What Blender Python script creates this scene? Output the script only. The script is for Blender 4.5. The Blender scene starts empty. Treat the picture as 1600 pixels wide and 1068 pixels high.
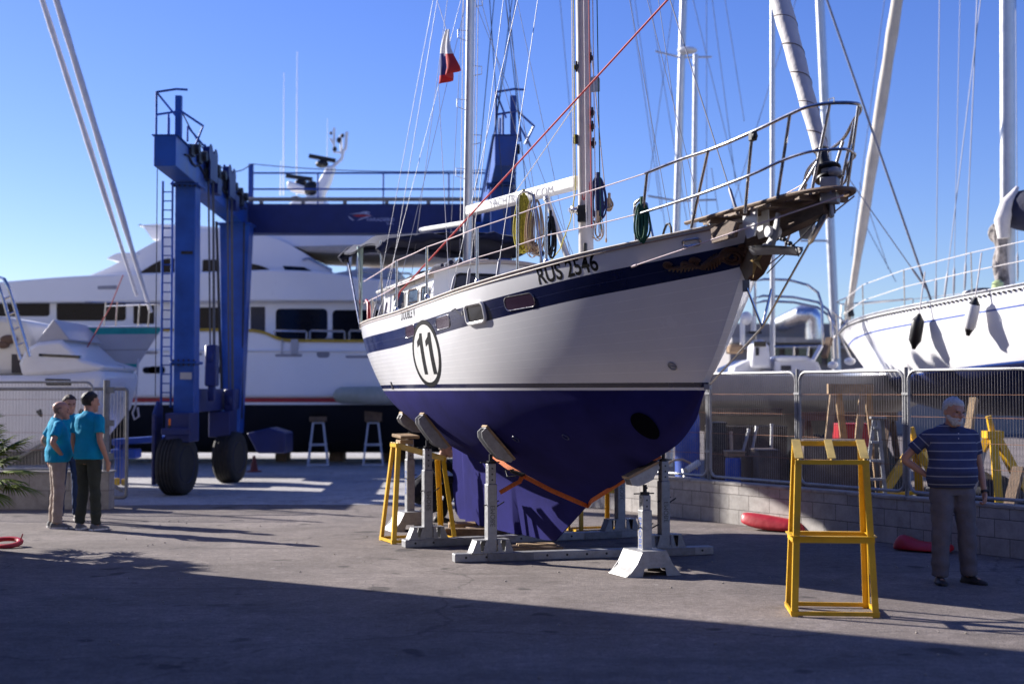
import bpy, bmesh, math, random
from mathutils import Vector, Matrix, Quaternion, noise
random.seed(7)
R = math.radians
scn = bpy.context.scene
col = scn.collection
# ------------------------------------------------------------------ camera, sky, sun, exposure
F = 50 / 36 * 1600
PITCH = math.atan(78 / F)
CAMH = 1.77
cam_d = bpy.data.cameras.new('camera'); cam = bpy.data.objects.new('camera', cam_d); col.objects.link(cam)
cam.location = (0, 0, CAMH); cam.rotation_euler = (math.pi / 2 + PITCH, 0, 0)
cam_d.lens = 50; cam_d.sensor_width = 36; cam_d.clip_end = 3000; cam_d.clip_start = .1
cam_d.dof.use_dof = True; cam_d.dof.focus_distance = 14.0; cam_d.dof.aperture_fstop = 1.25
scn.camera = cam
SUN_EL = R(25); SUN_H = Vector((-.8486, .529))          # horizontal direction towards the sun
SUN_V = Vector((SUN_H.x * math.cos(SUN_EL), SUN_H.y * math.cos(SUN_EL), math.sin(SUN_EL)))
world = bpy.data.worlds.new('World'); scn.world = world; world.use_nodes = True
nt = world.node_tree; nt.nodes.clear()
sky = nt.nodes.new('ShaderNodeTexSky'); sky.sky_type = 'NISHITA'; sky.sun_disc = False
sky.sun_elevation = SUN_EL; sky.sun_rotation = math.atan2(SUN_H.x, SUN_H.y)
sky.air_density = 1.0; sky.dust_density = .3; sky.ozone_density = 3.0
hsv = nt.nodes.new('ShaderNodeHueSaturation'); hsv.inputs['Hue'].default_value = .518; hsv.inputs['Saturation'].default_value = 1.2
bgn = nt.nodes.new('ShaderNodeBackground'); bgn.inputs[1].default_value = .066
wo = nt.nodes.new('ShaderNodeOutputWorld')
tint = nt.nodes.new('ShaderNodeMix'); tint.data_type = 'RGBA'; tint.blend_type = 'MULTIPLY'; tint.inputs[0].default_value = 1; tint.inputs[7].default_value = (.82, .885, 1.20, 1)
nt.links.new(sky.outputs[0], hsv.inputs['Color']); nt.links.new(hsv.outputs[0], tint.inputs[6]); nt.links.new(tint.outputs[2], bgn.inputs[0]); nt.links.new(bgn.outputs[0], wo.inputs[0])
sl = bpy.data.lights.new('sun', 'SUN'); sl.energy = 5; sl.angle = R(.53); sl.color = (1, .95, .89)
so = bpy.data.objects.new('sun', sl); col.objects.link(so); so.location = (-30, 20, 20)
so.rotation_euler = SUN_V.to_track_quat('Z', 'Y').to_euler()
scn.view_settings.view_transform = 'Standard'; scn.view_settings.look = 'None'
scn.view_settings.exposure = 1.1; scn.view_settings.gamma = 1

# ------------------------------------------------------------------ photo pixel (1600 wide) -> place in the yard
_c, _s = math.cos(PITCH), math.sin(PITCH)
def ray(x, y):
    r = (x - 800) / F; u = (534 - y) / F
    return Vector((r, _c - _s * u, _s + _c * u))
def P(x, y, D):
    d = ray(x, y); return Vector((0, 0, CAMH)) + d * (D / d.y)
def G(x, y, z=0):
    d = ray(x, y); return Vector((0, 0, CAMH)) + d * ((z - CAMH) / d.z)
def onplane(x, y, p, n):
    d = ray(x, y); o = Vector((0, 0, CAMH)); p = Vector(p); n = Vector(n)
    return o + d * ((p - o).dot(n) / d.dot(n))
def tab(t, x):
    if x <= t[0][0]: return t[0][1]
    for (a, b), (c, d) in zip(t, t[1:]):
        if x <= c:
            k = (x - a) / (c - a); return b + (d - b) * k
    return t[-1][1]
def stab(t, x):                                        # smooth (Catmull-Rom) table
    if x <= t[0][0]: return t[0][1]
    if x >= t[-1][0]: return t[-1][1]
    for i in range(len(t) - 1):
        if x <= t[i + 1][0]:
            x0, y0 = t[i]; x1, y1 = t[i + 1]; h = x1 - x0; k = (x - x0) / h
            m0 = (y1 - t[i - 1][1]) / (x1 - t[i - 1][0]) if i > 0 else (y1 - y0) / h
            m1 = (t[i + 2][1] - y0) / (t[i + 2][0] - x0) if i + 2 < len(t) else (y1 - y0) / h
            return (2*k**3-3*k*k+1)*y0 + (k**3-2*k*k+k)*h*m0 + (-2*k**3+3*k*k)*y1 + (k**3-k*k)*h*m1

# ------------------------------------------------------------------ materials
MATS = {}
def mat(name, c, rough=.5, metal=0, var=.12, scale=6, bump=.0, bscale=60, coat=0, spec=.5, c2=None, rvar=.1, trans=0, dirt=0, aniso=None):
    if name in MATS: return MATS[name]
    m = bpy.data.materials.new(name); m.use_nodes = True; MATS[name] = m
    n = m.node_tree.nodes; l = m.node_tree.links
    b = n['Principled BSDF']
    b.inputs['Metallic'].default_value = metal; b.inputs['Coat Weight'].default_value = coat
    b.inputs['Coat Roughness'].default_value = .08
    b.inputs['Specular IOR Level'].default_value = spec
    tc = n.new('ShaderNodeTexCoord')
    src = tc.outputs['Object']
    if aniso:
        mp = n.new('ShaderNodeMapping'); mp.inputs['Scale'].default_value = aniso; l.new(src, mp.inputs[0]); src = mp.outputs[0]
    no = n.new('ShaderNodeTexNoise'); no.inputs['Scale'].default_value = scale; no.inputs['Detail'].default_value = 6
    no.inputs['Roughness'].default_value = .65
    l.new(src, no.inputs['Vector'])
    cr = n.new('ShaderNodeValToRGB'); e = cr.color_ramp.elements
    c = tuple(c[:3]); d = c2 or tuple(max(0, v * (1 - 2 * var)) for v in c)
    e[0].position = .3; e[0].color = (*d, 1); e[1].position = .62; e[1].color = (*c, 1)
    l.new(no.outputs[0], cr.inputs[0])
    out = cr.outputs[0]
    if dirt:
        n2 = n.new('ShaderNodeTexNoise'); n2.inputs['Scale'].default_value = scale * .37; n2.inputs['Detail'].default_value = 9; n2.inputs['Roughness'].default_value = .72
        l.new(src, n2.inputs['Vector'])
        r2 = n.new('ShaderNodeValToRGB'); r2.color_ramp.elements[0].position = .52; r2.color_ramp.elements[1].position = .72
        r2.color_ramp.elements[1].color = (dirt, dirt, dirt, 1); r2.color_ramp.elements[0].color = (0, 0, 0, 1)
        l.new(n2.outputs[0], r2.inputs[0])
        mx = n.new('ShaderNodeMix'); mx.data_type = 'RGBA'; l.new(r2.outputs[0], mx.inputs[0]); l.new(out, mx.inputs[6])
        mx.inputs[7].default_value = (.09, .065, .045, 1); out = mx.outputs[2]
    l.new(out, b.inputs['Base Color'])
    mr = n.new('ShaderNodeMapRange'); mr.inputs[3].default_value = max(.02, rough - rvar); mr.inputs[4].default_value = min(1, rough + rvar)
    l.new(no.outputs[0], mr.inputs[0]); l.new(mr.outputs[0], b.inputs['Roughness'])
    if bump:
        nb = n.new('ShaderNodeTexNoise'); nb.inputs['Scale'].default_value = bscale; nb.inputs['Detail'].default_value = 4
        l.new(src, nb.inputs['Vector'])
        bu = n.new('ShaderNodeBump'); bu.inputs['Strength'].default_value = bump; bu.inputs['Distance'].default_value = .02
        l.new(nb.outputs[0], bu.inputs['Height']); l.new(bu.outputs[0], b.inputs['Normal'])
    return m
white = mat('white_gelcoat', (.8, .79, .77), .3, var=.03, scale=3, coat=.3, dirt=.06)
cream = mat('cream_gelcoat', (.74, .71, .63), .4, var=.05, scale=2, dirt=.12)
navy = mat('navy_gelcoat', (.006, .010, .055), .22, var=.1, coat=.4)
antif = mat('blue_antifouling', (.024, .023, .125), .9, var=.16, scale=2.5, bump=.15, bscale=120, c2=(.018, .017, .088), spec=.04)
teakd = mat('dark_weathered_teak', (.15, .10, .07), .75, var=.25, scale=9, bump=.4, bscale=50, aniso=(1, 1, 6))
teak = mat('weathered_teak', (.24, .16, .105), .65, var=.2, scale=9, bump=.3, bscale=50, aniso=(1, 1, 6))
wood_lt = mat('pale_timber', (.42, .28, .15), .75, var=.22, scale=9, bump=.3, bscale=40, dirt=.3)
wood_dk = mat('old_timber', (.20, .13, .08), .8, var=.25, scale=8, bump=.4, bscale=40, dirt=.3)
galv = mat('galvanised_steel', (.36, .36, .365), .5, .35, var=.16, scale=14, bump=.08, bscale=150, dirt=.25, rvar=.18)
galv_d = mat('dull_galvanised_steel', (.24, .24, .245), .55, .3, var=.16, scale=14, bump=.08, bscale=150, dirt=.3, rvar=.15)
inox = mat('stainless_steel', (.62, .60, .58), .22, 1, var=.1, scale=20)
alu = mat('silver_mast_aluminium', (.62, .62, .62), .38, .65, var=.08, scale=5, dirt=.1)
maint = mat('painted_white_mast', (.50, .46, .43), .42, var=.1, scale=4, dirt=.18)
yellow = mat('yellow_steel_paint', (.74, .43, .015), .42, var=.1, scale=7, dirt=.45, bump=.06, bscale=160)
orange = mat('orange_webbing', (.75, .17, .03), .75, var=.15, scale=40, bump=.4, bscale=300)
black = mat('black_rubber', (.014, .014, .016), .55, var=.2)
blackp = mat('black_vinyl', (.008, .008, .010), .45, var=.1)
glass = mat('dark_window_glass', (.008, .010, .016), .06, var=.1, spec=.8, rvar=.03)
glassp = mat('purple_tinted_acrylic', (.05, .028, .05), .08, var=.1, spec=.8, rvar=.03)
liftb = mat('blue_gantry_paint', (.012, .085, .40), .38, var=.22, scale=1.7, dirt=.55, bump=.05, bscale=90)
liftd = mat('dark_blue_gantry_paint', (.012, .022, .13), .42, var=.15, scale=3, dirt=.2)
grease = mat('greasy_dark_steel', (.045, .045, .05), .5, .5, var=.3)
cablem = mat('steel_cable', (.10, .10, .11), .5, .6)
ropew = mat('white_rope', (.72, .68, .66), .85, var=.15, scale=60)
ropep = mat('pinkish_lifeline', (.72, .58, .60), .7, var=.1, scale=60)
ropered = mat('red_rope', (.50, .02, .025), .7, var=.15, scale=60)
ropeyel = mat('yellow_rope', (.55, .47, .04), .8, var=.3, scale=50)
ropetan = mat('tan_rope', (.50, .36, .24), .85, var=.2, scale=60)
ropenavy = mat('navy_rope', (.02, .03, .12), .85, var=.2, scale=60)
ropegrn = mat('green_rope', (.015, .10, .06), .85, var=.3, scale=60)
ropeblk = mat('black_rope', (.012, .012, .014), .85)
sailc = mat('grey_white_sailcloth', (.66, .63, .62), .8, var=.1, scale=5, bump=.35, bscale=14)
canvas = mat('navy_canvas', (.012, .016, .05), .85, var=.25, scale=9, bump=.5, bscale=18)
tyre = mat('tyre_rubber', (.022, .021, .021), .8, var=.3, scale=9, bump=.15, bscale=80, dirt=.35)
yachtw = mat('yacht_white', (.86, .85, .85), .3, var=.02, scale=1, coat=.2)
redpaint = mat('red_stripe_paint', (.40, .02, .03), .4)
yelpaint = mat('ochre_stripe_paint', (.55, .35, .03), .4)
teal = mat('teal_paint', (.02, .33, .30), .45)
beige = mat('beige_lining', (.52, .45, .36), .7)
greyh = mat('grey_gelcoat', (.46, .45, .47), .45, var=.06, scale=1.5, dirt=.1)
redf = mat('red_vinyl', (.52, .02, .035), .45, var=.15, scale=5, bump=.3, bscale=9)
bronze = mat('carved_brown_wood', (.09, .038, .018), .5, var=.3, scale=20)
gold = mat('faded_gold_paint', (.42, .29, .11), .5, .1, var=.2, scale=25)
skin = mat('skin', (.50, .27, .19), .5, var=.08, scale=14, spec=.4)
hairw = mat('white_hair', (.62, .61, .60), .7, var=.2, scale=60, bump=.6, bscale=90)
hairb = mat('dark_hair', (.022, .015, .011), .6, var=.3, scale=60, bump=.6, bscale=90)
shoed = mat('dark_leather', (.025, .02, .02), .5)
shoeg = mat('grey_canvas_shoe', (.20, .20, .20), .8, var=.2, scale=30)
eyem = mat('eye', (.05, .035, .03), .2)
signblue = mat('lift_lettering', (.42, .45, .66), .5)
concb = mat('plain_render', (.34, .30, .26), .85, var=.1, scale=1.2, bump=.15, bscale=40, dirt=.2)
greyw = mat('grey_cladding', (.30, .28, .27), .7, var=.06, scale=1)
orglamp = mat('orange_lens', (.75, .16, .01), .2)
flagw = mat('flag_white', (.75, .74, .74), .8); flagb = mat('flag_blue', (.03, .035, .18), .8); flagr = mat('flag_red', (.55, .03, .03), .8)

def cloth(name, c, var=.12):
    return mat(name, c, .85, var=var, scale=7, bump=.25, bscale=25, spec=.2)
def striped(name, c, c2, period, width, off=0.):
    m = mat(name, c, .88, var=.1, scale=9, spec=.2)
    n = m.node_tree.nodes; l = m.node_tree.links; b = n['Principled BSDF']
    uv = n.new('ShaderNodeUVMap'); sx = n.new('ShaderNodeSeparateXYZ'); l.new(uv.outputs[0], sx.inputs[0])
    a = n.new('ShaderNodeMath'); a.operation = 'MULTIPLY_ADD'; a.inputs[1].default_value = 1 / period; a.inputs[2].default_value = off
    l.new(sx.outputs['Y'], a.inputs[0])
    fr = n.new('ShaderNodeMath'); fr.operation = 'FRACT'; l.new(a.outputs[0], fr.inputs[0])
    lt = n.new('ShaderNodeMath'); lt.operation = 'LESS_THAN'; lt.inputs[1].default_value = width / period; l.new(fr.outputs[0], lt.inputs[0])
    mx = n.new('ShaderNodeMix'); mx.data_type = 'RGBA'; l.new(lt.outputs[0], mx.inputs[0])
    l.new(b.inputs['Base Color'].links[0].from_socket, mx.inputs[6]); mx.inputs[7].default_value = (*c2, 1)
    l.new(mx.outputs[2], b.inputs['Base Color'])
    return m

# ------------------------------------------------------------------ mesh building
RM = {}                                               # object name -> matrix of its thing (parts are written in yard coordinates)
def basis(d, up=None):
    d = Vector(d).normalized()
    up = Vector(up) if up is not None else (Vector((0, 0, 1)) if abs(d.z) < .95 else Vector((0, 1, 0)))
    x = d.cross(up).normalized(); y = x.cross(d).normalized()
    return x, y, d
class MB:
    def __init__(s): s.v = []; s.f = []; s.m = []
    def add(s, vs, fs, m=0):
        o = len(s.v); s.v += [Vector(p) for p in vs]; s.f += [tuple(i + o for i in f) for f in fs]; s.m += [m] * len(fs)
    def box(s, c, size, rot=None, m=0):
        c = Vector(c); hx, hy, hz = size[0] / 2, size[1] / 2, size[2] / 2
        vs = [Vector((x, y, z)) for x in (-hx, hx) for y in (-hy, hy) for z in (-hz, hz)]
        if rot is not None: vs = [rot @ p for p in vs]
        s.add([c + p for p in vs], [(0, 1, 3, 2), (4, 6, 7, 5), (0, 4, 5, 1), (2, 3, 7, 6), (0, 2, 6, 4), (1, 5, 7, 3)], m)
    def beam(s, a, b, w, h, up=None, m=0, w2=None, h2=None):
        a, b = Vector(a), Vector(b); x, y, d = basis(b - a, up); w2 = w2 or w; h2 = h2 or h
        vs = [a + x*i*w/2 + y*j*h/2 for i, j in ((-1,-1),(1,-1),(1,1),(-1,1))] + [b + x*i*w2/2 + y*j*h2/2 for i, j in ((-1,-1),(1,-1),(1,1),(-1,1))]
        s.add(vs, [(3,2,1,0),(4,5,6,7),(0,1,5,4),(1,2,6,5),(2,3,7,6),(3,0,4,7)], m)
    def tube(s, pts, r, n=8, m=0, caps=True, up=None, flat=1.0):
        pts = [Vector(p) for p in pts]; k = len(pts); rs = r if isinstance(r, (list, tuple)) else [r] * k
        t0 = (pts[1] - pts[0]).normalized(); x, y, _ = basis(t0, up); vs = []
        for i, p in enumerate(pts):
            t = (pts[min(i+1, k-1)] - pts[max(i-1, 0)])
            t = t.normalized() if t.length > 1e-9 else t0
            ax = t0.cross(t)
            if ax.length > 1e-6:
                q = Quaternion(ax.normalized(), t0.angle(t)); x = q @ x; y = q @ y
            t0 = t
            vs += [p + (x * math.cos(2*math.pi*j/n) + y * flat * math.sin(2*math.pi*j/n)) * rs[i] for j in range(n)]
        fs = [(i*n+j, i*n+(j+1) % n, (i+1)*n+(j+1) % n, (i+1)*n+j) for i in range(k-1) for j in range(n)]
        if caps: fs += [tuple(range(n-1, -1, -1)), tuple((k-1)*n+j for j in range(n))]
        s.add(vs, fs, m)
    def cyl(s, a, b, r, n=16, m=0): s.tube([a, b], r, n, m)
    def lathe(s, prof, c, axis=(0,0,1), n=24, m=0):
        x, y, d = basis(axis); c = Vector(c); k = len(prof); vs = []
        for r, h in prof: vs += [c + d*h + (x*math.cos(2*math.pi*j/n) + y*math.sin(2*math.pi*j/n))*max(r, 1e-4) for j in range(n)]
        fs = [(i*n+j, i*n+(j+1) % n, (i+1)*n+(j+1) % n, (i+1)*n+j) for i in range(k-1) for j in range(n)]
        fs += [tuple(range(n-1, -1, -1)), tuple((k-1)*n+j for j in range(n))]
        s.add(vs, fs, m)
    def ell(s, c, r, rot=None, n=14, k=9, m=0):
        c = Vector(c); vs = []
        for i in range(k+1):
            a = math.pi*i/k
            for j in range(n):
                p = Vector((r[0]*math.sin(a)*math.cos(2*math.pi*j/n), r[1]*math.sin(a)*math.sin(2*math.pi*j/n), r[2]*math.cos(a)))
                vs.append(c + (rot @ p if rot is not None else p))
        s.add(vs, [(i*n+j, (i+1)*n+j, (i+1)*n+(j+1) % n, i*n+(j+1) % n) for i in range(k) for j in range(n)], m)
    def prism(s, poly, fa, fb, m=0, mside=None):      # poly of 2D points, fa/fb map them to the two ends
        n = len(poly); A = [Vector(fa(*p)) for p in poly]; Bv = [Vector(fb(*p)) for p in poly]
        o = len(s.v); s.add(A + Bv, [tuple(range(n)), tuple(range(2*n-1, n-1, -1))], m)
        s.f += [(o+i, o+n+i, o+n+(i+1) % n, o+(i+1) % n) for i in range(n)]; s.m += [m if mside is None else mside] * n
    def grid(s, fn, nu, nv, m=0):
        vs = [fn(i/nu, j/nv) for i in range(nu+1) for j in range(nv+1)]
        s.add(vs, [(i*(nv+1)+j, (i+1)*(nv+1)+j, (i+1)*(nv+1)+j+1, i*(nv+1)+j+1) for i in range(nu) for j in range(nv)], m)
    def loft(s, rings, m=0, caps=True):
        n = len(rings[0]); o = [p for r in rings for p in r]; k = len(rings)
        fs = [(i*n+j, i*n+(j+1) % n, (i+1)*n+(j+1) % n, (i+1)*n+j) for i in range(k-1) for j in range(n)]
        if caps: fs += [tuple(range(n-1, -1, -1)), tuple((k-1)*n+j for j in range(n))]
        s.add(o, fs, m)
    def mesh(s, name, mats, M=None, smooth=40, merge=False):
        me = bpy.data.meshes.new(name)
        Mi = M.inverted() if M is not None else None
        me.from_pydata([(Mi @ p if Mi is not None else p)[:] for p in s.v], [], s.f)
        for mm in (mats if isinstance(mats, (list, tuple)) else [mats]): me.materials.append(mm)
        me.polygons.foreach_set('material_index', s.m)
        bm = bmesh.new(); bm.from_mesh(me)
        if merge: bmesh.ops.remove_doubles(bm, verts=bm.verts, dist=1e-5)
        bmesh.ops.recalc_face_normals(bm, faces=bm.faces); bm.to_mesh(me); bm.free()
        if smooth: me.shade_smooth(); me.set_sharp_from_angle(angle=R(smooth))
        return me
def bevel(o, w, seg=2):
    b = o.modifiers.new('bevel', 'BEVEL'); b.width = w; b.segments = seg; b.limit_method = 'ANGLE'; b.angle_limit = R(50)
    return o
def tagit(o, label, cat, group=None, kind=None):
    o['label'] = label
    if cat: o['category'] = cat
    if group: o['group'] = group
    if kind: o['kind'] = kind
    return o
def thing(name, label, cat, loc=(0, 0, 0), group=None, rz=0):
    o = bpy.data.objects.new(name, None); col.objects.link(o); o.empty_display_size = .2
    o.location = loc; o.rotation_euler = (0, 0, rz); RM[o.name] = Matrix.Translation(Vector(loc)) @ Matrix.Rotation(rz, 4, 'Z')
    return tagit(o, label, cat, group)
def part(mb, name, mats, parent, smooth=40, label=None, merge=False):
    M = RM[parent.name]; o = bpy.data.objects.new(name, mb.mesh(name, mats, M, smooth, merge)); col.objects.link(o)
    o.parent = parent; RM[o.name] = M
    if label: o['label'] = label
    return o
def solo(mb, name, mats, label, cat, group=None, smooth=40, kind=None, base=None):
    if base is None:
        xs = [p.x for p in mb.v]; ys = [p.y for p in mb.v]; zs = [p.z for p in mb.v]
        base = Vector(((min(xs)+max(xs))/2, (min(ys)+max(ys))/2, min(zs)))
    M = Matrix.Translation(Vector(base)); o = bpy.data.objects.new(name, mb.mesh(name, mats, M, smooth)); col.objects.link(o)
    o.location = base; RM[o.name] = M
    return tagit(o, label, cat, group, kind) if kind != 'structure' else (o.__setitem__('kind', 'structure'), o)[1]
def copy_tree(o, parent=None):
    c = o.copy(); col.objects.link(c)
    if parent is not None: c.parent = parent
    for ch in list(o.children): copy_tree(ch, c)
    return c
def place(src, loc, rz, label, first=False):
    o = src if first else copy_tree(src)
    o.location = loc; o.rotation_euler = (0, 0, rz); o['label'] = label
    return o
def sag(a, b, d, n=12):
    a, b = Vector(a), Vector(b); return [a.lerp(b, i/n) - Vector((0, 0, d*4*(i/n)*(1-i/n))) for i in range(n+1)]
def text_faces(body, size=1.0, bold=0.0, step=None):
    cu = bpy.data.curves.new('t', 'FONT'); cu.body = body; cu.size = size; cu.offset = bold; cu.resolution_u = 4
    ob = bpy.data.objects.new('t', cu); col.objects.link(ob); bpy.context.view_layer.update()
    me = bpy.data.meshes.new_from_object(ob.evaluated_get(bpy.context.evaluated_depsgraph_get()))
    bm = bmesh.new(); bm.from_mesh(me); bmesh.ops.triangulate(bm, faces=bm.faces)
    xs = [v.co.x for v in bm.verts]; x0, x1 = min(xs), max(xs)
    if step:
        x = x0 + step
        while x < x1:
            bmesh.ops.bisect_plane(bm, geom=bm.verts[:] + bm.edges[:] + bm.faces[:], plane_co=(x, 0, 0), plane_no=(1, 0, 0)); x += step
    vs = [(v.co.x - x0, v.co.y) for v in bm.verts]; bm.verts.index_update(); fs = [tuple(v.index for v in f.verts) for f in bm.faces]
    bm.free(); bpy.data.objects.remove(ob); bpy.data.curves.remove(cu); bpy.data.meshes.remove(me)
    return vs, fs, x1 - x0
def coil(mb, c, w, h, turns, r, ax=(1, 0, 0), depth=.05, m=0, n=26, seed=0):    # hanging hank of rope: loops in the plane of ax and z
    rd = random.Random(seed); ax = Vector(ax).normalized(); dp = ax.cross(Vector((0, 0, 1))); pts = []
    for t in range(turns):
        ww = w * rd.uniform(.15, 1); hh = h * rd.uniform(.78, 1.0); oy = rd.uniform(-depth, depth); ox = rd.uniform(-.22, .22) * w
        for j in range(n):
            a = 2*math.pi*j/n
            sx = math.sin(a) * (1 - .35*math.cos(a))
            pts.append(Vector(c) + ax*(ox + ww/2*sx) + dp*(oy*(1-math.cos(a))/2) + Vector((0, 0, -hh/2 + hh/2*math.cos(a))))
    mb.tube(pts, r, 6, m)
# ------------------------------------------------------------------ setting: ground
def ground_mat(name, c1, c2, c3, grain, stain, crack):
    m = bpy.data.materials.new(name); m.use_nodes = True; n = m.node_tree.nodes; l = m.node_tree.links; b = n['Principled BSDF']
    tc = n.new('ShaderNodeTexCoord')
    def nz(sc, det=6, ro=.6):
        x = n.new('ShaderNodeTexNoise'); x.inputs['Scale'].default_value = sc; x.inputs['Detail'].default_value = det; x.inputs['Roughness'].default_value = ro
        l.new(tc.outputs['Object'], x.inputs['Vector']); return x.outputs[0]
    def ramp(s, p0, p1, a, bb):
        r = n.new('ShaderNodeValToRGB'); r.color_ramp.elements[0].position = p0; r.color_ramp.elements[1].position = p1
        r.color_ramp.elements[0].color = (*a, 1); r.color_ramp.elements[1].color = (*bb, 1); l.new(s, r.inputs[0]); return r.outputs[0]
    def mix(f, a, bb, mode='MIX'):
        x = n.new('ShaderNodeMix'); x.data_type = 'RGBA'; x.blend_type = mode
        if isinstance(f, float): x.inputs[0].default_value = f
        else: l.new(f, x.inputs[0])
        l.new(a, x.inputs[6])
        if isinstance(bb, tuple): x.inputs[7].default_value = (*bb, 1)
        else: l.new(bb, x.inputs[7])
        return x.outputs[2]
    base = ramp(nz(.5, 10, .68), .38, .60, c1, c2)
    vo = n.new('ShaderNodeTexVoronoi'); vo.inputs['Scale'].default_value = grain; l.new(tc.outputs['Object'], vo.inputs['Vector'])
    g = ramp(vo.outputs['Distance'], .0, .75, (1.35, 1.33, 1.3), (.62, .62, .64))
    base = mix(.8, base, g, 'MULTIPLY')
    fine = ramp(nz(grain*.4, 3, .8), .35, .7, (.75, .75, .75), (1.2, 1.2, 1.2))
    base = mix(.8, base, fine, 'MULTIPLY')
    md = ramp(nz(14, 5, .75), .34, .68, (.70, .69, .68), (1.22, 1.22, 1.22)); base = mix(.85, base, md, 'MULTIPLY')
    md2 = ramp(nz(3.6, 6, .7), .36, .66, (.80, .79, .78), (1.12, 1.12, 1.12)); base = mix(.8, base, md2, 'MULTIPLY')
    st = ramp(nz(.7, 12, .72), .52, .68, (0, 0, 0), (stain, stain, stain)); base = mix(st, base, c3)
    sp = ramp(nz(6.5, 3, .5), .70, .76, (0, 0, 0), (.5, .5, .5)); base = mix(sp, base, (.36, .33, .31))
    mq = n.new('ShaderNodeMapping'); mq.inputs['Rotation'].default_value = (0, 0, R(31)); mq.inputs['Scale'].default_value = (.22, 3.2, 1); l.new(tc.outputs['Object'], mq.inputs[0])
    tn = n.new('ShaderNodeTexNoise'); tn.inputs['Scale'].default_value = .9; tn.inputs['Detail'].default_value = 7; tn.inputs['Roughness'].default_value = .7; l.new(mq.outputs[0], tn.inputs['Vector'])
    tr = ramp(tn.outputs[0], .56, .66, (0, 0, 0), (stain*.75,)*3); base = mix(tr, base, c3)              # scuffs left by wheels and dragged keels
    ol = ramp(nz(1.9, 2, .4), .67, .71, (0, 0, 0), (stain,)*3); base = mix(ol, base, (.045, .038, .036))   # oil drips
    pl = ramp(nz(1.1, 9, .75), .63, .72, (0, 0, 0), (.55,)*3); base = mix(pl, base, (.34, .31, .29))        # pale dust and old paint
    if crack:
        mp = n.new('ShaderNodeMapping'); l.new(tc.outputs['Object'], mp.inputs[0])
        dn = n.new('ShaderNodeTexNoise'); dn.inputs['Scale'].default_value = 1.3; dn.inputs['Detail'].default_value = 5; l.new(tc.outputs['Object'], dn.inputs['Vector'])
        va = n.new('ShaderNodeVectorMath'); va.operation = 'MULTIPLY_ADD'; va.inputs[1].default_value = (.9, .9, .9)
        l.new(dn.outputs['Color'], va.inputs[0]); l.new(mp.outputs[0], va.inputs[2])
        v2 = n.new('ShaderNodeTexVoronoi'); v2.feature = 'DISTANCE_TO_EDGE'; v2.inputs['Scale'].default_value = .16; l.new(va.outputs[0], v2.inputs['Vector'])
        ck = ramp(v2.outputs['Distance'], .0, .0035, (crack, crack, crack), (0, 0, 0)); base = mix(ck, base, (.02, .018, .018))
    l.new(base, b.inputs['Base Color']); b.inputs['Roughness'].default_value = .88; b.inputs['Specular IOR Level'].default_value = .3
    bu = n.new('ShaderNodeBump'); bu.inputs['Strength'].default_value = .5; bu.inputs['Distance'].default_value = .006
    l.new(vo.outputs['Distance'], bu.inputs['Height']); l.new(bu.outputs[0], b.inputs['Normal'])
    return m
asph = ground_mat('asphalt', (.185, .157, .142), (.27, .232, .212), (.10, .084, .078), 95, .75, .45)
conc = ground_mat('concrete', (.44, .43, .425), (.54, .53, .525), (.24, .225, .22), 60, .4, .5)
g = MB(); g.add([(-900, -60, 0), (900, -60, 0), (900, 1500, 0), (-900, 1500, 0)], [(0, 1, 2, 3)])
o = solo(g, 'ground', asph, '', '', kind='structure', base=(0, 0, 0), smooth=0)
g = MB(); a = G(170, 789).y
poly = [(-60, a-.3), (-8.5, a+.05), (-6.6, a-.05), (-4.2, a+.10), (-2.2, a+.05), (.2, a+.3), (.6, 34), (2.5, 60), (2.5, 130), (-60, 130)]
g.add([(x, y, .004) for x, y in poly], [tuple(range(len(poly)))])
solo(g, 'concrete_apron', conc, '', '', kind='structure', base=(0, 0, 0), smooth=0)
g = MB(); rd = random.Random(3)
for i in range(420):                                   # grit and pebbles
    x = rd.uniform(-6, 6); y = rd.uniform(8.5, 21); r = rd.choice((.003, .004, .005, .007, .012))
    g.ell((x, y, r*.4), (r, r*rd.uniform(.6, 1), r*.7), Matrix.Rotation(rd.uniform(0, 3), 3, 'Z'), 6, 4)
o = solo(g, 'gravel', concb, 'loose pale grit and small stones scattered on the asphalt', 'grit', base=(0, 0, 0), kind='stuff')

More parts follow.
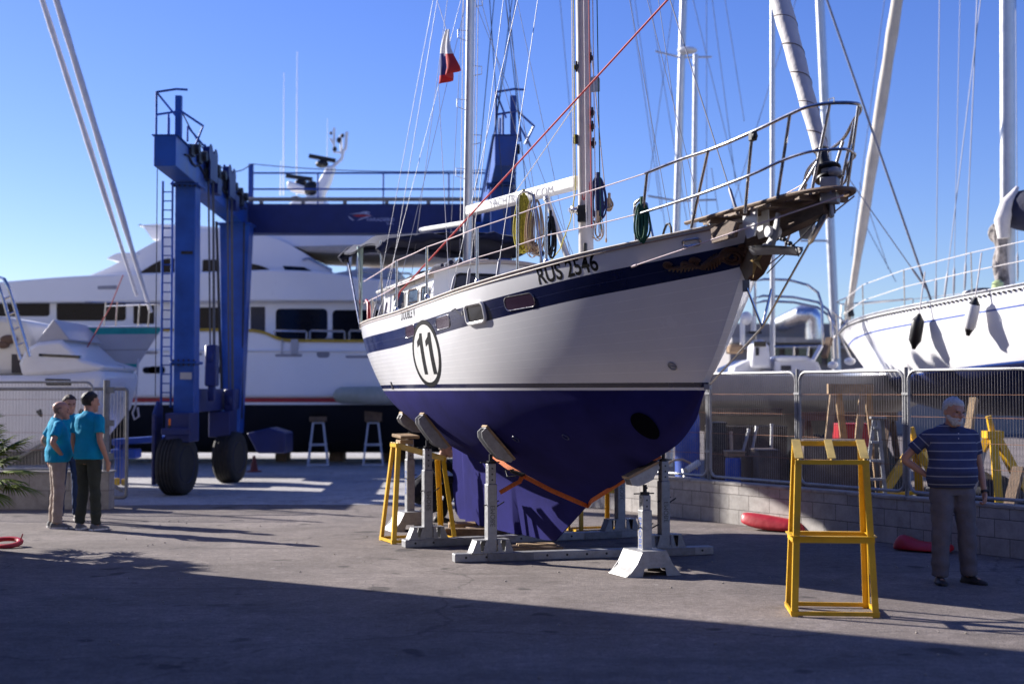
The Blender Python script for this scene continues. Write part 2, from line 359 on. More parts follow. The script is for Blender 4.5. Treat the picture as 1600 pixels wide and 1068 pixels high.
# ------------------------------------------------------------------ block walls and fences
def block_mat(name, c1, c2, cm, bw, bh):
    m = bpy.data.materials.new(name); m.use_nodes = True; n = m.node_tree.nodes; l = m.node_tree.links; b = n['Principled BSDF']
    tc = n.new('ShaderNodeTexCoord'); sx = n.new('ShaderNodeSeparateXYZ'); cx = n.new('ShaderNodeCombineXYZ')
    l.new(tc.outputs['Object'], sx.inputs[0]); ad = n.new('ShaderNodeMath'); l.new(sx.outputs[0], ad.inputs[0]); l.new(sx.outputs[1], ad.inputs[1])
    l.new(ad.outputs[0], cx.inputs[0]); l.new(sx.outputs[2], cx.inputs[1])
    br = n.new('ShaderNodeTexBrick'); l.new(cx.outputs[0], br.inputs['Vector']); br.inputs['Scale'].default_value = 1
    br.inputs['Brick Width'].default_value = bw; br.inputs['Row Height'].default_value = bh; br.inputs['Mortar Size'].default_value = .006
    br.inputs['Mortar Smooth'].default_value = .3; br.inputs['Bias'].default_value = -.1
    br.inputs['Color1'].default_value = (*c1, 1); br.inputs['Color2'].default_value = (*c2, 1); br.inputs['Mortar'].default_value = (*cm, 1)
    no = n.new('ShaderNodeTexNoise'); no.inputs['Scale'].default_value = 5; no.inputs['Detail'].default_value = 9; no.inputs['Roughness'].default_value = .75; l.new(tc.outputs['Object'], no.inputs['Vector'])
    rp = n.new('ShaderNodeValToRGB'); rp.color_ramp.elements[0].position = .3; rp.color_ramp.elements[0].color = (.55, .53, .52, 1); rp.color_ramp.elements[1].position = .6; rp.color_ramp.elements[1].color = (1.05, 1.05, 1.05, 1)
    l.new(no.outputs[0], rp.inputs[0]); mx = n.new('ShaderNodeMix'); mx.data_type = 'RGBA'; mx.blend_type = 'MULTIPLY'; mx.inputs[0].default_value = .8
    l.new(br.outputs[0], mx.inputs[6]); l.new(rp.outputs[0], mx.inputs[7]); l.new(mx.outputs[2], b.inputs['Base Color']); b.inputs['Roughness'].default_value = .9
    bu = n.new('ShaderNodeBump'); bu.invert = True; bu.inputs['Strength'].default_value = .6; bu.inputs['Distance'].default_value = .01
    l.new(br.outputs['Fac'], bu.inputs['Height'])
    b2 = n.new('ShaderNodeBump'); b2.inputs['Strength'].default_value = .25; b2.inputs['Distance'].default_value = .01; l.new(no.outputs[0], b2.inputs['Height']); l.new(bu.outputs[0], b2.inputs['Normal'])
    l.new(b2.outputs[0], b.inputs['Normal'])
    return m
blocks = block_mat('grey_concrete_blocks', (.36, .34, .32), (.44, .41, .385), (.16, .145, .135), .40, .20)
blocks2 = block_mat('beige_blocks', (.42, .37, .31), (.47, .42, .355), (.22, .19, .165), .60, .285)
W0 = Vector((2.5, 19.86, 0)); WD = Vector((2.93, -4.79, 0)).normalized(); WN = Vector((-WD.y, WD.x, 0))   # WN points behind the wall
def wallx(px):                                        # distance along the wall line for a photo column
    k = (px - 800) / F; return (k * W0.y - W0.x) / (WD.x - k * WD.y)
def wp(t, off=0, z=0): return W0 + WD*t + WN*off + Vector((0, 0, z))
rzw = math.atan2(WD.y, WD.x)
t = thing('block_wall', 'low wall of grey concrete blocks with flat coping under the mesh fence', 'wall', wp(0), rz=rzw)
m_ = MB(); m_.beam(wp(-5, .1, .26), wp(9, .1, .26), .2, .52, (0, 0, 1)); part(m_, 'blockwork', blocks, t, 0)
m_ = MB(); rd = random.Random(5); u = -5
while u < 9:
    w = rd.uniform(.38, .6); m_.beam(wp(u, .1, .54), wp(u+w-.008, .1, .54+rd.uniform(-.002, .002)), .225, .04, (0, 0, 1)); u += w
bevel(part(m_, 'coping', mat('coping_stone', (.40, .37, .34), .9, var=.2, scale=4, bump=.3, bscale=50), t, 0), .006, 1)
def rounded(w, h, r, n=6):
    pts = []
    for cx, cy, a0 in ((w-r, r, -90), (w-r, h-r, 0), (r, h-r, 90), (r, r, 180)):
        pts += [(cx + r*math.cos(R(a0+90*i/n)), cy + r*math.sin(R(a0+90*i/n))) for i in range(n+1)]
    return pts
wirem = mat('fence_wire', (.34, .31, .30), .5, .5, var=.2)
wirer = mat('rusty_fence_wire', (.42, .20, .11), .7, .3, var=.3)
def fence_panel(label, f, w, h, group, step=.04, name='mesh_fence'):       # f(u, z) -> yard position
    t = thing(name, label, 'mesh fence', f(0, 0), group)
    m_ = MB(); rr = rounded(w, h, .12); m_.tube([f(*p) for p in rr] + [f(*rr[0]), f(*rr[1])], .019, 8, caps=False); part(m_, 'frame', galv, t)
    m_ = MB(); u = .04
    while u < w - .03: m_.tube([f(u, .02), f(u, h-.02)], .0021, 4, 0, False); u += step
    part(m_, 'wire_mesh', wirem, t)
    m_ = MB()
    for q in (.22, .42, .62, .8): m_.tube([f(.01, h*q), f(w-.01, h*q)], .0026, 4, 0, False)
    part(m_, 'cross_wire', wirer, t)
    return t
gf = 'mesh fence panels on the right hand block wall'
cols = [wallx(985), wallx(1098), wallx(1237), wallx(1406), wallx(1606)]
cols += [cols[-1] + 1.8]; cols[0] = cols[1] - 1.8
labs = ['wire mesh fence panel mostly hidden behind the bow of the blue bottomed yacht', 'wire mesh fence panel just right of the big yacht bow, before the blue drums',
        'wire mesh fence panel directly behind the yellow trestle with the wooden frames beyond', 'wire mesh fence panel directly behind the old man in the striped polo', 'wire mesh fence panel running out of the right edge of the photo']
for i in range(5):
    a, b = cols[i] + .035, cols[i+1] - .035
    fence_panel(labs[i], (lambda u, z, a=a: wp(a+u, .1, .61+z)), b-a, 1.41, gf)
plabs = ['grey fence post close to the yacht bow, left of the first full mesh panel', 'grey fence post between the two mesh panels left of the yellow trestle', 'grey fence post between the yellow trestle and the old man', 'grey fence post at the right edge of the photo']
for i in range(1, 5):
    m_ = MB(); m_.tube([wp(cols[i], .1, .561), wp(cols[i], .1, 2.06)], .024, 10)
    t = thing('fence_post', plabs[i-1], 'post', wp(cols[i], .1, .561), 'fence posts on the right hand wall'); part(m_, 'post_tube', galv_d, t)
    for z in (.95, 1.75): m_ = MB(); m_.beam(wp(cols[i]-.05, .075, z), wp(cols[i]+.05, .075, z), .008, .03, (0, 0, 1)); part(m_, 'clamp', galv, t)
# left wall and gate fence
LY = 21.5; LX = (172-800)/F*LY
t = thing('block_wall', 'low beige block wall behind the men in turquoise polos', 'wall', (LX-3, LY, 0))
m_ = MB(); m_.box((LX-3.6, LY+.15, .275), (7.2, .3, .55)); part(m_, 'blockwork', blocks2, t, 0)
m_ = MB(); m_.box((LX-3.6, LY+.15, .565), (7.24, .34, .026)); part(m_, 'coping', MATS['coping_stone'], t, 0)
gl = 'mesh fence panels on the left hand beige wall'
for i, lb in enumerate(['mesh fence panel behind the men in turquoise polos', 'mesh fence panel at the left edge beside the palm']):
    fence_panel(lb, (lambda u, z, i=i: Vector((LX-.22-2.0*(i+1)+u, LY+.15, .60+z))), 1.92, 1.32, gl, .05)
m_ = MB(); m_.tube([(LX-.09, LY+.15, .578), (LX-.09, LY+.15, 1.95)], .05, 12)
for z in (.8, 1.3, 1.8): m_.box((LX-.01, LY+.1, z), (.1, .05, .09))
solo(m_, 'gate_post', galv_d, 'thick grey steel gate post at the end of the beige block wall', 'post')
t = thing('mesh_gate', 'open mesh gate folded back behind the fence at left', 'gate', (LX-2, LY+.8, 0))
m_ = MB(); f = lambda u, z: Vector((LX-2.6+u, LY+.9+.1*u, .1+z)); rr = rounded(2.55, 1.72, .05); m_.tube([f(*p) for p in rr] + [f(*rr[0]), f(*rr[1])], .028, 8, caps=False)
m_.tube([f(0, .1), f(1.25, .85), f(2.5, .1)], .03, 6); part(m_, 'frame', galv_d, t)
m_ = MB(); u = .05
while u < 2.5: m_.tube([f(u, 0), f(u, 1.7)], .003, 4, 0, False); u += .05
part(m_, 'wire_mesh', wirem, t)
# ------------------------------------------------------------------ sailing hulls
class Hull:
    def __init__(h, tf, sheer, ws, ww, zw, zf, zk, stem, aft, cols=64, flare=2.0, keelw=.11, deck=.18, step=None, ctrl=(.86, .55)):
        h.tf, h.sheer, h.ws, h.ww, h.zw, h.zf, h.zk, h.stem, h.aft, h.flare, h.kw, h.deck, h.ctrl = tf, sheer, ws, ww, zw, zf, zk, stem, aft, flare, keelw, deck, ctrl
        h.step0 = step if step is None else 99
        h.step0 = -99 if step is None else (-1.0 if step < 0 else 5.)
        h.a = [1 - (1 - i/cols)**1.25 for i in range(cols+1)]
        if step is not None:
            k = (step - h.sa(zw)) / (h.sf(zw) - h.sa(zw)); h.a = sorted([x for x in h.a if abs(x-k) > .008] + [k-.0006, k+.0006])
    def sa(h, z): return stab(h.aft, z)
    def sf(h, z): return stab(h.stem, z)
    def sz(h, a, z): return h.sa(z) + (h.sf(z) - h.sa(z)) * a
    def zs(h, a):
        s = h.sz(a, h.sheer[-1][1]); s = h.sz(a, stab(h.sheer, s)); return stab(h.sheer, s)
    def top(h, a, z):                                  # half breadth of the topsides
        zs = h.zs(a); s1 = h.sz(a, zs); s2 = h.sz(a, h.zw); w1 = stab(h.ws, s1); w2 = stab(h.ww, s2)
        b = max(0, min(1, (zs - z) / (zs - h.zw)))
        p = h.flare + (.95 - h.flare) * max(0, min(1, (a - .45) / .5))
        return w1 + (w2 - w1) * b**p
    def under(h, s, q):                                # q 0..1 from waterline to keel -> (w, z)
        w = stab(h.ww, s); zf = min(stab(h.zf, s), h.zw - .002); zk = min(tab(h.zk, s), zf - .001); kw = min(h.kw, w*.6)
        if q <= .7:
            k = q/.7; c = (w*h.ctrl[0], h.zw + (zf - h.zw)*h.ctrl[1])
            return ((1-k)**2*w + 2*k*(1-k)*c[0] + k*k*kw, (1-k)**2*h.zw + 2*k*(1-k)*c[1] + k*k*zf)
        k = (q-.7)/.3; return (kw*(1 - (.35 if s < h.step0 else .93)*k), zf + (zk - zf)*k)
    def w_at(h, s, z):
        if z >= h.zw:
            return h.top(max(0, min(1, (s - h.sa(z)) / (h.sf(z) - h.sa(z)))), z)
        lo, hi = 0., 1.
        for _ in range(30):
            m = (lo+hi)/2
            if h.under(s, m)[1] > z: lo = m
            else: hi = m
        return h.under(s, lo)[0]
    def pt(h, s, z, off=0, side=1):
        w = h.w_at(s, z); e = .02
        ds = (h.w_at(s+e, z) - h.w_at(s-e, z))/(2*e); dz = (h.w_at(s, z+e) - h.w_at(s, z-e))/(2*e)
        n = Vector((-ds, 1, -dz)).normalized()
        return h.tf(s + n.x*off, side*(w + n.y*off), z + n.z*off)
    def build(h, mb, rows, m_bottom, nb=16):           # rows: list of (function of sheer z -> z, material of the strip below it)
        for side in (1, -1):
            g = []
            for a in h.a:
                zs = h.zs(a); colv = []
                for fz, mm in rows:
                    z = fz(zs); colv.append((h.tf(h.sz(a, z), side*h.top(a, z), z), mm))
                s = h.sz(a, h.zw)
                for q in range(1, nb+1):
                    w, z = h.under(s, q/nb); colv.append((h.tf(s, side*w, z), m_bottom))
                g.append(colv)
            nr = len(g[0]); o = len(mb.v)
            for c in g: mb.v += [p for p, _ in c]
            for i in range(len(g)-1):
                for j in range(nr-1):
                    f = (o+i*nr+j, o+(i+1)*nr+j, o+(i+1)*nr+j+1, o+i*nr+j+1)
                    mb.f.append(f if side > 0 else f[::-1]); mb.m.append(g[i][j][1] if j < len(rows)-1 else m_bottom)
            if side > 0: first = (o, nr, [g[0][j][1] for j in range(nr)])
        o2 = len(mb.v) - len(h.a)*nr                    # transom and keel bottom
        for j in range(nr-1): mb.f.append((o+j-0 if False else first[0]+j, first[0]+j+1, o2+j+1, o2+j)); mb.m.append(first[2][j])
        e1 = first[0] + (len(h.a)-1)*nr; e2 = o2 + (len(h.a)-1)*nr
        for j in range(nr-1): mb.f.append((e1+j, e1+j+1, e2+j+1, e2+j)); mb.m.append(first[2][j])
        for i in range(len(h.a)-1): mb.f.append((first[0]+i*nr+nr-1, first[0]+(i+1)*nr+nr-1, o2+(i+1)*nr+nr-1, o2+i*nr+nr-1)); mb.m.append(m_bottom)
    def deckgrid(h, mb, drop, m=0, camber=.05, a0=0, a1=.985):
        aa = [x for x in h.a if a0 <= x <= a1]
        for i in range(len(aa)-1):
            for j in range(6):
                q = []
                for (ii, jj) in ((i, j), (i+1, j), (i+1, j+1), (i, j+1)):
                    a = aa[ii]; z = h.zs(a) - drop; w = h.top(a, z) - .02; k = -1 + jj/3
                    q.append(h.tf(h.sz(a, z), w*k, z + camber*(1-k*k)))
                mb.add(q, [(0, 1, 2, 3)], m)
    def rail(h, mb, r, side, up=0, m=0, flat=.6, a0=0, a1=1, inset=0.):
        pts = []
        for a in h.a:
            if a0 <= a <= a1:
                z = h.zs(a); pts.append(h.tf(h.sz(a, z), side*max(0, h.top(a, z)-inset), z + up))
        mb.tube(pts, r, 8, m, up=(0, 0, 1), flat=flat)

U_ = Vector((.3746, -.9272, 0)); V_ = Vector((-.9272, -.3746, 0)); O_ = Vector((.475, 15.9, 0))
def B(s, w, z): return O_ + U_*s + V_*w + Vector((0, 0, z))
def BP(x, y, w=0):
    p = onplane(x, y, O_ + V_*w, V_) - O_; return p.dot(U_), p.z
HB = Hull(B, [(-4.4, 2.69), (-3.4, 2.67), (-1.46, 2.69), (-.17, 2.75), (.91, 2.83), (1.63, 2.9), (2.22, 2.965), (2.76, 3.03), (3.25, 3.085), (3.67, 3.14), (4.06, 3.2), (4.26, 3.24)],
          [(-4.4, .95), (-3.7, 1.18), (-2.5, 1.38), (-1, 1.47), (0, 1.48), (1, 1.42), (2, 1.2), (3, .84), (3.7, .46), (4.26, .04)],
          [(-4.1, .62), (-3.2, 1.02), (-2, 1.26), (-1, 1.34), (0, 1.32), (1, 1.14), (2, .75), (3, .19), (3.31, .035)],
          1.785, [(-4.1, 1.74), (-3.4, 1.36), (-2.6, 1.08), (-1.5, .84), (0, .72), (1, .82), (1.9, 1.05), (2.7, 1.3), (3.31, 1.77)],
          [(-4.1, 1.73), (-2.76, 1.1), (-2.74, .10), (-.3, .10), (.03, .12), (.93, .61), (1.91, .97), (2.69, 1.23), (3.13, 1.57), (3.31, 1.76)],
          [(1.785, 3.31), (2.06, 3.57), (2.5, 3.88), (2.87, 4.11), (3.24, 4.27)], [(1.785, -4.1), (2.7, -4.4)], step=-2.75, cols=180)
def onhull(x, y, h=HB):
    w = 1.
    for _ in range(80):
        s, z = BP(x, y, w); w = .6*w + .4*h.w_at(s, z)
    return s, z
ship = thing('sailing_yacht', 'white ketch with navy band and blue bottom propped up in mid yard', 'sailing yacht', B(0, 0, 0))
# hull shell, with plank seams in the bump of the white paint
hullm = mat('planked_white_hull', (.78, .775, .79), .24, var=.025, scale=2, coat=.35, dirt=.05)
m_ = MB()
seam = [lambda z: z, lambda z: z-.20, lambda z: z-.40]
rows = [(lambda z: z, 0), (lambda z: z-.05, 0), (lambda z: z-.1, 0), (lambda z: z-.15, 0), (lambda z: z-.2, 1), (lambda z: z-.25, 1), (lambda z: z-.296, 3), (lambda z: z-.30, 1), (lambda z: z-.40, 0)]
NP = 9
def rowf(k): return lambda z: (z-.40) + (HB.zw+.07 - (z-.40)) * k
for i in range(1, NP):
    rows.append((rowf(i/NP), 2)); rows.append((rowf(i/NP + .0045), 0))
rows += [(lambda z: HB.zw+.07, 1), (lambda z: HB.zw+.026, 0), (lambda z: HB.zw, 4)]
HB.build(m_, rows, 4)
seamm = mat('plank_seam', (.92, .91, .92), .35); seamn = mat('navy_seam', (.03, .035, .10), .3)
hull = part(m_, 'hull', [hullm, navy, seamm, seamn, antif], ship, 50, merge=True)
m_ = MB(); HB.rail(m_, .019, 1, .004); HB.rail(m_, .019, -1, .004); part(m_, 'cap_rail', mat('pale_teak_cap', (.66, .60, .54), .5, var=.12, scale=9), hull)
m_ = MB(); HB.rail(m_, .007, 1, -.028, flat=1); HB.rail(m_, .007, -1, -.028, flat=1); part(m_, 'rub_rail', mat('rub_rail_brown', (.33, .24, .2), .5), hull)  # plain brown strip just below the cap rail
m_ = MB(); HB.deckgrid(m_, .2); part(m_, 'deck', cream, ship)
# rudder
m_ = MB()
rp = [(-2.78, .12), (-3.02, .11), (-3.2, .2), (-3.3, .5), (-3.3, .95), (-3.42, 1.32), (-3.0, 1.36), (-2.78, 1.1)]
m_.prism(rp, lambda s, z: B(s, .03, z), lambda s, z: B(s, -.03, z)); part(m_, 'rudder', antif, ship)
def decal(name, body, s0, z0, ds, dz, height, material, parent, bold=0.02, off=.0014, width=None, label=None, H=None):
    h = H or HB; vs, fs, w = text_faces(body, 1, bold, .12)
    cap = .7; k = height/cap; kx = (width/w) if width else k
    m_ = MB(); L = math.hypot(ds, dz); ux, uz = ds/L, dz/L
    m_.add([h.pt(s0 + x*kx*ux, z0 + x*kx*uz + y*k, off) for x, y in vs], fs)
    return part(m_, name, material, parent, 0, label)
ink = mat('black_lettering', (.006, .006, .008), .6, spec=.12)
a = onhull(843, 444); b = onhull(937, 421)
decal('sail_number', 'RUS 2546', a[0], a[1], b[0]-a[0], b[1]-a[1], .148, ink, hull, .022, width=math.hypot(b[0]-a[0], b[1]-a[1]))
a = onhull(627, 500.5); b = onhull(649, 494)
decal('boat_name', 'DOUBLE V', a[0], a[1], b[0]-a[0], b[1]-a[1], .10, ink, hull, .02, width=math.hypot(b[0]-a[0], b[1]-a[1]))
cs, cz = onhull(666.5, 552)
cl_, cr_ = onhull(645, 552)[0], onhull(688.5, 552)[0]
hw = (cr_ - cl_)/2; cs = (cl_ + cr_)/2; rz_ = .365
m_ = MB()
def ringpt(a, k, off): return HB.pt(cs + hw*k*math.cos(a), cz + .08*hw*k*math.cos(a) + rz_*k*math.sin(a), off)
m_.add([ringpt(2*math.pi*j/48, k, .0030) for k in (.86, 1) for j in range(48)], [(j, (j+1) % 48, 48+(j+1) % 48, 48+j) for j in range(48)], 0)
m_.add([ringpt(2*math.pi*j/48, k, .0026) for k in (.01, .3, .6, .87) for j in range(48)], [(q*48+j, q*48+(j+1) % 48, q*48+48+(j+1) % 48, q*48+48+j) for q in range(3) for j in range(48)], 1)
part(m_, 'number_disc', [ink, white], hull, 0)
m_ = MB(); W11 = hw*.98; H11 = rz_*1.24
for x0 in (-.52, .12):                                 # two flagged figures 1
    m_ = MB()
    for i in range(8):                                  # slice the bar so it follows the planking
        z1, z2 = -.5 + i*.1, -.4 + i*.1
        if z2 > .24: z2 = .24
        if z1 >= .24: break
        m_.add([HB.pt(cs+W11*x, cz+H11*z, .0045) for x, z in ((x0+.20, z1), (x0+.44, z1), (x0+.44, z2), (x0+.20, z2))], [(0, 1, 2, 3)])
    m_.add([HB.pt(cs+W11*x, cz+H11*z, .0045) for x, z in ((x0+.20, .24), (x0+.44, .24), (x0+.44, .5), (x0+.26, .5), (x0+.2, .40))], [(0, 1, 2, 3, 4)])
    m_.add([HB.pt(cs+W11*x, cz+H11*z, .0045) for x, z in ((x0, .16), (x0+.22, .24), (x0+.2, .40), (x0, .30))], [(0, 1, 2, 3)]); part(m_, 'race_digit', ink, hull, 0)
pass
# portlights in the navy band
def rr2(w, h, r, n=5): return [(x-w/2, y-h/2) for x, y in rounded(w, h, r, n)]
def port(px, py, w, h, framed):
    s0, z0 = onhull(px, py); sl = (HB.zs(.6) - HB.zs(.4))/2
    def mp(x, y, off): return HB.pt(s0+x, z0+y+.07*x, off)
    m_ = MB(); n = 24; pts = rr2(w, h, .045)
    m_.add([mp(x, y, .004) for x, y in pts], [tuple(range(len(pts)))])
    g = part(m_, 'portlight', glassp if not framed else glass, hull, 0)
    m_ = MB()
    if framed: m_.tube([mp(x*1.12, y*1.12, .010) for x, y in pts + pts[:1]], .019, 8, caps=False); part(m_, 'portlight_frame', white, g)
    else:
        m_.tube([mp(x, y, .003) for x, y in pts + pts[:1]], .0045, 6, caps=False); part(m_, 'portlight_rim', inox, g)
port(743, 489, .30, .17, True); port(811, 471.5, .42, .13, False); port(692, 503.5, .36, .13, False); port(641, 517, .34, .13, False)
# small hull fittings
m_ = MB(); s0, z0 = onhull(1081, 378.5); p = rr2(.13, .05, .024); m_.tube([HB.pt(s0+x, z0+y+.12*x, .01) for x, y in p+p[:1]], .012, 8, caps=False); part(m_, 'hawse_hole', inox, hull)
m_ = MB(); m_.add([HB.pt(s0+x, z0+y+.12*x, .006) for x, y in p], [tuple(range(len(p)))]); part(m_, 'hawse_opening', white, hull, 0)
m_ = MB(); s0, z0 = onhull(1051, 571.5); m_.tube([HB.pt(s0+.035*math.cos(a*.5236), z0+.032*math.sin(a*.5236), .006) for a in range(13)], .006, 6); m_.tube([HB.pt(s0-.03, z0+.01, .006), HB.pt(s0+.03, z0-.01, .006)], .006, 5); part(m_, 'skin_fitting', galv, hull)
m_ = MB(); s0, z0 = onhull(1008, 664.5)
m_.add([HB.pt(s0+.125*k*math.cos(a*.2618), z0+.125*k*math.sin(a*.2618), .009) for k in (.02, .35, .7, 1) for a in range(24)], [(q*24+j, q*24+(j+1) % 24, q*24+24+(j+1) % 24, q*24+24+j) for q in range(3) for j in range(24)]); part(m_, 'thruster_tunnel', mat('dark_tunnel', (.006, .006, .010), .9, spec=.0), hull, 0)
for q, w in (((806, 685), .035), ((884, 682), .03)):
    m_ = MB(); s0, z0 = onhull(*q); m_.tube([HB.pt(s0+w*math.cos(a*.5236), z0+w*.8*math.sin(a*.5236), .004) for a in range(13)], .007, 5); part(m_, 'skin_fitting', liftd, hull)
m_ = MB(); s0, z0 = onhull(613, 601); m_.tube([HB.pt(s0, z0+.04, .008), HB.pt(s0, z0-.05, .008)], .009, 6)
s0, z0 = onhull(711, 482); m_.tube([HB.pt(s0, z0, .0), HB.pt(s0+.02, z0-.02, .05)], .009, 6); s0, z0 = onhull(723.5, 489); m_.tube([HB.pt(s0, z0+.02, .01), HB.pt(s0, z0-.02, .01)], .008, 6)
part(m_, 'vent_fitting', galv, hull)
# carved trailboard and star at the stem
m_ = MB()
def spiral(px, py, r, turns, sgn=1, ph=0):
    s0, z0 = onhull(px, py); pts = []
    for i in range(int(14*turns)+1):
        a = ph + sgn*2*math.pi*i/14; rr = r*(1 - .8*i/(14*turns)); pts.append(HB.pt(s0+rr*1.25*math.cos(a), z0+rr*math.sin(a), .014))
    m_.tube(pts, [.020*(1-.4*i/len(pts)) for i in range(len(pts))], 6)
spiral(1145, 401, .075, 2.2); spiral(1086, 409, .032, 1.6); spiral(1072, 412.5, .028, 1.6, -1); spiral(1044, 414.5, .026, 1.5)
spiral(1163, 387, .036, 1.5, -1)
def leafrow(a, b, n, l, w):
    for i in range(n):
        k = i/(n-1); px = a[0]+(b[0]-a[0])*k; py = a[1]+(b[1]-a[1])*k
        s0, z0 = onhull(px, py); hh = l*(.5+.8*math.sin(math.pi*min(1, k+.1)))
        m_.tube([HB.pt(s0-.02, z0-hh, .01), HB.pt(s0+.005, z0, .022), HB.pt(s0+.04, z0+hh*.8, .01)], [w*.4, w, w*.3], 6)
leafrow((1098, 413), (1139, 397), 10, .055, .016); leafrow((1048, 419), (1096, 416), 9, .028, .014)
st = [onhull(x, y) for x, y in ((1046, 417), (1060, 419), (1078, 412), (1098, 418), (1120, 403), (1140, 393))]
m_.tube([HB.pt(s, z, .012) for s, z in st], [.012, .02, .02, .022, .026, .02], 6)
part(m_, 'trailboard_carving', bronze, hull)
m_ = MB()
def bpl(pts, w0, w1): m_.prism(pts, lambda x, y: B(*(lambda q: (q[0], w0, q[1]))(BP(x, y))), lambda x, y: B(*(lambda q: (q[0], w1, q[1]))(BP(x, y))))
bpl([(1160, 380), (1186, 384), (1199, 394), (1194, 412), (1185, 428), (1173, 439), (1167, 424), (1157, 404)], .055, -.055)
part(m_, 'stem_head', bronze, hull)
m_ = MB(); s0, z0 = BP(1183, 408, .06); sp = []
for i in range(10):
    a = R(100 + 36*i); rr = (.14 if i % 2 == 0 else .04) * (1.1 if i in (0, 4) else .85); sp.append((s0 + rr*math.cos(a), z0 + rr*math.sin(a)))
o_ = len(m_.v); m_.add([B(s, .066, z) for s, z in sp] + [B(s0, .10, z0)], [(i, (i+1) % 10, 10) for i in range(10)]); m_.add([B(s, .062, z) for s, z in sp], [tuple(range(10))])
part(m_, 'star_carving', gold, hull, 20)

# bow platform and sprit
def ang(x, y): return BP(x, y)
m_ = MB(); tip = 5.50
def plw(s):
    if s < 4.9: return .38 - .12*(s-3.75)/1.15
    return .26*math.sqrt(max(0, 1 - ((s-4.9)/.62)**2))
def plz(s): return 3.235 + .065*min(1, (s-3.75)/1.2) + (.035 if s > 4.9 else 0)*(s-4.9)
for j in range(-3, 4):                                # planks with gaps
    c = j*.098
    smax = tip - .04
    while plw(smax) < abs(c)+.045 and smax > 4: smax -= .02
    smin = 3.75 if abs(j) < 3 else 3.85
    n = 10; pts = [(smin+(smax-smin)*i/n) for i in range(n+1)]
    for p, q in zip(pts, pts[1:]): m_.beam(B(p, c, plz(p)), B(q, c, plz(q)), .078, .03, (0, 0, 1))
rim = [(3.72 + i*.08) for i in range(24)]; rim = [x for x in rim if x < tip-.02] + [tip-.02, tip]
edge = [B(s, plw(s), plz(s)) for s in rim] + [B(s, -plw(s), plz(s)) for s in rim[::-1]]
m_.tube(edge, .026, 8, up=(0, 0, 1), flat=.7)
for s in (4.05, 4.45, 4.85, 5.2): m_.beam(B(s, plw(s), plz(s)-.03), B(s, -plw(s), plz(s)-.03), .06, .04, (0, 0, 1))
plat = part(m_, 'bow_platform', teak, ship)
m_ = MB(); m_.beam(B(3.9, 0, 3.02), B(5.3, 0, 3.21), .13, .17, (0, 0, 1), w2=.11, h2=.11); part(m_, 'bowsprit', teakd, ship)
m_ = MB()
for w in (.30, .02): bpl([(1158, 360), (1182, 346), (1200, 350), (1196, 372), (1160, 382)], w, w-.03)
part(m_, 'platform_knee', teakd, ship)
m_ = MB(); s0, z0 = BP(1297, 292); m_.box(B(s0, 0, z0-.03), (.13, .16, .2), Matrix.Rotation(R(-22), 3, 'Z')); m_.box(B(s0-.02, 0, z0+.10), (.10, .1, .10), Matrix.Rotation(R(-22), 3, 'Z'))
m_.ell(B(s0+.06, 0, z0+.11), (.06, .05, .04)); m_.beam(B(s0, 0, z0-.1), B(s0+.02, 0, z0-.24), .03, .06)
bevel(part(m_, 'sprit_end_fitting', galv, ship), .008)
m_ = MB()                                             # anchor roller cheeks under the platform
for w in (.21, .10):
    m_ = MB(); bpl([(1195, 332), (1216, 323), (1217, 352), (1213, 370), (1201, 374), (1194, 352)], w, w-.012); part(m_, 'roller_cheek', white, ship, 0)
m_ = MB()
bpl([(1231, 342), (1250, 336), (1249, 360), (1241, 373), (1231, 372), (1228, 358)], -.12, -.15); part(m_, 'roller_cheek', white, ship, 0); m_ = MB()
s_, z_ = BP(1207, 362, .15); m_.cyl(B(s_, .20, z_), B(s_, .09, z_), .045); part(m_, 'anchor_roller', white, ship)
# pulpit
m_ = MB()
def rp3(x, y, w): s, z = BP(x, y, w); return (s, w, z)
topS = [rp3(1008, 271, .80), rp3(1061, 250, .64), rp3(1115, 232, .52), rp3(1174, 207, .43), rp3(1233, 179, .30), rp3(1262, 167, .24), rp3(1299, 161, .13)]
lowS = [rp3(1002, 333, .80), rp3(1089, 305, .60), rp3(1171, 274, .45), rp3(1224, 250, .30), rp3(1261, 238, .22), rp3(1290, 234, .12)]
def loop(S, tip):
    pts = S + [tip] + [(s, -w, z) for s, w, z in S[::-1]]
    out = []
    P_ = [Vector(p) for p in pts]
    for i in range(len(P_)-1):
        p0, p1, p2, p3 = P_[max(0, i-1)], P_[i], P_[i+1], P_[min(len(P_)-1, i+2)]
        for k in range(5):
            t = k/5; out.append(.5*((2*p1) + (p2-p0)*t + (2*p0-5*p1+4*p2-p3)*t*t + (3*p1-p0-3*p2+p3)*t**3))
    out.append(P_[-1]); return [B(*p) for p in out]
tt = (topS[-1][0]+.10, 0, topS[-1][2]-.01); lt = (lowS[-1][0]+.08, 0, lowS[-1][2])
m_.tube(loop(topS, tt), .0145, 8); m_.tube(loop(lowS, lt), .012, 8)
for sg in (1, -1):
    for bx, by, tx, ty, w0, w1 in ((1000, 374, 1011, 271, .74, .80), (1080, 355.6, 1106, 237, .42, .54), (1164, 333, 1175, 209.5, .36, .43), (1214.5, 310, 1234, 180, .28, .30)):
        s0, z0 = BP(bx, by, w0); s1, z1 = BP(tx, ty, w1); m_.tube([B(s0, sg*w0, z0), B(s1, sg*w1, z1)], .0135, 8)
    s1, w1, z1 = topS[-1]; m_.tube([B(s1-.22, sg*.16, 3.33), B(s1-.02, sg*(w1+.0), z1)], .0135, 8)
s1, w1, z1 = topS[-1]
for q in (-.035, .035): m_.tube([B(s1+q, w1, z1), B(s1+q, w1, z1+.035)], .004, 6)
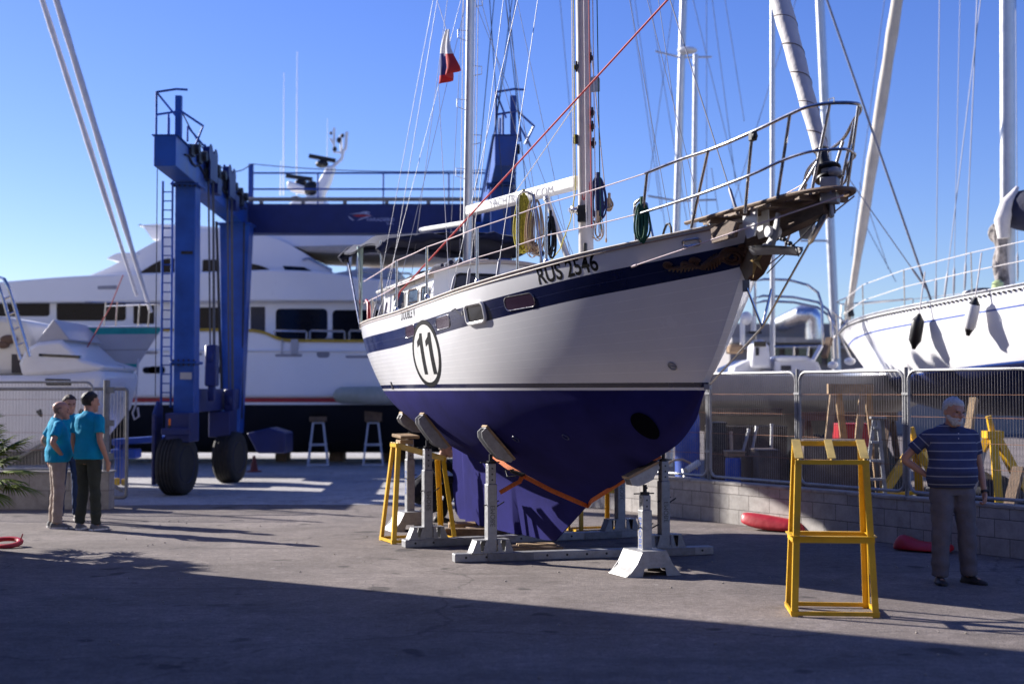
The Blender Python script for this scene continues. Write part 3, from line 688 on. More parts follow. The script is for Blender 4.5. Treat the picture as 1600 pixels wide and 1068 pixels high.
m_.tube([B(s1-.035, w1, z1+.035), B(s1+.035, w1, z1+.035)], .004, 6)
part(m_, 'pulpit', inox, ship)
m_ = MB(); s0, w0, z0 = topS[3]; m_.box(B(s0+.02, w0, z0-.035), (.05, .06, .07), Matrix.Rotation(R(20), 3, 'Z')); m_.ell(B(s0+.05, w0, z0-.035), (.025, .025, .03)); bevel(part(m_, 'navigation_light', black, ship), .006)
# stanchions and lifelines
stan = [(722.7, 449), (742, 443), (656, 0), (1, 1)]
m_ = MB(); mlab = []
sts = []
for (bx, by, tx, ty) in ((616, 486, 616.5, 408), (663, 466, 666, 386), (741.5, 443, 742, 357), (849, 412, 848, 320)):
    s0, z0 = onhull(bx, by); w0 = HB.w_at(s0, z0) - .03
    s1, z1 = BP(tx, ty, w0); sts.append((s0, w0, z1))
    st_ = MB(); st_.tube([B(s0, w0, z0-.02), B(s0, w0, z1)], .014, 8); st_.lathe([(.03, 0), (.03, .02), (.016, .05)], B(s0, w0, z0), n=10); part(st_, 'stanchion', inox, ship)
    st_ = MB(); st_.tube([B(s0, -w0, z0-.02), B(s0, -w0, z1)], .014, 8); part(st_, 'stanchion', inox, ship)
for sg in (1, -1):
    top = [(-4.2, 1.0, 3.28)] + sts + [topS[0]]; low = [(-4.2, 1.0, 2.98)] + [(s, w, z-.30) for s, w, z in sts] + [lowS[0]]
    for q in (top, low):
        m_ = MB()
        for a, b in zip(q, q[1:]): m_.tube(sag(B(a[0], sg*a[1], a[2]), B(b[0], sg*b[1], b[2]), .006, 6), .0055, 6)
        part(m_, 'lifeline', ropep, ship)
# mast-side gates: rope rail hoops
def hoop(bl, br, top, name='rope_rail'):
    m_ = MB(); s0, z0 = onhull(*bl); s1, z1 = onhull(*br); w0 = HB.w_at(s0, z0)-.05; w1 = HB.w_at(s1, z1)-.05
    sa, za = BP(top[0], top[2], w0); sb, zb = BP(top[1], top[2], w1)
    pts = [B(s0, w0, z0-.05), B(sa, w0, za-.10), B(sa+.02, w0, za-.03), B(sa+.07, (w0*3+w1)/4, za), B(sb-.07, (w0+3*w1)/4, zb), B(sb-.02, w1, zb-.03), B(sb, w1, zb-.10), B(s1, w1, z1-.05)]
    m_.tube(pts, .013, 8); part(m_, name, inox, ship); return B((sa+sb)/2, (w0+w1)/2, (za+zb)/2)
H1 = hoop((801, 428), (841, 415), (809, 834, 300)); H2 = hoop((986, 378), (1014, 371), (991, 1012, 313))

# doghouse
def dwall(s0, s1, w, z0, z1): pass
zt = 3.20
cabin = MB()
fs_, as_ = -1.62, -4.0; wf = .90; wa = .80
def cz_(s): return 3.20 + .03*(s - fs_)
base = [(fs_, wf), (as_, wa), (as_, -wa), (fs_, -wf)]
front = fs_
NF = 12; CR = .15
def fpt(k): w = wf - .03 - 2*(wf-.03)*k/NF; return B(fs_, w, cz_(fs_) + CR*(1-(w/(wf-.03))**2))
def apt(k): w = wa - .03 - 2*(wa-.03)*k/NF; return B(as_, w, cz_(as_)-.03 + CR*.8*(1-(w/(wa-.03))**2))
cabin.add([B(fs_, wf, 2.45)] + [fpt(k) for k in range(NF+1)] + [B(fs_, -wf, 2.45)], [tuple(range(NF+3))])
cabin.add([B(as_, wa, 2.45)] + [apt(k) for k in range(NF+1)] + [B(as_, -wa, 2.45)], [tuple(range(NF+2, -1, -1))])
cabin.add([B(fs_, wf, 2.45), B(as_, wa, 2.45), apt(0), fpt(0)], [(0, 1, 2, 3)]); cabin.add([B(fs_, -wf, 2.45), B(as_, -wa, 2.45), apt(NF), fpt(NF)], [(3, 2, 1, 0)])
dog = part(cabin, 'doghouse', white, ship, 0)
m_ = MB(); 
def roof(u, v): s = fs_+.10 + (as_-.05-fs_-.10)*u; w = (-1+2*v)*(wf+.05); return B(s, w*(1-.1*u), cz_(s) + (CR*(1-.2*u)+.01)*(1-(-1+2*v)**2) + .012)
m_.grid(roof, 8, 12); m_.grid(lambda u, v: roof(u, v) - Vector((0, 0, .035)), 8, 12)
E1 = [roof(0, v/12) for v in range(13)]
m_.tube([p - Vector((0, 0, .016)) for p in E1], .024, 6); part(m_, 'doghouse_roof', mat('beige_roof_edge', (.55, .45, .36), .6, var=.1), dog, 50)
for sg in (1, -1):
    m_ = MB(); m_.tube([roof(u/10, .0 if sg < 0 else 1) - Vector((0, 0, .016)) for u in range(11)], .022, 6); part(m_, 'roof_rail', white, dog)
def sidewin(sa, sb, za, zb, sg):
    m_ = MB(); q = []
    pts = rr2(sb-sa, zb-za, .05)
    for x, y in pts:
        s = (sa+sb)/2 + x; z = (za+zb)/2 + y; k = (s-fs_)/(as_-fs_); w = wf + (wa-wf)*k - .03*(z-2.45)/.75
        q.append(B(s, sg*(w+.006), z))
    m_.add(q, [tuple(range(len(q)))]); g_ = part(m_, 'doghouse_window', glass, dog, 0)
    m_ = MB(); m_.tube(q + q[:1], .012, 6, caps=False); part(m_, 'window_frame', inox, g_)
for sg in (1, -1):
    for sa, sb in ((-2.12, -1.76), (-2.72, -2.26), (-3.42, -2.90)): sidewin(sa, sb, 2.76, 3.06, sg)
m_ = MB(); pts = rr2(1.15, .30, .07); q = [B(fs_+.006, .03+x, 3.03+y + .05*(1-(x/.6)**2)) for x, y in pts]; m_.add(q, [tuple(range(len(q)))])
g_ = part(m_, 'windscreen', mat('navy_screen_cover', (.010, .010, .035), .35), dog, 0); m_ = MB(); m_.tube(q + q[:1], .018, 6, caps=False); part(m_, 'window_frame', blackp, g_)
m_ = MB()                                             # folded dark dodger along the roof
for i in range(3): m_.tube([roof(.05+.8*k/9, .90-.06*i) + Vector((0, 0, .03+.014*math.sin(k*2.3+i))) for k in range(10)], [.022+.012*math.sin(k*1.7+i) for k in range(10)], 8)
part(m_, 'folded_sprayhood', canvas, ship)
m_ = MB(); m_.tube([roof(.12, .85)+Vector((0, 0, .01)), roof(.12, .85)+Vector((0, 0, .05)), roof(.12, .55)+Vector((0, 0, .05)), roof(.12, .55)], .012, 6); part(m_, 'grab_rail', inox, ship)
# low forward trunk
m_ = MB(); f0 = [(-1.62, .78), (0.3, .74), (1.9, .52), (2.3, .3)]
def trunk(u, v):
    s = -1.62 + 3.9*u; w = tab(f0, s); a = -1+2*v; z = stab(HB.sheer, s) - .2
    if abs(a) > .86: return B(s, math.copysign(w, a), z + .03 + (.17 if abs(a) < .93 else 0))
    return B(s, a/.86*w, z + .2 + .03*(1-(a/.86)**2))
m_.grid(trunk, 20, 28); part(m_, 'coachroof', white, ship, 40)
# masts, booms, spreaders
def mastpart(s, z0, z1, r0, r1, rake, material, name):
    m_ = MB(); m_.tube([B(s + rake*(z-z0), 0, z) for z in (z0, (z0+z1)/2, z1)], [r0, (r0+r1)/2, r1], 18, flat=.8, up=U_); m_.tube([B(s-r0*.98 + rake*(z-z0), 0, z) for z in (z0+.3, z1)], .009, 6)
    return part(m_, name, material, ship)
mainm = mastpart(.86, 2.62, 12.2, .083, .075, -.027, maint, 'main_mast')
mizm = mastpart(-2.85, 3.2, 9.6, .058, .052, .037, alu, 'mizzen_mast')
def mx(z): return .86 - .027*(z-2.62)
def zx(z): return -2.85 + .037*(z-3.2)
m_ = MB(); m_.beam(B(.72, 0, 4.03), B(-2.72, 0, 4.12), .16, .13, (0, 0, 1), w2=.14, h2=.12)
boom = bevel(part(m_, 'main_boom', mat('boom_white', (.80, .79, .77), .4, var=.04), ship), .02, 3)
vs, fs, w = text_faces('YACHTRUSSIA.COM', 1, .0, None)
m_ = MB(); m_.add([B(-1.85 + x*2.0/w, .0835, 4.055 + y*.10/.72 - x*.01) for x, y in vs], fs); part(m_, 'boom_lettering', mat('grey_lettering', (.12, .12, .16), .5), boom, 0)
m_ = MB(); m_.cyl(B(.80, 0, 4.02), B(.70, 0, 4.02), .035, 10); m_.box(B(.77, 0, 4.02), (.06, .1, .14), Matrix.Rotation(R(-22), 3, 'Z')); part(m_, 'gooseneck', grease, boom)
m_ = MB(); s1, z1 = BP(668, 326); m_.tube([B(-2.9, 0, 3.98), B(-4.7, .0, 4.08)], .05, 12, flat=.8); part(m_, 'mizzen_boom', mat('boom_white', (.8, .79, .77), .4), ship)
m_ = MB(); s0, z0 = BP(855, 313, .25); s1, z1 = BP(893, 398, .1); m_.tube([B(s0, .25, z0), B(s1, .12, z1-.1)], .035, 10); m_.cyl(B(s0, .25, z0), B(s0-.02, .25, z0+.03), .04); part(m_, 'boom_strut', alu, ship)
for z in (8.8,):
    m_ = MB()
    for sg in (1, -1): m_.tube([B(mx(z), sg*.07, z), B(mx(z)-.05, sg*1.0, z+.05)], [.03, .018], 8, flat=.5)
    part(m_, 'spreader', alu, ship)
m_ = MB()
for sg in (1, -1): m_.tube([B(zx(7.2), sg*.05, 7.2), B(zx(7.2), sg*.7, 7.25)], [.022, .015], 8, flat=.5)
part(m_, 'spreader', alu, ship)
def winch(z, w, s, name='mast_winch'):
    m_ = MB(); c = B(s, w, z); m_.lathe([(.055, 0), (.055, .02), (.035, .035), (.033, .075), (.045, .09), (.045, .10), (.02, .105), (.02, .13)], c, V_ * (1 if w > 0 else -1), 16); part(m_, name, inox, ship)
winch(3.70, .075, .84)
for q_, d_ in (((.9, .07, 3.66), (.10, .05, .18)), ((.93, .05, 3.28), (.03, .05, .13)), ((.78, .09, 4.47), (.05, .05, .10))): m_ = MB(); m_.box(B(*q_), d_, Matrix.Rotation(R(-22), 3, 'Z')); bevel(part(m_, 'mast_plate', grease, ship), .008)
if 0: m_ = MB(); m_.box(B(.9, .07, 3.66), (.10, .05, .18), Matrix.Rotation(R(-22), 3, 'Z')); m_.box(B(.93, .05, 3.28), (.03, .05, .13), Matrix.Rotation(R(-22), 3, 'Z')); m_.box(B(.78, .09, 4.47), (.05, .05, .10), Matrix.Rotation(R(-22), 3, 'Z'))
for s, z, w in ((.89, 4.75, -.068), (.90, 4.42, -.07), (.90, 4.60, -.062), (.86, 5.35, -.07), (.82, 5.25, .08)):
    m_ = MB(); c = B(mx(z)+s-.86+.02, w, z); m_.box(c, (.05, .04, .05), Matrix.Rotation(R(-22), 3, 'Z')); m_.tube([c + Vector((0, -.03, -.06)), c + Vector((0, -.035, .06))], [.01, .012], 8); m_.ell(c + U_*.03, (.022, .022, .03)); bevel(part(m_, 'mast_cleat', grease, ship), .008)
m_ = MB(); m_.prism([(0, 0), (.13, .02), (.13, .16), (.1, .19), (0, .16)], lambda x, y: B(.8, -.05-x, 4.98+y), lambda x, y: B(.815, -.05-x, 4.98+y)); part(m_, 'mast_bracket', galv, ship)
# mast steps (thin hoops) on the mizzen
m_ = MB()
for i, z in enumerate([4.1+.45*k for k in range(9)]):
    sg = 1 if i % 2 else -1; c = zx(z)
    m_.tube([B(c, sg*.055, z), B(c+.0, sg*.17, z+.03), B(c, sg*.17, z+.13), B(c, sg*.055, z+.13)], .006, 5)
part(m_, 'mast_step', alu, ship)
# standing rigging
rig = mat('rigging_wire', (.26, .26, .30), .5, .2)
def chain(px, py, side=1): s, z = onhull(px, py); return s, side*(HB.w_at(s, z)-.05), z-.1
def stay(a, b, r=.0036, name='shroud', m=None, screw=True):
    m_ = MB(); a, b = Vector(a), Vector(b); d = (b-a).normalized(); m_.tube([a, b], r, 6)
    if screw:
        m_.tube([a+d*.02, a+d*.05, a+d*.28, a+d*.31], [.008, .016, .016, .008], 8)
    return part(m_, name, m or rig, ship)
for sg in (1, -1):
    for px, py, zt_ in ((767, 434, 8.75), (721, 450, 12.0), (694, 460, 8.75)):
        s, w, z = chain(px, py); stay(B(s, sg*w, z), B(mx(zt_), sg*.06, zt_))
    for px, py, zt_ in ((604, 492, 6.9), (592, 497, 9.4), (581, 500, 7.2), (574, 502, 9.4)):
        s, w, z = chain(px, py); stay(B(s, sg*w, z), B(zx(zt_), sg*.05, zt_))
stay(B(mx(12.1), 0, 12.1), B(zx(9.5), 0, 9.5), name='triatic_stay', screw=False)
stay(B(-4.5, .3, 2.8), B(zx(9.5), 0, 9.5), name='backstay'); stay(B(-4.5, -.3, 2.8), B(zx(9.5), 0, 9.5), name='backstay')
s0, z0 = BP(1157, 325, 0); stay(B(3.95, 0, 3.28), B(mx(9.2), 0, 9.2), .006, 'inner_forestay')
# halyards beside the masts
for nm, material, q in (('halyard', ropew, [(.98, .06), (.98, -.05), (.75, .1)]), ('halyard', ropegrn, [(.93, -.13)]), ('halyard', ropeyel, [(.82, .115)]), ('halyard', ropered, [(1.0, .01)])):
    for s, w in q: m_ = MB(); m_.tube([B(s, w, 3.5 if material is not ropeyel else 3.9), B(s-.21, w*.8, 11.8)], .0055, 6); part(m_, nm, material, ship)
m_ = MB(); m_.tube([B(.82, .115, 3.9), B(.75, .14, 3.6), B(.6, .2, 3.3), B(.3, .28, 3.08), B(0, .3, 3.0)], .006, 6); part(m_, 'halyard', ropeyel, ship)
m_ = MB(); m_.tube([B(mx(4.85), .06, 4.9), B(-1.05, .06, 4.12)], .006, 6); part(m_, 'boom_line', ropew, ship)
for s, w in ((-2.6, .02), (-2.66, -.04), (-2.98, .05)): m_ = MB(); m_.tube([B(s, w, 3.35), B(s+.22, w, 9.4)], .005, 6); part(m_, 'halyard', ropew, ship)
# furled headsail with its drum
s0, z0 = BP(1290, 262); FA = Vector(B(s0, 0, z0)); s1, z1 = BP(1219, 0); FB = Vector(B(s1, 0, z1)); FD = (FB-FA).normalized(); L = (B(mx(12.1), 0, 12.1) - FA).length
FT = FA + FD*10.2
m_ = MB()
n = 70; ps = []; rs = []
for i in range(n+1):
    k = i/n; q = FA + FD*(.16 + 9.6*k); ps.append(q); rs.append((.058 + .05*min(1, k*3.2) - .06*max(0, k-.5)) * (1 + (.06 if i % 3 == 0 else -.015)))
m_.tube(ps, rs, 18); sail = part(m_, 'furled_headsail', sailc, ship, 60)
m_ = MB(); x, y, _ = basis(FD); pts = []
for i in range(1300):
    k = i/1300; a = 2*math.pi*34*k*1.0; q = FA + FD*(.2+9.4*k); rr = .06 + .05*min(1, k*3.2) - .06*max(0, k-.5) + .002
    pts.append(q + (x*math.cos(a)+y*math.sin(a))*rr)
m_.tube(pts, .0035, 4); part(m_, 'sail_wrap_line', mat('thread_brown', (.2, .15, .13), .8), sail)
m_ = MB(); m_.lathe([(.05, .17), (.045, .02), (.10, 0), (.115, -.015), (.115, -.03), (.05, -.04), (.045, -.075), (.10, -.085), (.105, -.10), (.045, -.115), (.04, -.22)], FA, FD, 20); part(m_, 'furling_drum', blackp, ship)
m_ = MB(); m_.tube([FA-FD*.22, B(5.27, 0, 3.33)], .018, 8); m_.tube([FT, FA+FD*9.7], .01, 6); part(m_, 'forestay', inox, ship)
# bobstay, striker and whisker stays
m_ = MB(); q = [BP(1297, 322), BP(1191, 511), BP(1106, 604)]
m_.tube([B(q[0][0], 0, q[0][1]), B(q[1][0], 0, q[1][1])], .009, 8); m_.tube([B(q[1][0], 0, q[1][1]), B(q[2][0], 0, q[2][1])], .009, 8)
a, b = B(q[0][0], 0, q[0][1]), B(q[1][0], 0, q[1][1]); d = (b-a).normalized(); m_.tube([a+d*.06, a+d*.1, a+d*.36, a+d*.4], [.01, .024, .024, .01], 8)
part(m_, 'bobstay', inox, ship)
m_ = MB(); s2, z2 = BP(1167, 450, .12); m_.tube([B(s2, .12, z2), B(q[1][0], 0, q[1][1])], .011, 8); m_.tube([B(s2, -.12, z2), B(q[1][0], 0, q[1][1])], .011, 8); m_.box(B(s2-.01, .12, z2+.02), (.06, .02, .1), Matrix.Rotation(R(-22), 3, 'Z')); part(m_, 'bobstay_spreader', inox, ship)
m_ = MB(); m_.box(B(q[2][0]+.0, 0, q[2][1]+.0), (.05, .09, .05), Matrix.Rotation(R(-22), 3, 'Z')); part(m_, 'stem_fitting', galv, ship)
for sg in (1, -1):
    s2, z2 = onhull(989, 416.5); w2 = HB.w_at(s2, z2)+.01; s3, z3 = BP(1262, 319, .1)
    m_ = MB(); a, b = B(s2, sg*w2, z2), B(s3+.4, sg*.05, z3+.02); m_.tube([a, b], .006, 6); d = (b-a).normalized(); m_.tube([a, a+d*.06], .012, 8); part(m_, 'whisker_stay', ropep, ship)
# chocks, windlass and chain on the foredeck
m_ = MB(); s0, z0 = onhull(1037, 366); w0 = HB.w_at(s0, z0)-.04
m_.tube([B(s0-.09, w0, z0), B(s0-.06, w0, z0+.05), B(s0-.02, w0, z0+.09), B(s0+.03, w0, z0+.09), B(s0+.06, w0-.0, z0+.05), B(s0+.07, w0, z0)], .012, 6); part(m_, 'fairlead', grease, ship)
m_ = MB(); s0, z0 = BP(1155, 328, .0); m_.lathe([(.05, 0), (.05, .03), (.03, .05), (.03, .1), (.045, .12), (.045, .14)], B(3.9, .1, 3.24), V_, 12); m_.box(B(3.9, 0, 3.28), (.1, .18, .1), Matrix.Rotation(R(-22), 3, 'Z')); part(m_, 'windlass', galv, ship)
m_ = MB(); a, b = BP(1112, 351, .3), BP(1152, 330, .12); a, b = B(a[0], .3, a[1]+.02), B(b[0], .12, b[1]); N = 14
for i in range(N):
    c = a.lerp(b, (i+.5)/N); d = (b-a).normalized(); x, y, _ = basis(d); e = x if i % 2 else y
    m_.tube([c + d*.022*math.cos(t*.7854) + e*.014*math.sin(t*.7854) for t in range(9)], .005, 5)
part(m_, 'anchor_chain', grease, ship)
# bimini
m_ = MB(); 
bz = 3.98
def bim(u, v):
    s = -3.0 - 1.9*u; w = -1.15 + 2.3*v
    return B(s, w, 3.80 + .10*(1-(2*v-1)**2) + .025*math.sin(9*u+5*v) - (.10 if v in (0, 1) else 0) - (.04 if u in (0, 1) else 0))
m_.grid(bim, 10, 16); m_.grid(lambda u, v: bim(u, v)-Vector((0, 0, .02)), 10, 16)
bimi = part(m_, 'bimini_canopy', canvas, ship, 60)
m_ = MB(); m_.tube([bim(0, v/16)-Vector((0, 0, .05+.02*math.sin(v*2.1))) for v in range(17)], [.05+.02*math.sin(v*1.7) for v in range(17)], 8); m_.tube([bim(1, v/16)-Vector((0, 0, .05)) for v in range(17)], [.05+.02*math.sin(v*1.3+1) for v in range(17)], 8)
part(m_, 'canopy_roll', canvas, bimi, 60)
for u, w in ((.0, 1.12), (1, 1.05), (.0, -1.12), (1, -1.05), (.55, 1.12), (.55, -1.12)):
    s = -3.0 - 1.9*u; st_ = MB(); st_.tube([B(max(s, -4.25), w*.98, 2.62), B(s, w, 3.72)], .014, 8); part(st_, 'bimini_pole', inox, ship)
m_ = MB(); s0, z0 = BP(571, 470, 1.1); m_.tube([B(-4.05, 1.08, 2.65), B(-4.05, 1.08, 3.4)], .014, 8); m_.tube([B(-4.05, 1.08, 3.25), B(-4.05, 1.1, 3.74)], [.016, .045], 8); part(m_, 'furled_awning', mat('pale_green_awning', (.45, .62, .60), .7), ship)
for sg in (1,):
    m_ = MB(); m_.tube([B(-4.3, .9, 2.95), B(-3.4, 1.12, 3.0), B(-3.4, 1.12, 2.7)], .012, 8); m_.tube([B(-3.75, 1.0, 2.98), B(-3.72, 1.0, 2.72)], .012, 8); part(m_, 'pushpit', inox, ship)
    m_ = MB(); m_.tube([B(-3.9, 1.05, 3.0), B(-3.7, 1.08, 2.95), B(-3.62, 1.1, 2.72), B(-3.5, 1.1, 2.9), B(-3.42, 1.1, 2.7)], .022, 8); part(m_, 'horseshoe_buoy_strap', redpaint, ship)

# things hanging on the yacht
def hang(pxy, w, wd, ht, turns, r, material, label, ax=None, cat='rope coil', depth=.05, seed=0):
    s, z = BP(pxy[0], pxy[1], w); m_ = MB(); coil(m_, B(s, w, z), wd, ht, turns, r, ax or (U_*.5 - V_*.85), depth, seed=seed)
    m_.tube([B(s, w, z-.05), B(s, w, z+.06)], r*2.2, 6)
    return solo(m_, 'rope_coil', material, label, cat, 'rope coils hanging on the ketch')
wh = 1.12
hang((818, 305), .92, .17, .60, 17, .0085, ropeyel, 'yellow rope coil hung on the stainless hoop amidships', seed=1)
hang((835, 312), .90, .15, .58, 18, .0045, ropetan, 'pale tan rope coil hanging right beside the yellow coil', seed=2)
hang((860, 338), .9, .10, .42, 10, .007, ropeblk, 'black rope coil hanging left of the main mast by the boom strut', seed=3)
hang((934, 278), -.16, .15, .50, 14, .010, ropenavy, 'thick navy rope coil on the right of the main mast', seed=4)
hang((934, 338), -.12, .12, .26, 5, .006, ropetan, 'thin pinkish rope loops under the navy coil on the main mast', seed=5)
hang((914, 268), .02, .10, .34, 5, .0065, ropered, 'small red rope coil on the front of the main mast', seed=6)
hang((952, 310), -.30, .10, .14, 8, .007, ropetan, 'small tan coil dangling free to the right of the main mast', depth=.03, seed=7)
hang((1003, 318), .78, .10, .34, 12, .009, ropegrn, 'green rope coil hung on the small hoop near the bow', seed=8)
m_ = MB(); s, z = BP(928, 200, -.2); s1, z1 = BP(947, 312, -.3); m_.tube([B(s, -.13, z+1.2), B(s1, -.3, z1)], .005, 6); m_.tube([B(s1, -.3, z1-.12), B(s1, -.3, z1-.42)], .005, 6); m_.ell(B(s1, -.3, z1-.44), (.012, .012, .03)); solo(m_, 'loose_line', ropetan, 'thin loose line with a tan coil at its end beside the main mast', 'rope')
# red sheet from the furled headsail to the cockpit
s0, z0 = onhull(601, 492); a = B(s0, HB.w_at(s0, z0)-.1, z0+.0); k = 5.1; b = FA + FD*2.6
s1, z1 = BP(631, 456, 1.05); mid = B(s1, 1.1, z1)
m_ = MB(); m_.tube([a, mid] + sag(mid, b, .0, 10)[1:], .0105, 8); solo(m_, 'red_sheet', ropered, 'long red rope running from the cockpit up to the furled headsail', 'rope')
# anchor under the platform
an = thing('anchor', 'stocky grey white plough anchor hanging in the bow roller', 'anchor', B(4.5, .15, 2.8))
m_ = MB(); aw = .15
q = [BP(x, y, aw) for x, y in ((1216, 333), (1214, 350), (1210, 368), (1203, 384))]; m_.tube([B(s, aw, z) for s, z in q], [.028, .034, .04, .05], 8, flat=.6, up=V_)
part(m_, 'shank', galv, an)
m_ = MB()
def fl(u, v):
    px = 1178 + 70*u; py = 392 + 3*math.sin(3*u) - 9*math.sin(math.pi*min(1, u*1.0))*(.5) ; s, z = BP(px, py, aw)
    wv = (.02 + .10*math.sin(math.pi*min(.93, .12+u*.8)))
    return B(s, aw + wv*(2*v-1), z + .055*abs(2*v-1)**1.5 - .02)
m_.grid(fl, 12, 10); m_.grid(lambda u, v: fl(u, v) - Vector((0, 0, .018)), 12, 10); 
s, z = BP(1200, 384, aw); m_.ell(B(s, aw, z-.01), (.06, .05, .035)); part(m_, 'fluke', galv, an, 60)
m_ = MB(); s, z = BP(1230, 372, aw)
for i in range(5): m_.ell(B(s-.05+.04*i, aw+.02, z-.02*i+.01*(i % 2)), (.022, .018, .02), n=8, k=6)
m_.tube([B(s+.13, aw, z-.08), B(s+.16, aw, z-.16)], .006, 5); part(m_, 'shackle', grease, an)
m_ = MB(); s, z = BP(1243, 380, aw); s1, z1 = BP(1297, 325, 0); m_.tube([B(s, aw, z), B(s1, .01, z1)], .005, 6); s2, z2 = BP(1200, 427, .05); m_.tube([B(s, aw, z), B(s2, .06, z2)], .005, 6); part(m_, 'snubber', ropeblk, an)
# flag on a halyard by the mizzen
m_ = MB(); s0, z0 = BP(697, 45, .5); s1, z1 = BP(685, 132, .5)
A = B(s0, .5, z0); Bq = B(s1, .5, z1)
def flg(u, v):                                       # limp tricolour: stripes run down the folds
    px = 697 - 6*v - 3*math.sin(v*5) + u*(6 + 17*v - 6*v*v) ; py = 46 + 86*v - u*22*v*v; s, z = BP(px, py, .5)
    return B(s, .5 + .06*math.sin(u*9+v*2)*(.3+v), z)
m_.grid(flg, 14, 20)
for fi in range(len(m_.f)):
    u, v = (fi // 20 + .5)/14, (fi % 20 + .5)/20; m_.m[fi] = 2 if (v > .84 or (u > .72 and v > .5)) else (1 if v > .42 + .3*u else 0)
fo = solo(m_, 'flag', [flagw, flagb, flagr], 'limp white blue and red flag hoisted beside the mizzen mast', 'flag', smooth=80)
fo.modifiers.new('thick', 'SOLIDIFY').thickness = .004
m_ = MB(); s0, z0 = onhull(665, 470); m_.tube([B(s0, 1.2, z0), Bq], .004, 5); m_.tube([A, B(zx(7.2), .6, 7.22)], .004, 5); part(m_, 'flag_halyard', ropew, ship)
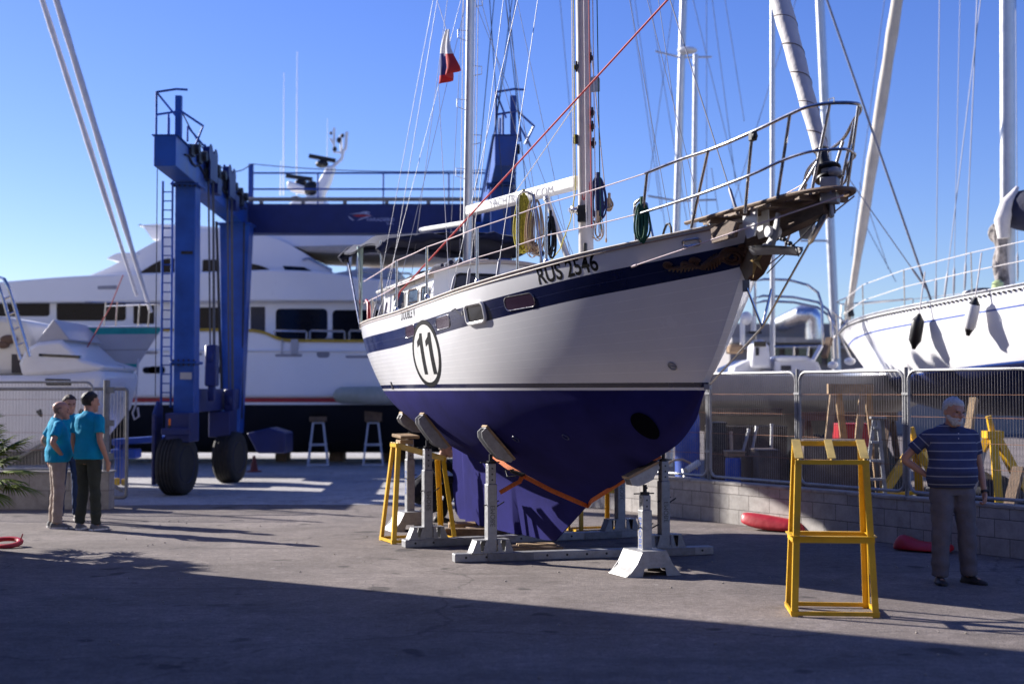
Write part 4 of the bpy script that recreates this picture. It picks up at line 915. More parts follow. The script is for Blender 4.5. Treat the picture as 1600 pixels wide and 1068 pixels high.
# ------------------------------------------------------------------ jack stands, rails, straps, trestles
RZ = math.atan2(.3746, .9272)
def L2W(loc, rz): return lambda x, y, z: Vector((loc[0] + x*math.cos(rz) - y*math.sin(rz), loc[1] + x*math.sin(rz) + y*math.cos(rz), loc[2] + z))
def plate(mb, poly, f, y, t): mb.prism(poly, lambda x, z: f(x, y - t/2, z), lambda x, z: f(x, y + t/2, z))
stamp = mat('stamped_letters', (.09, .09, .09), .6)
def stand(label, loc, feet, padlen, padx=0., base_z=0., tilt=None):
    q_ = Vector(loc) - O_; ss, ww_ = q_.dot(U_), q_.dot(V_); sg_ = 1 if ww_ > 0 else -1
    lo, hi = .5, 1.78
    for _ in range(40):
        md = (lo+hi)/2
        if HB.w_at(ss, md) < abs(ww_): lo = md
        else: hi = md
    if tilt is None: tilt = -sg_*math.atan2(.08, HB.w_at(ss, lo+.04) - HB.w_at(ss, lo-.04))
    top = lo - .04 - .137/math.cos(tilt)
    f = L2W(loc, RZ); Rm = Matrix.Rotation(RZ, 3, 'Z')
    t = thing('jack_stand', label, 'boat stand', loc, 'galvanised jack stands propping the ketch', RZ)
    t['x'] = 0; del t['x']
    z0 = base_z + (.235 if feet else .0)
    m_ = MB(); m_.box(f(0, 0, (z0+top*.72)/2), (.105, .105, top*.72-z0), Rm); bevel(part(m_, 'post', galv, t, 0), .008)
    m_ = MB(); m_.box(f(0, 0, top*.72+(top-.1-top*.72)/2), (.086, .086, top-.1-top*.72), Rm)
    it_ = bevel(part(m_, 'inner_tube', galv, t, 0), .006)
    m_ = MB()
    for k in range(4): m_.tube([f(-.0435, 0, top*.74+.05*k), f(-.0445, 0, top*.74+.05*k)], .009, 8); m_.tube([f(0, -.0435, top*.76+.06*k), f(0, -.0445, top*.76+.06*k)], .010, 8)
    part(m_, 'pin_hole', black, it_)
    m_ = MB(); m_.cyl(f(0, 0, top-.12), f(0, 0, top), .02, 12); m_.cyl(f(0, 0, top-.1), f(0, 0, top-.07), .045, 6); m_.tube([f(-.12, 0, top-.085), f(.1, 0, top-.085)], .007, 6)
    part(m_, 'screw_jack', grease, t)
    m_ = MB(); m_.tube([f(-.09, -.03, top*.52), f(.10, .02, top*.56)], .006, 6); m_.tube([f(.053, 0, top*.5), f(.15, 0, top*.55)], .007, 6); part(m_, 'locking_pin', grease, t)
    # pad: channel tilted in the plane of local x and z, timber facing the hull
    c, s = math.cos(tilt), math.sin(tilt)
    def q(a, b, y): return f(padx + a*c - b*s, y, top + .04 + a*s + b*c)
    m_ = MB(); h = padlen/2
    for y in (-.06, .06): m_.prism([(-h, .1), (-h, .035), (-h+.05, .0), (-.07, -.012), (.07, -.012), (h-.1, .0), (h, .06), (h, .1)], lambda a, b, y=y: q(a, b, y-.006), lambda a, b, y=y: q(a, b, y+.006))
    m_.prism([(-h, -.06), (h, -.06), (h, .06), (-h, .06)], lambda a, y: q(a, .095, y), lambda a, y: q(a, .105, y))
    pad = part(m_, 'pad_channel', galv, t, 0)
    m_ = MB(); m_.prism([(-h-.01, -.07), (h+.01, -.07), (h+.01, .07), (-h-.01, .07)], lambda a, y: q(a, .105, y), lambda a, y: q(a, .13, y)); part(m_, 'pad_timber', wood_lt, pad, 0)
    m_ = MB(); zb = base_z
    if feet:
        tr = [(-.29, .0), (-.13, .0), (-.11, .08), (.11, .08), (.13, .0), (.29, .0), (.19, .12), (.13, .24), (-.13, .24), (-.19, .12)]
        for y in (-.2, .2):
            plate(m_, tr, f, y, .01)
        for sg in (-1, 1):
            m_.add([f(sg*.13, -.2, .24), f(sg*.13, .2, .24), f(sg*.20, .2, .09), f(sg*.20, -.2, .09), f(sg*.30, .2, .004), f(sg*.30, -.2, .004)], [(0, 1, 2, 3), (3, 2, 4, 5)])
        m_.box(f(0, 0, .236), (.27, .40, .012), Rm); m_.tube([f(-.295, -.19, .004), f(-.295, .19, .004)], .008, 6)
    else:
        for sg in (-1, 1):
            tr = [(sg*.07, zb), (sg*.30, zb), (sg*.235, zb+.17), (sg*.07, zb+.17)]
            for y in (-.065, .065): plate(m_, [(sg*.055, zb), (sg*.115, zb), (sg*.08, zb+.13), (sg*.055, zb+.13)], f, y, .012); plate(m_, [(sg*.135, zb), (sg*.235, zb), (sg*.18, zb+.13), (sg*.145, zb+.13)], f, y, .012)
            m_.box(f(sg*.12, 0, zb+.135), (.13, .15, .010), Rm)
            m_.add([f(sg*.182, -.07, zb+.13), f(sg*.182, .07, zb+.13), f(sg*.236, .07, zb), f(sg*.236, -.07, zb)], [(0, 1, 2, 3)])
        m_.box(f(0, 0, zb+.006), (.48, .15, .012), Rm)
    part(m_, 'base', galv, t, 0)
    vs, fs, w = text_faces('EMOBE', 1, .0)
    m_ = MB(); hh = .055; zc = top*.52
    m_.add([f(.028 - y*hh/.72*1.0, -.0540, zc - x*.22/w) if not feet else f(-.0540, .025-y*hh/.72, zc+.1-x*.3/w) for x, y in vs], fs)
    part(m_, 'stamped_lettering', stamp if not feet else mat('blue_stamp', (.06, .12, .45), .6), t, 0)
    return t
ra, rb_ = (G(711, 879), G(1116, 866)), (G(634, 856), G(997, 839))
def onrail(r, px):
    a, b = r; d = (b-a).normalized(); n = Vector((-d.y, d.x, 0)); a = a + n*.08; k = (px-800)/F; t_ = (k*a.y - a.x)/(d.x - k*d.y); return a + d*t_
gA = G(1008, 896); gF = G(640, 827)
stand('galvanised jack stand on its own splayed base, nearest the viewer under the bow', gA, True, .34, -.0, tilt=R(24))
stand('jack stand under the starboard bilge with the orange strap tied to its pad', onrail(ra, 767), False, .46, -.0, .09)
stand('jack stand beside the yellow trestle under the starboard quarter', onrail(rb_, 668), False, .48, .0, .09)
stand('jack stand in the shade behind the bow stand, at the right end of its rail', onrail(ra, 1036), False, .4, 0, .09)
stand('jack stand farthest right at the back, behind the orange strap on the far rail', onrail(rb_, 968), False, .4, 0, .09)
stand('jack stand on a splayed base half hidden behind the yellow trestle at the stern', gF, True, .4)
def railbeam(a, b, label):
    a, b = Vector(a), Vector(b); d = (b-a).normalized(); n = Vector((-d.y, d.x, 0))
    t = thing('cradle_rail', label, 'steel rail', (a+b)/2, 'galvanised rails under the ketch')
    m_ = MB()
    def q(u, y, z): return a + d*u + n*y + Vector((0, 0, z))
    L = (b-a).length
    m_.beam(q(0, .08, .045), q(L, .08, .045), .14, .09, (0, 0, 1)); o = bevel(part(m_, 'channel', galv, t, 0), .01)
    m_ = MB(); k = int(L/.22)
    for i in range(k): m_.tube([q(.12+i*.22, .0095, .05), q(.12+i*.22, .008, .05)], .013, 10)
    part(m_, 'bolt_hole', black, o)
    for u in (.35, L-.72): m_ = MB(); m_.beam(q(u, .006, .045), q(u+.5, .006, .045), .008, .08, (0, 0, 1)); part(m_, 'splice_plate', galv_d, t, 0)
railbeam(G(711, 879), G(1116, 866), 'long galvanised steel rail lying on the asphalt in front of the keel')
railbeam(G(634, 856), G(997, 839), 'galvanised steel rail on the ground behind the keel, beside the yellow trestle')
def strap(pts, w, name='strap', label=None, m=orange):
    m_ = MB(); m_.tube([Vector(p) for p in pts], w/2, 8, up=(0, -1, 0), flat=.10); return m_
ks, kz = BP(911, 786)
t = thing('lashing_strap', 'orange ratchet strap tied from the jack stand pad round the keel to the bow stand', 'strap', P(768, 714, 15.5))
m_ = strap([P(766, 708, 15.7), P(790, 727, 15.35), P(814, 741, 15.2), P(860, 765, 15.05), P(906, 785, 14.9), B(ks+.12, -.0, kz-.02), P(924, 782, 14.85), P(962, 758, 14.5), P(996, 737, 14.15), P(1012, 722, 14.1), P(1032, 712, 14.2)], .048); part(m_, 'webbing', orange, t)
m_ = strap([P(817, 742, 15.15), P(812, 752, 15.1), P(800, 758, 15.05), P(790, 764, 15.02), P(781, 769, 15.02)], .048); part(m_, 'loose_tail', orange, t)
m_ = MB(); a = P(800, 736, 15.22); b = P(818, 742, 15.14); m_.beam(a, b, .07, .03); m_.tube([P(793, 744, 15.15), P(790, 735, 15.2), P(803, 733, 15.18)], .007, 6); m_.tube([P(793, 744, 15.15), P(806, 743, 15.12)], .007, 6); part(m_, 'ratchet', grease, t)

def trestle(name, label, loc, rz, k, material, group, hb=1.35, hf=1.21, wt=.58, wb=.68, dt=.26, db=.52, cat='trestle', ring=True, lw=.052):
    f0 = L2W(loc, rz); f = lambda x, y, z: f0(x*k, y*k, z*k)
    t = thing(name, label, cat, loc, group, rz)
    def corner(sx, sy, z):
        ht = hf if sy < 0 else hb; q = z/ht
        return f(sx*(wb/2 + (wt/2-wb/2)*q), sy*(db/2 + (dt/2-db/2)*q), z)
    Rm = Matrix.Rotation(rz, 3, 'Z'); xa = Rm @ Vector((1, 0, 0)); ya = Rm @ Vector((0, 1, 0))
    for sx in (-1, 1):
        for sy in (-1, 1):
            m_ = MB(); ht = (hf if sy < 0 else hb) - .02; a, b = corner(sx, sy, .0), corner(sx, sy, ht); tk = .007*k; w = lw*k
            m_.beam(a - xa*sx*w/2, b - xa*sx*w/2, w, tk, ya); m_.beam(a - ya*sy*w/2 - xa*sx*tk/2, b - ya*sy*w/2 - xa*sx*tk/2, tk, w, ya)
            part(m_, 'leg', material, t, 0)
    for z, h, nm in ((.60, .05, 'middle_ring'), (.025, .03, 'bottom_ring'))[0 if ring else 1:]:
        m_ = MB()
        for (p, q) in (((-1, -1), (1, -1)), ((1, -1), (1, 1)), ((1, 1), (-1, 1)), ((-1, 1), (-1, -1))):
            a, b = corner(*p, z), corner(*q, z); o = (xa*0); m_.beam(a, b, .012*k, h*k, (0, 0, 1))
            m_.beam(a + Vector((0, 0, h*k/2)), b + Vector((0, 0, h*k/2)), (.045 if z > .1 else .018)*k, .008*k, (0, 0, 1))
        part(m_, nm, material, t, 0)
    m_ = MB()
    fl, fr = corner(-1, -1, hf), corner(1, -1, hf); bl, br = corner(-1, 1, hb), corner(1, 1, hb)
    m_.beam(fl, fr, .03*k, .036*k, (0, 0, 1)); m_.beam(bl, br, .03*k, .04*k, (0, 0, 1)); part(m_, 'top_bar', material, t, 0)
    m_ = MB(); up = Vector((0, 0, 1))
    for (a, b, w) in ((fl.lerp(fr, .055), bl.lerp(br, .055), .068), (fl.lerp(fr, .5), bl.lerp(br, .5), .062), (fl.lerp(fr, .945), bl.lerp(br, .945), .068)):
        m_.beam(a + up*.03*k, b + up*.03*k, w*k, .008*k, (0, 0, 1)); m_.beam(a - up*.0, b - up*.0, .01*k, .05*k, (0, 0, 1))
    part(m_, 'top_plate', mat('worn_yellow_plate', (.72, .52, .16), .55, var=.15, scale=6, dirt=.6), t, 0)
    return t
gy = 'yellow steel trestles around the yacht'
a, b = G(1238, 963), G(1371, 965); c = (a+b)/2 + Vector((.03, .26, 0))
trestle('steel_trestle', 'empty yellow steel trestle standing in the right foreground', c, math.atan2(b.y-a.y, b.x-a.x), 1.0, yellow, gy)
c2 = G(656, 846); c2.z = 0
trestle('steel_trestle', 'yellow steel trestle under the stern with timber packing on its top', c2 + Vector((-.03, .12, 0)), R(112), 1.0, yellow, gy, dt=.60, db=.80, wt=.24, wb=.52, hf=.97, hb=1.14, ring=False, lw=.05)
trestle('steel_trestle', 'yellow steel trestle half hidden behind the keel on the far side', Vector((1.05, 18.2, 0)), R(20), .85, yellow, gy)
def planks(name, label, items, material, cat, group=None):
    m_ = MB()
    for c, size, rz, tilt in items: m_.box(c, size, Matrix.Rotation(rz, 3, 'Z') @ Matrix.Rotation(tilt, 3, 'X'))
    return bevel(solo(m_, name, material, label, cat, group, 0), .005, 1)
gk = 'timber blocks under and around the keel'
c = B(-.35, 0, 0)
planks('timber_block', 'thick timber block under the front of the keel', [(G(835, 857, .03)+Vector((0, 0, .0)), (.62, .26, .07), R(5), 0)], wood_dk, 'timber block', gk)
planks('timber_block', 'thin pale board lying on the block under the front of the keel', [(G(838, 850, .075), (.42, .2, .02), R(12), 0)], wood_lt, 'timber block', gk)
planks('timber_block', 'long timber beam on the ground behind the starboard stand', [(G(735, 832, .055), (.6, .14, .11), R(-8), 0)], wood_dk, 'timber block', gk)
planks('timber_block', 'short timber block leaning near the rudder foot', [(G(722, 822, .08), (.34, .1, .1), R(10), R(12))], wood_lt, 'timber block', gk)
planks('timber_block', 'flat timber block under the heel of the keel', [(B(-2.2, 0, .045), (.5, .3, .09), R(22), 0)], wood_dk, 'timber block', gk)
pz = 1.14
planks('timber_packing', 'pale timber wedges stacked on top of the stern trestle', [(P(632, 690, 17.0), (.16, .2, .05), R(20), 0)], wood_lt, 'timber wedge', 'timber wedges on the stern trestle')
planks('timber_packing', 'upper broad wedge resting on the wedges of the stern trestle', [(P(634, 681, 17.0), (.26, .22, .035), R(35), R(6))], wood_lt, 'timber wedge', 'timber wedges on the stern trestle')

# red vinyl bags by the wall
def bag(label, pts, hgt, wid, seed):
    m_ = MB(); rd = random.Random(seed); rings = []; n = len(pts)
    for i, p in enumerate(pts):
        p = Vector(p); d = (Vector(pts[min(i+1, n-1)]) - Vector(pts[max(0, i-1)])); d.z = 0; d.normalize(); s = Vector((-d.y, d.x, 0)); h, w = hgt[i], wid[i]
        rings.append([p + s*(w*x) + Vector((0, 0, max(.004, h*z))) for x, z in ((-1, 0), (-1.02, .3), (-.75, .75), (-.3, 1), (.1, .92), (.6, .98), (.95, .5), (1, .05))])
    m_.loft(rings); o = solo(m_, 'vinyl_bag', redf, label, 'bag', 'red vinyl bags lying by the wall', 50); ms = o.modifiers.new('sub', 'SUBSURF'); ms.levels = 1; ms.render_levels = 2
a = G(1160, 826); b = G(1262, 832)
bag('red vinyl bag lying against the wall behind the yellow trestle', [a.lerp(b, k) + Vector((0, 0, z)) for k, z in ((0, .1), (.03, .06), (.3, .0), (.6, 0), (.92, 0), (1, 0))], [.10, .17, .22, .18, .15, .05], [.05, .10, .15, .16, .14, .05], 1)
a = G(1396, 858); b = G(1492, 864)
bag('crumpled red vinyl bag on the asphalt behind the old man', [a.lerp(b, k) for k in (0, .1, .25, .45, .75, 1)], [.06, .20, .17, .10, .12, .10], [.05, .1, .14, .16, .16, .1], 2)
m_ = MB(); c = G(8, 854); pts = [c + Vector((.17*math.cos(a*.3927), .14*math.sin(a*.3927), .05+.03*math.sin(a*.3927))) for a in range(17)]; m_.tube(pts, .035, 8, flat=.8); m_.tube([c+Vector((.17, 0, .06)), c+Vector((.2, 0, .15))], .008, 6)
solo(m_, 'rubber_ring', redf, 'red rubber ring on the ground at the left edge by the palm', 'ring')
# ------------------------------------------------------------------ blue travel lift
lift = thing('boat_hoist', 'big blue steel boat hoist on wheels standing in front of the motor yacht', 'boat hoist', (-5.9, 26, 0))
ZN, ZF = 22.9, 31.2
def LP(x0, z, Y): return Vector((x0 - .048*(Y-ZN), Y, z))      # a line along the hoist
zt, zb = 5.92, 5.42
for x0, nm in ((-5.62, 0), (-.10, 1)):
    m_ = MB(); m_.prism([(-.18, zb), (.18, zb), (.18, zt), (-.18, zt)], lambda x, z: LP(x0+x, z + (.0 if z > 5.6 else .0), ZN), lambda x, z: LP(x0+x, z, ZF+.3))
    m_.prism([(-.22, zt), (.22, zt), (.22, zt+.015), (-.22, zt+.015)], lambda x, z: LP(x0+x, z, ZN-.02), lambda x, z: LP(x0+x, z, ZF+.3))
    g = bevel(part(m_, 'side_beam', liftb, lift, 0), .015, 1)
    # legs
    m_ = MB(); a = LP(x0, zb, 25.0); m_.beam(LP(x0, .9, 25.0), a, .36, .42, (0, 1, 0)); m_.box(LP(x0, zb-.02, 25.0), (.5, .6, .04)); m_.box(LP(x0, 2.28, 25.0), (.46, .54, .05)); bevel(part(m_, 'front_leg', liftb, lift, 0), .012, 1)
    m_ = MB(); m_.beam(LP(x0, .9, 30.6), LP(x0, zb, 30.9), .36, .45, (0, 1, 0), w2=.66, h2=.5); m_.box(LP(x0, zb-.02, 30.9), (.74, .7, .04)); bevel(part(m_, 'rear_leg', liftb, lift, 0), .012, 1)
    m_ = MB(); m_.beam(LP(x0+.22, zb, 30.5), LP(x0+.2, 1.2, 30.5), .03, .03); m_.beam(LP(x0-.36, zb, 30.4), LP(x0-.21, 1.5, 30.4), .05, .05); part(m_, 'hydraulic_pipe', grease, lift)
    for zz, yy_ in ((2.05, 24.78), (4.2, 24.78)): m_ = MB(); m_.box(LP(x0+.03, zz, yy_), (.2, .012, .12 if zz < 3 else .05)); part(m_, 'notice_plate', greyh if zz < 3 else grease, lift, 0)
    m_ = MB()
    for zz in (2.24, 2.32, 5.36):
        for dx in (-.18, -.09, 0, .09, .18): m_.cyl(LP(x0+dx, zz, 24.72), LP(x0+dx, zz, 24.69), .018, 6)
    part(m_, 'bolt_row', grease, lift)
    # lower beam with wheel carriers
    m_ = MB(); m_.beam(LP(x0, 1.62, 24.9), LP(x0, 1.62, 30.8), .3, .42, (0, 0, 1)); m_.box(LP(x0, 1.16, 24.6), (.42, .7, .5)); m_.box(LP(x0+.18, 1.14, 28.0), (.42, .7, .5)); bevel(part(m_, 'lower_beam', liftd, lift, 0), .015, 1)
    for wx, wy, wr in ((x0-.06, 24.5, .52), (x0+.34, 27.9, .50)):
        yaw = R(-11); ax = Vector((math.cos(yaw), math.sin(yaw), 0)); c = LP(wx, wr, wy); hw_ = .20
        m_ = MB(); prof = [(wr*.58, -hw_*.9), (wr*.80, -hw_), (wr*.94, -hw_*.92), (wr*.985, -hw_*.75)]
        for g_ in (-.5, -.2, .1, .4): prof += [(wr, hw_*(g_-.22)), (wr, hw_*(g_-.06)), (wr*.975, hw_*(g_-.04)), (wr*.975, hw_*(g_+.02))]
        prof += [(wr, hw_*.6), (wr*.985, hw_*.75), (wr*.94, hw_*.92), (wr*.80, hw_), (wr*.58, hw_*.9)]
        m_.lathe(prof, c, ax, 40); wl = part(m_, 'wheel', tyre, lift, 50)
        m_ = MB(); m_.lathe([(.05, .06), (.2, .06), (.24, .12), (wr*.57, .14), (wr*.60, .19), (wr*.60, .17), (wr*.5, -.1), (.05, -.1)], c, ax, 24); m_.lathe([(.09, .05), (.09, .13), (.05, .15)], c, ax, 12)
        for k in range(8):
            x_, y_, _ = basis(ax); q = c + (x_*math.cos(k*.785)+y_*math.sin(k*.785))*.15; m_.cyl(q+ax*.06, q+ax*.085, .02, 6)
        part(m_, 'rim', liftd, wl)
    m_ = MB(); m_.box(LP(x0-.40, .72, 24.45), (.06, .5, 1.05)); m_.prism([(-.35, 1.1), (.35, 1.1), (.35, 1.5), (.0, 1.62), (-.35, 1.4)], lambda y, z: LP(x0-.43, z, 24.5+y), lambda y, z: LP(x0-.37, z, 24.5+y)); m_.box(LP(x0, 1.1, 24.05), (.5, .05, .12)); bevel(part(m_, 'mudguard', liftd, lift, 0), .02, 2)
    # hoist winches and falls
    for wy in (25.9, 28.2):
        m_ = MB()
        for dx in (.20, .30): m_.box(LP(x0+dx, zt-.05, wy), (.03, .62, .5))
        for dy in (-.3, .25): m_.lathe([(.17, -.06), (.17, -.05), (.13, -.03), (.13, .03), (.17, .05), (.17, .06)], LP(x0+.25, zt+.16, wy+dy), (1, 0, 0), 16)
        m_.box(LP(x0+.25, zt-.3, wy+.7), (.12, .35, .3)); part(m_, 'sheave_block', liftd, lift)
        m_ = MB(); zl = 2.55 if wy < 27 else 1.75
        for dx, dy in ((.22, -.12), (.22, .0), (.30, -.1), (.30, .04), (.26, .14)): m_.tube([LP(x0+dx, zt-.2, wy+dy), LP(x0+dx+.05, zl, wy+dy*.5)], .010, 5, caps=False)
        part(m_, 'hoist_cable', cablem, lift)
        m_ = MB(); m_.box(LP(x0+.3, zl-.3, wy), (.2, .32, .75)); m_.lathe([(.19, -.05), (.19, .05)], LP(x0+.3, zl-.15, wy), (1, 0, 0), 16); m_.beam(LP(x0+.3, zl-.62, wy), LP(x0+.3, zl-.95, wy), .12, .16); bevel(part(m_, 'hook_block', liftd, lift), .02, 1)
    m_ = MB(); rd = random.Random(2)
    for k in range(9):
        y = 24.2+k*.75; m_.box(LP(x0+.19, zt-.12+rd.uniform(-.1, .1), y), (.1, .3, .18)); m_.lathe([(.09, 0), (.09, .12)], LP(x0+.19, zt+.03, y+.2), (1, 0, 0), 10)
    m_.tube([LP(x0+.2, zt-.2+.05*math.sin(k*1.9), ZN+.7+k*.35) for k in range(22)], .018, 6); part(m_, 'hose_run', grease, lift)
    # platform rails on the near end
    m_ = MB(); Y = ZN+.08; e = x0-.16
    for dx, y, h in ((.0, 0, .72), (.13, .35, .42), (.09, .6, .4), (.38, .1, .0)): m_.tube([LP(e+dx, zt, Y+y), LP(e+dx, zt+h+.01, Y+y)], .02, 6)
    m_.tube([LP(e, zt+.72, Y), LP(e+.30, zt+.79, Y+.1), LP(e+.48, zt+.79, Y+.15)], .02, 6); m_.tube([LP(e, zt+.72, Y), LP(e+.2, zt+.45, Y+.75)], .018, 6)
    m_.tube([LP(e+.0, zt+.35, Y), LP(e+.36, zt+.45, Y+.2), LP(e+.66, zt+.28, Y+.6), LP(e+.52, zt+.0, Y+.75)], .02, 6); m_.tube([LP(e+.42, zt, Y+.5), LP(e+.42, zt+.25, Y+.5), LP(e+.62, zt+.0, Y+.95)], .018, 6)
    part(m_, 'platform_rail', liftb, lift)
    m_ = MB(); m_.box(LP(e+.30, zt+.36, Y+.35), (.10, .10, .74)); part(m_, 'cable_mast', liftb, lift, 0)
m_ = MB(); lx = -5.62-.42                             # ladder up the outside of the near left leg
for dx in (0, .17): m_.tube([Vector((lx+dx-.10, 24.9, 1.5)), Vector((lx+dx-.10, 24.9, zb+.05))], .022, 6)
z = 1.6
while z < zb: m_.tube([Vector((lx-.10, 24.9, z)), Vector((lx+.07, 24.9, z))], .011, 5); z += .16
part(m_, 'ladder', liftb, lift)
m_ = MB(); q = P(266, 664, 24.3); m_.lathe([(.055, 0), (.055, .10), (.045, .14), (.02, .155)], q, n=14); bc = part(m_, 'beacon', orglamp, lift); m_ = MB(); m_.cyl(q - Vector((0, 0, .12)), q, .06, 12); part(m_, 'beacon_base', grease, bc)
# cross beam with walkway rail and lettering
xl, xr = LP(-5.44, 0, ZF).x, .1; zc0, zc1 = 5.32, 5.92
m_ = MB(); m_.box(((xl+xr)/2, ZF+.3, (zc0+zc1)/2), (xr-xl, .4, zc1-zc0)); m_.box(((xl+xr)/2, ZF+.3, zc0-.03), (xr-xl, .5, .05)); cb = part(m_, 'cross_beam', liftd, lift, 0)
m_ = MB(); m_.tube([(xl, ZF+.1, zc1+.10), (xr, ZF+.1, zc1+.10)], .045, 8)
for k in range(7): x = xl+.3+k*(xr-xl-.4)/6; m_.box((x, ZF+.1, zc1+.05), (.08, .08, .1))
part(m_, 'service_pipe', mat('dusty_pipe', (.30, .26, .22), .7), lift)
m_ = MB()
for h in (.36, .72): m_.tube([(xl, ZF+.35, zc1+h), (xr, ZF+.35, zc1+h)], .022, 6)
for k in range(5): x = xl+.05+k*(xr-xl-.1)/4; m_.tube([(x, ZF+.35, zc1), (x, ZF+.35, zc1+.72)], .02, 6)
m_.box((xl+.05, ZF+.2, zc1+.42), (.1, .1, .95)); part(m_, 'walkway_rail', liftb, lift)
m_ = MB(); a = LP(-5.5, zt+.62, ZN+.4); b = Vector((xl+.05, ZF+.2, zc1+.9)); m_.tube(sag(a, b, .55, 16), .012, 5); m_.tube(sag(b, Vector((xr, ZF+.2, zc1+.8)), .12, 10), .010, 5); m_.tube([LP(-5.80, zb, ZN+.3), LP(-5.80, 1.7, ZN+.3)], .008, 5); part(m_, 'electric_cable', cablem, lift)
def onbeam(px, py): return P(px, py, ZF+.096)
vs, fs, w = text_faces('VARADERO', 1, .012); A, Bq = onbeam(572, 345.3), onbeam(616, 345.3); k = (Bq-A).length/w
m_ = MB(); m_.add([A + Vector((x*k, 0, y*k*.85)) for x, y in vs], fs)
vs, fs, w = text_faces('S.A.', 1, .01); A, Bq = onbeam(604, 350.5), onbeam(615.5, 350.5); k = (Bq-A).length/w; m_.add([A + Vector((x*k, 0, y*k*.7)) for x, y in vs], fs); part(m_, 'yard_lettering', signblue, cb, 0)
def flat(pts, mm, nm):
    m_ = MB(); m_.add([onbeam(530+x*.06875, 320+y*.0687) for x, y in pts], [tuple(range(len(pts)))]); part(m_, nm, mm, cb, 0)
sw = mat('emblem_white', (.45, .47, .62), .5)
flat([(205, 210), (400, 185), (660, 195), (720, 235), (560, 205), (400, 205)], sw, 'emblem_deck')
flat([(440, 185), (560, 150), (640, 148), (720, 180), (640, 175), (610, 205), (560, 200), (590, 172), (520, 190)], sw, 'emblem_cabin')
flat([(205, 245), (260, 290), (350, 355), (310, 355), (225, 300)], sw, 'emblem_bow')
flat([(400, 360), (480, 310), (620, 265), (770, 245), (640, 285), (520, 325)], sw, 'emblem_wake')
flat([(290, 240), (420, 220), (600, 225), (740, 245), (600, 268), (420, 275)], redpaint, 'emblem_stripe')
# power pack hanging on the far left side
m_ = MB(); m_.prism([(385, 676), (420, 668), (446, 676), (446, 708), (402, 708)], lambda x, y: P(x, y, 29.0), lambda x, y: P(x, y, 29.0) + Vector((0, 1.0, 0))); m_.box(P(371, 720, 28.6), (.05, .05, .9)); bevel(part(m_, 'power_pack', liftd, lift, 0), .03, 1)

# ------------------------------------------------------------------ large motor yacht behind the hoist
YM = 34.0; yb = 5.6
my = thing('motor_yacht', 'large white motor yacht with black bottom and red stripe behind the blue hoist', 'motor yacht', P(420, 640, YM+2))
def Q(x, y, D=YM): p = P(x, y, D); return p.x, p.z
def slab(parent, name, material, pts, y0, y1, bev=.12, smooth=40, shrink=0., seg=3, label=None):
    m_ = MB(); pp = [Q(*p, YM+y0) for p in pts]; m_.prism(pp, lambda x, z: Vector((x, YM+y0, z)), lambda x, z: Vector((x, YM+y1, z)))
    o = part(m_, name, material, parent, smooth, label)
    if bev: bevel(o, bev, seg)
    return o
def curve(pts, n=6):
    out = []; V3 = [Vector((*p, 0)) for p in pts]
    for i in range(len(V3)-1):
        p0, p1, p2, p3 = V3[max(0, i-1)], V3[i], V3[i+1], V3[min(len(V3)-1, i+2)]
        for k in range(n):
            t = k/n; v = .5*((2*p1)+(p2-p0)*t+(2*p0-5*p1+4*p2-p3)*t*t+(3*p1-p0-3*p2+p3)*t**3); out.append((v.x, v.y))
    out.append(pts[-1]); return out
slab(my, 'hull', yachtw, [(-560, 512), (340, 514)] + curve([(395, 515), (415, 519), (440, 529), (470, 531)]) + [(900, 533), (900, 622), (-480, 622)], 0, yb, .1)
slab(my, 'hull_stripe', redpaint, [(-470, 622), (900, 622), (900, 628), (-468, 628)], -.004, yb, 0, 0); 
slab(my, 'boot_stripe', white, [(-470, 628), (900, 628), (900, 632), (-468, 632)], .0, yb, 0, 0)
m_ = MB()
def bot(u, v):
    x = -420 + 1320*u; p = Q(x, 632); zt_ = p[1]; a = -1+2*v; k = abs(a); zz = zt_ - 1.25*(1-k**2.6)
    return Vector((p[0], YM+yb/2 + a*yb/2*(1 if k < .99 else 1), zz))
m_.grid(bot, 30, 20); part(m_, 'bottom', mat('black_antifouling', (.010, .011, .018), .6, var=.2, scale=2), my)
m_ = MB(); m_.tube([Vector((Q(x, y)[0], YM-.01, Q(x, y)[1])) for x, y in [(-500, 515), (340, 515)] + curve([(395, 516), (415, 520), (440, 530), (470, 532)]) + [(900, 534)]], .035, 6); part(m_, 'gunwale_stripe', yelpaint, my)
m_ = MB(); m_.tube([Vector((Q(x, y)[0], YM-.0, Q(x, y)[1])) for x, y in [(-500, 545), (200, 547), (900, 549)]], .055, 8, flat=.6); part(m_, 'rubbing_strake', yachtw, my)
slab(my, 'main_deckhouse', yachtw, [(-420, 468), (700, 470), (700, 532), (-420, 515)], .55, yb-.55, .1)
slab(my, 'bridge_deck', yachtw, curve([(-460, 470), (-200, 456), (0, 440), (100, 432), (200, 427)]) + [(330, 424)] + curve([(420, 421), (500, 424), (570, 434), (650, 438), (760, 440)]) + [(800, 470), (400, 470), (-460, 476)], .15, yb-.15, .22)
slab(my, 'wheelhouse', yachtw, curve([(140, 430), (175, 415), (215, 392), (255, 372), (300, 362)]) + curve([(380, 362), (430, 372), (470, 392), (505, 415), (530, 432)]), .75, yb-.75, .35, 50)
slab(my, 'flybridge_coaming', yachtw, curve([(238, 374), (222, 352), (216, 352)]) + curve([(245, 350), (300, 352), (345, 356), (380, 364)]) + [(370, 376)], 1.2, yb-1.2, .08)
slab(my, 'wheelhouse_brow', yachtw, curve([(166, 404), (185, 395), (215, 396), (212, 401), (190, 409)]), .7, yb-.7, .06)
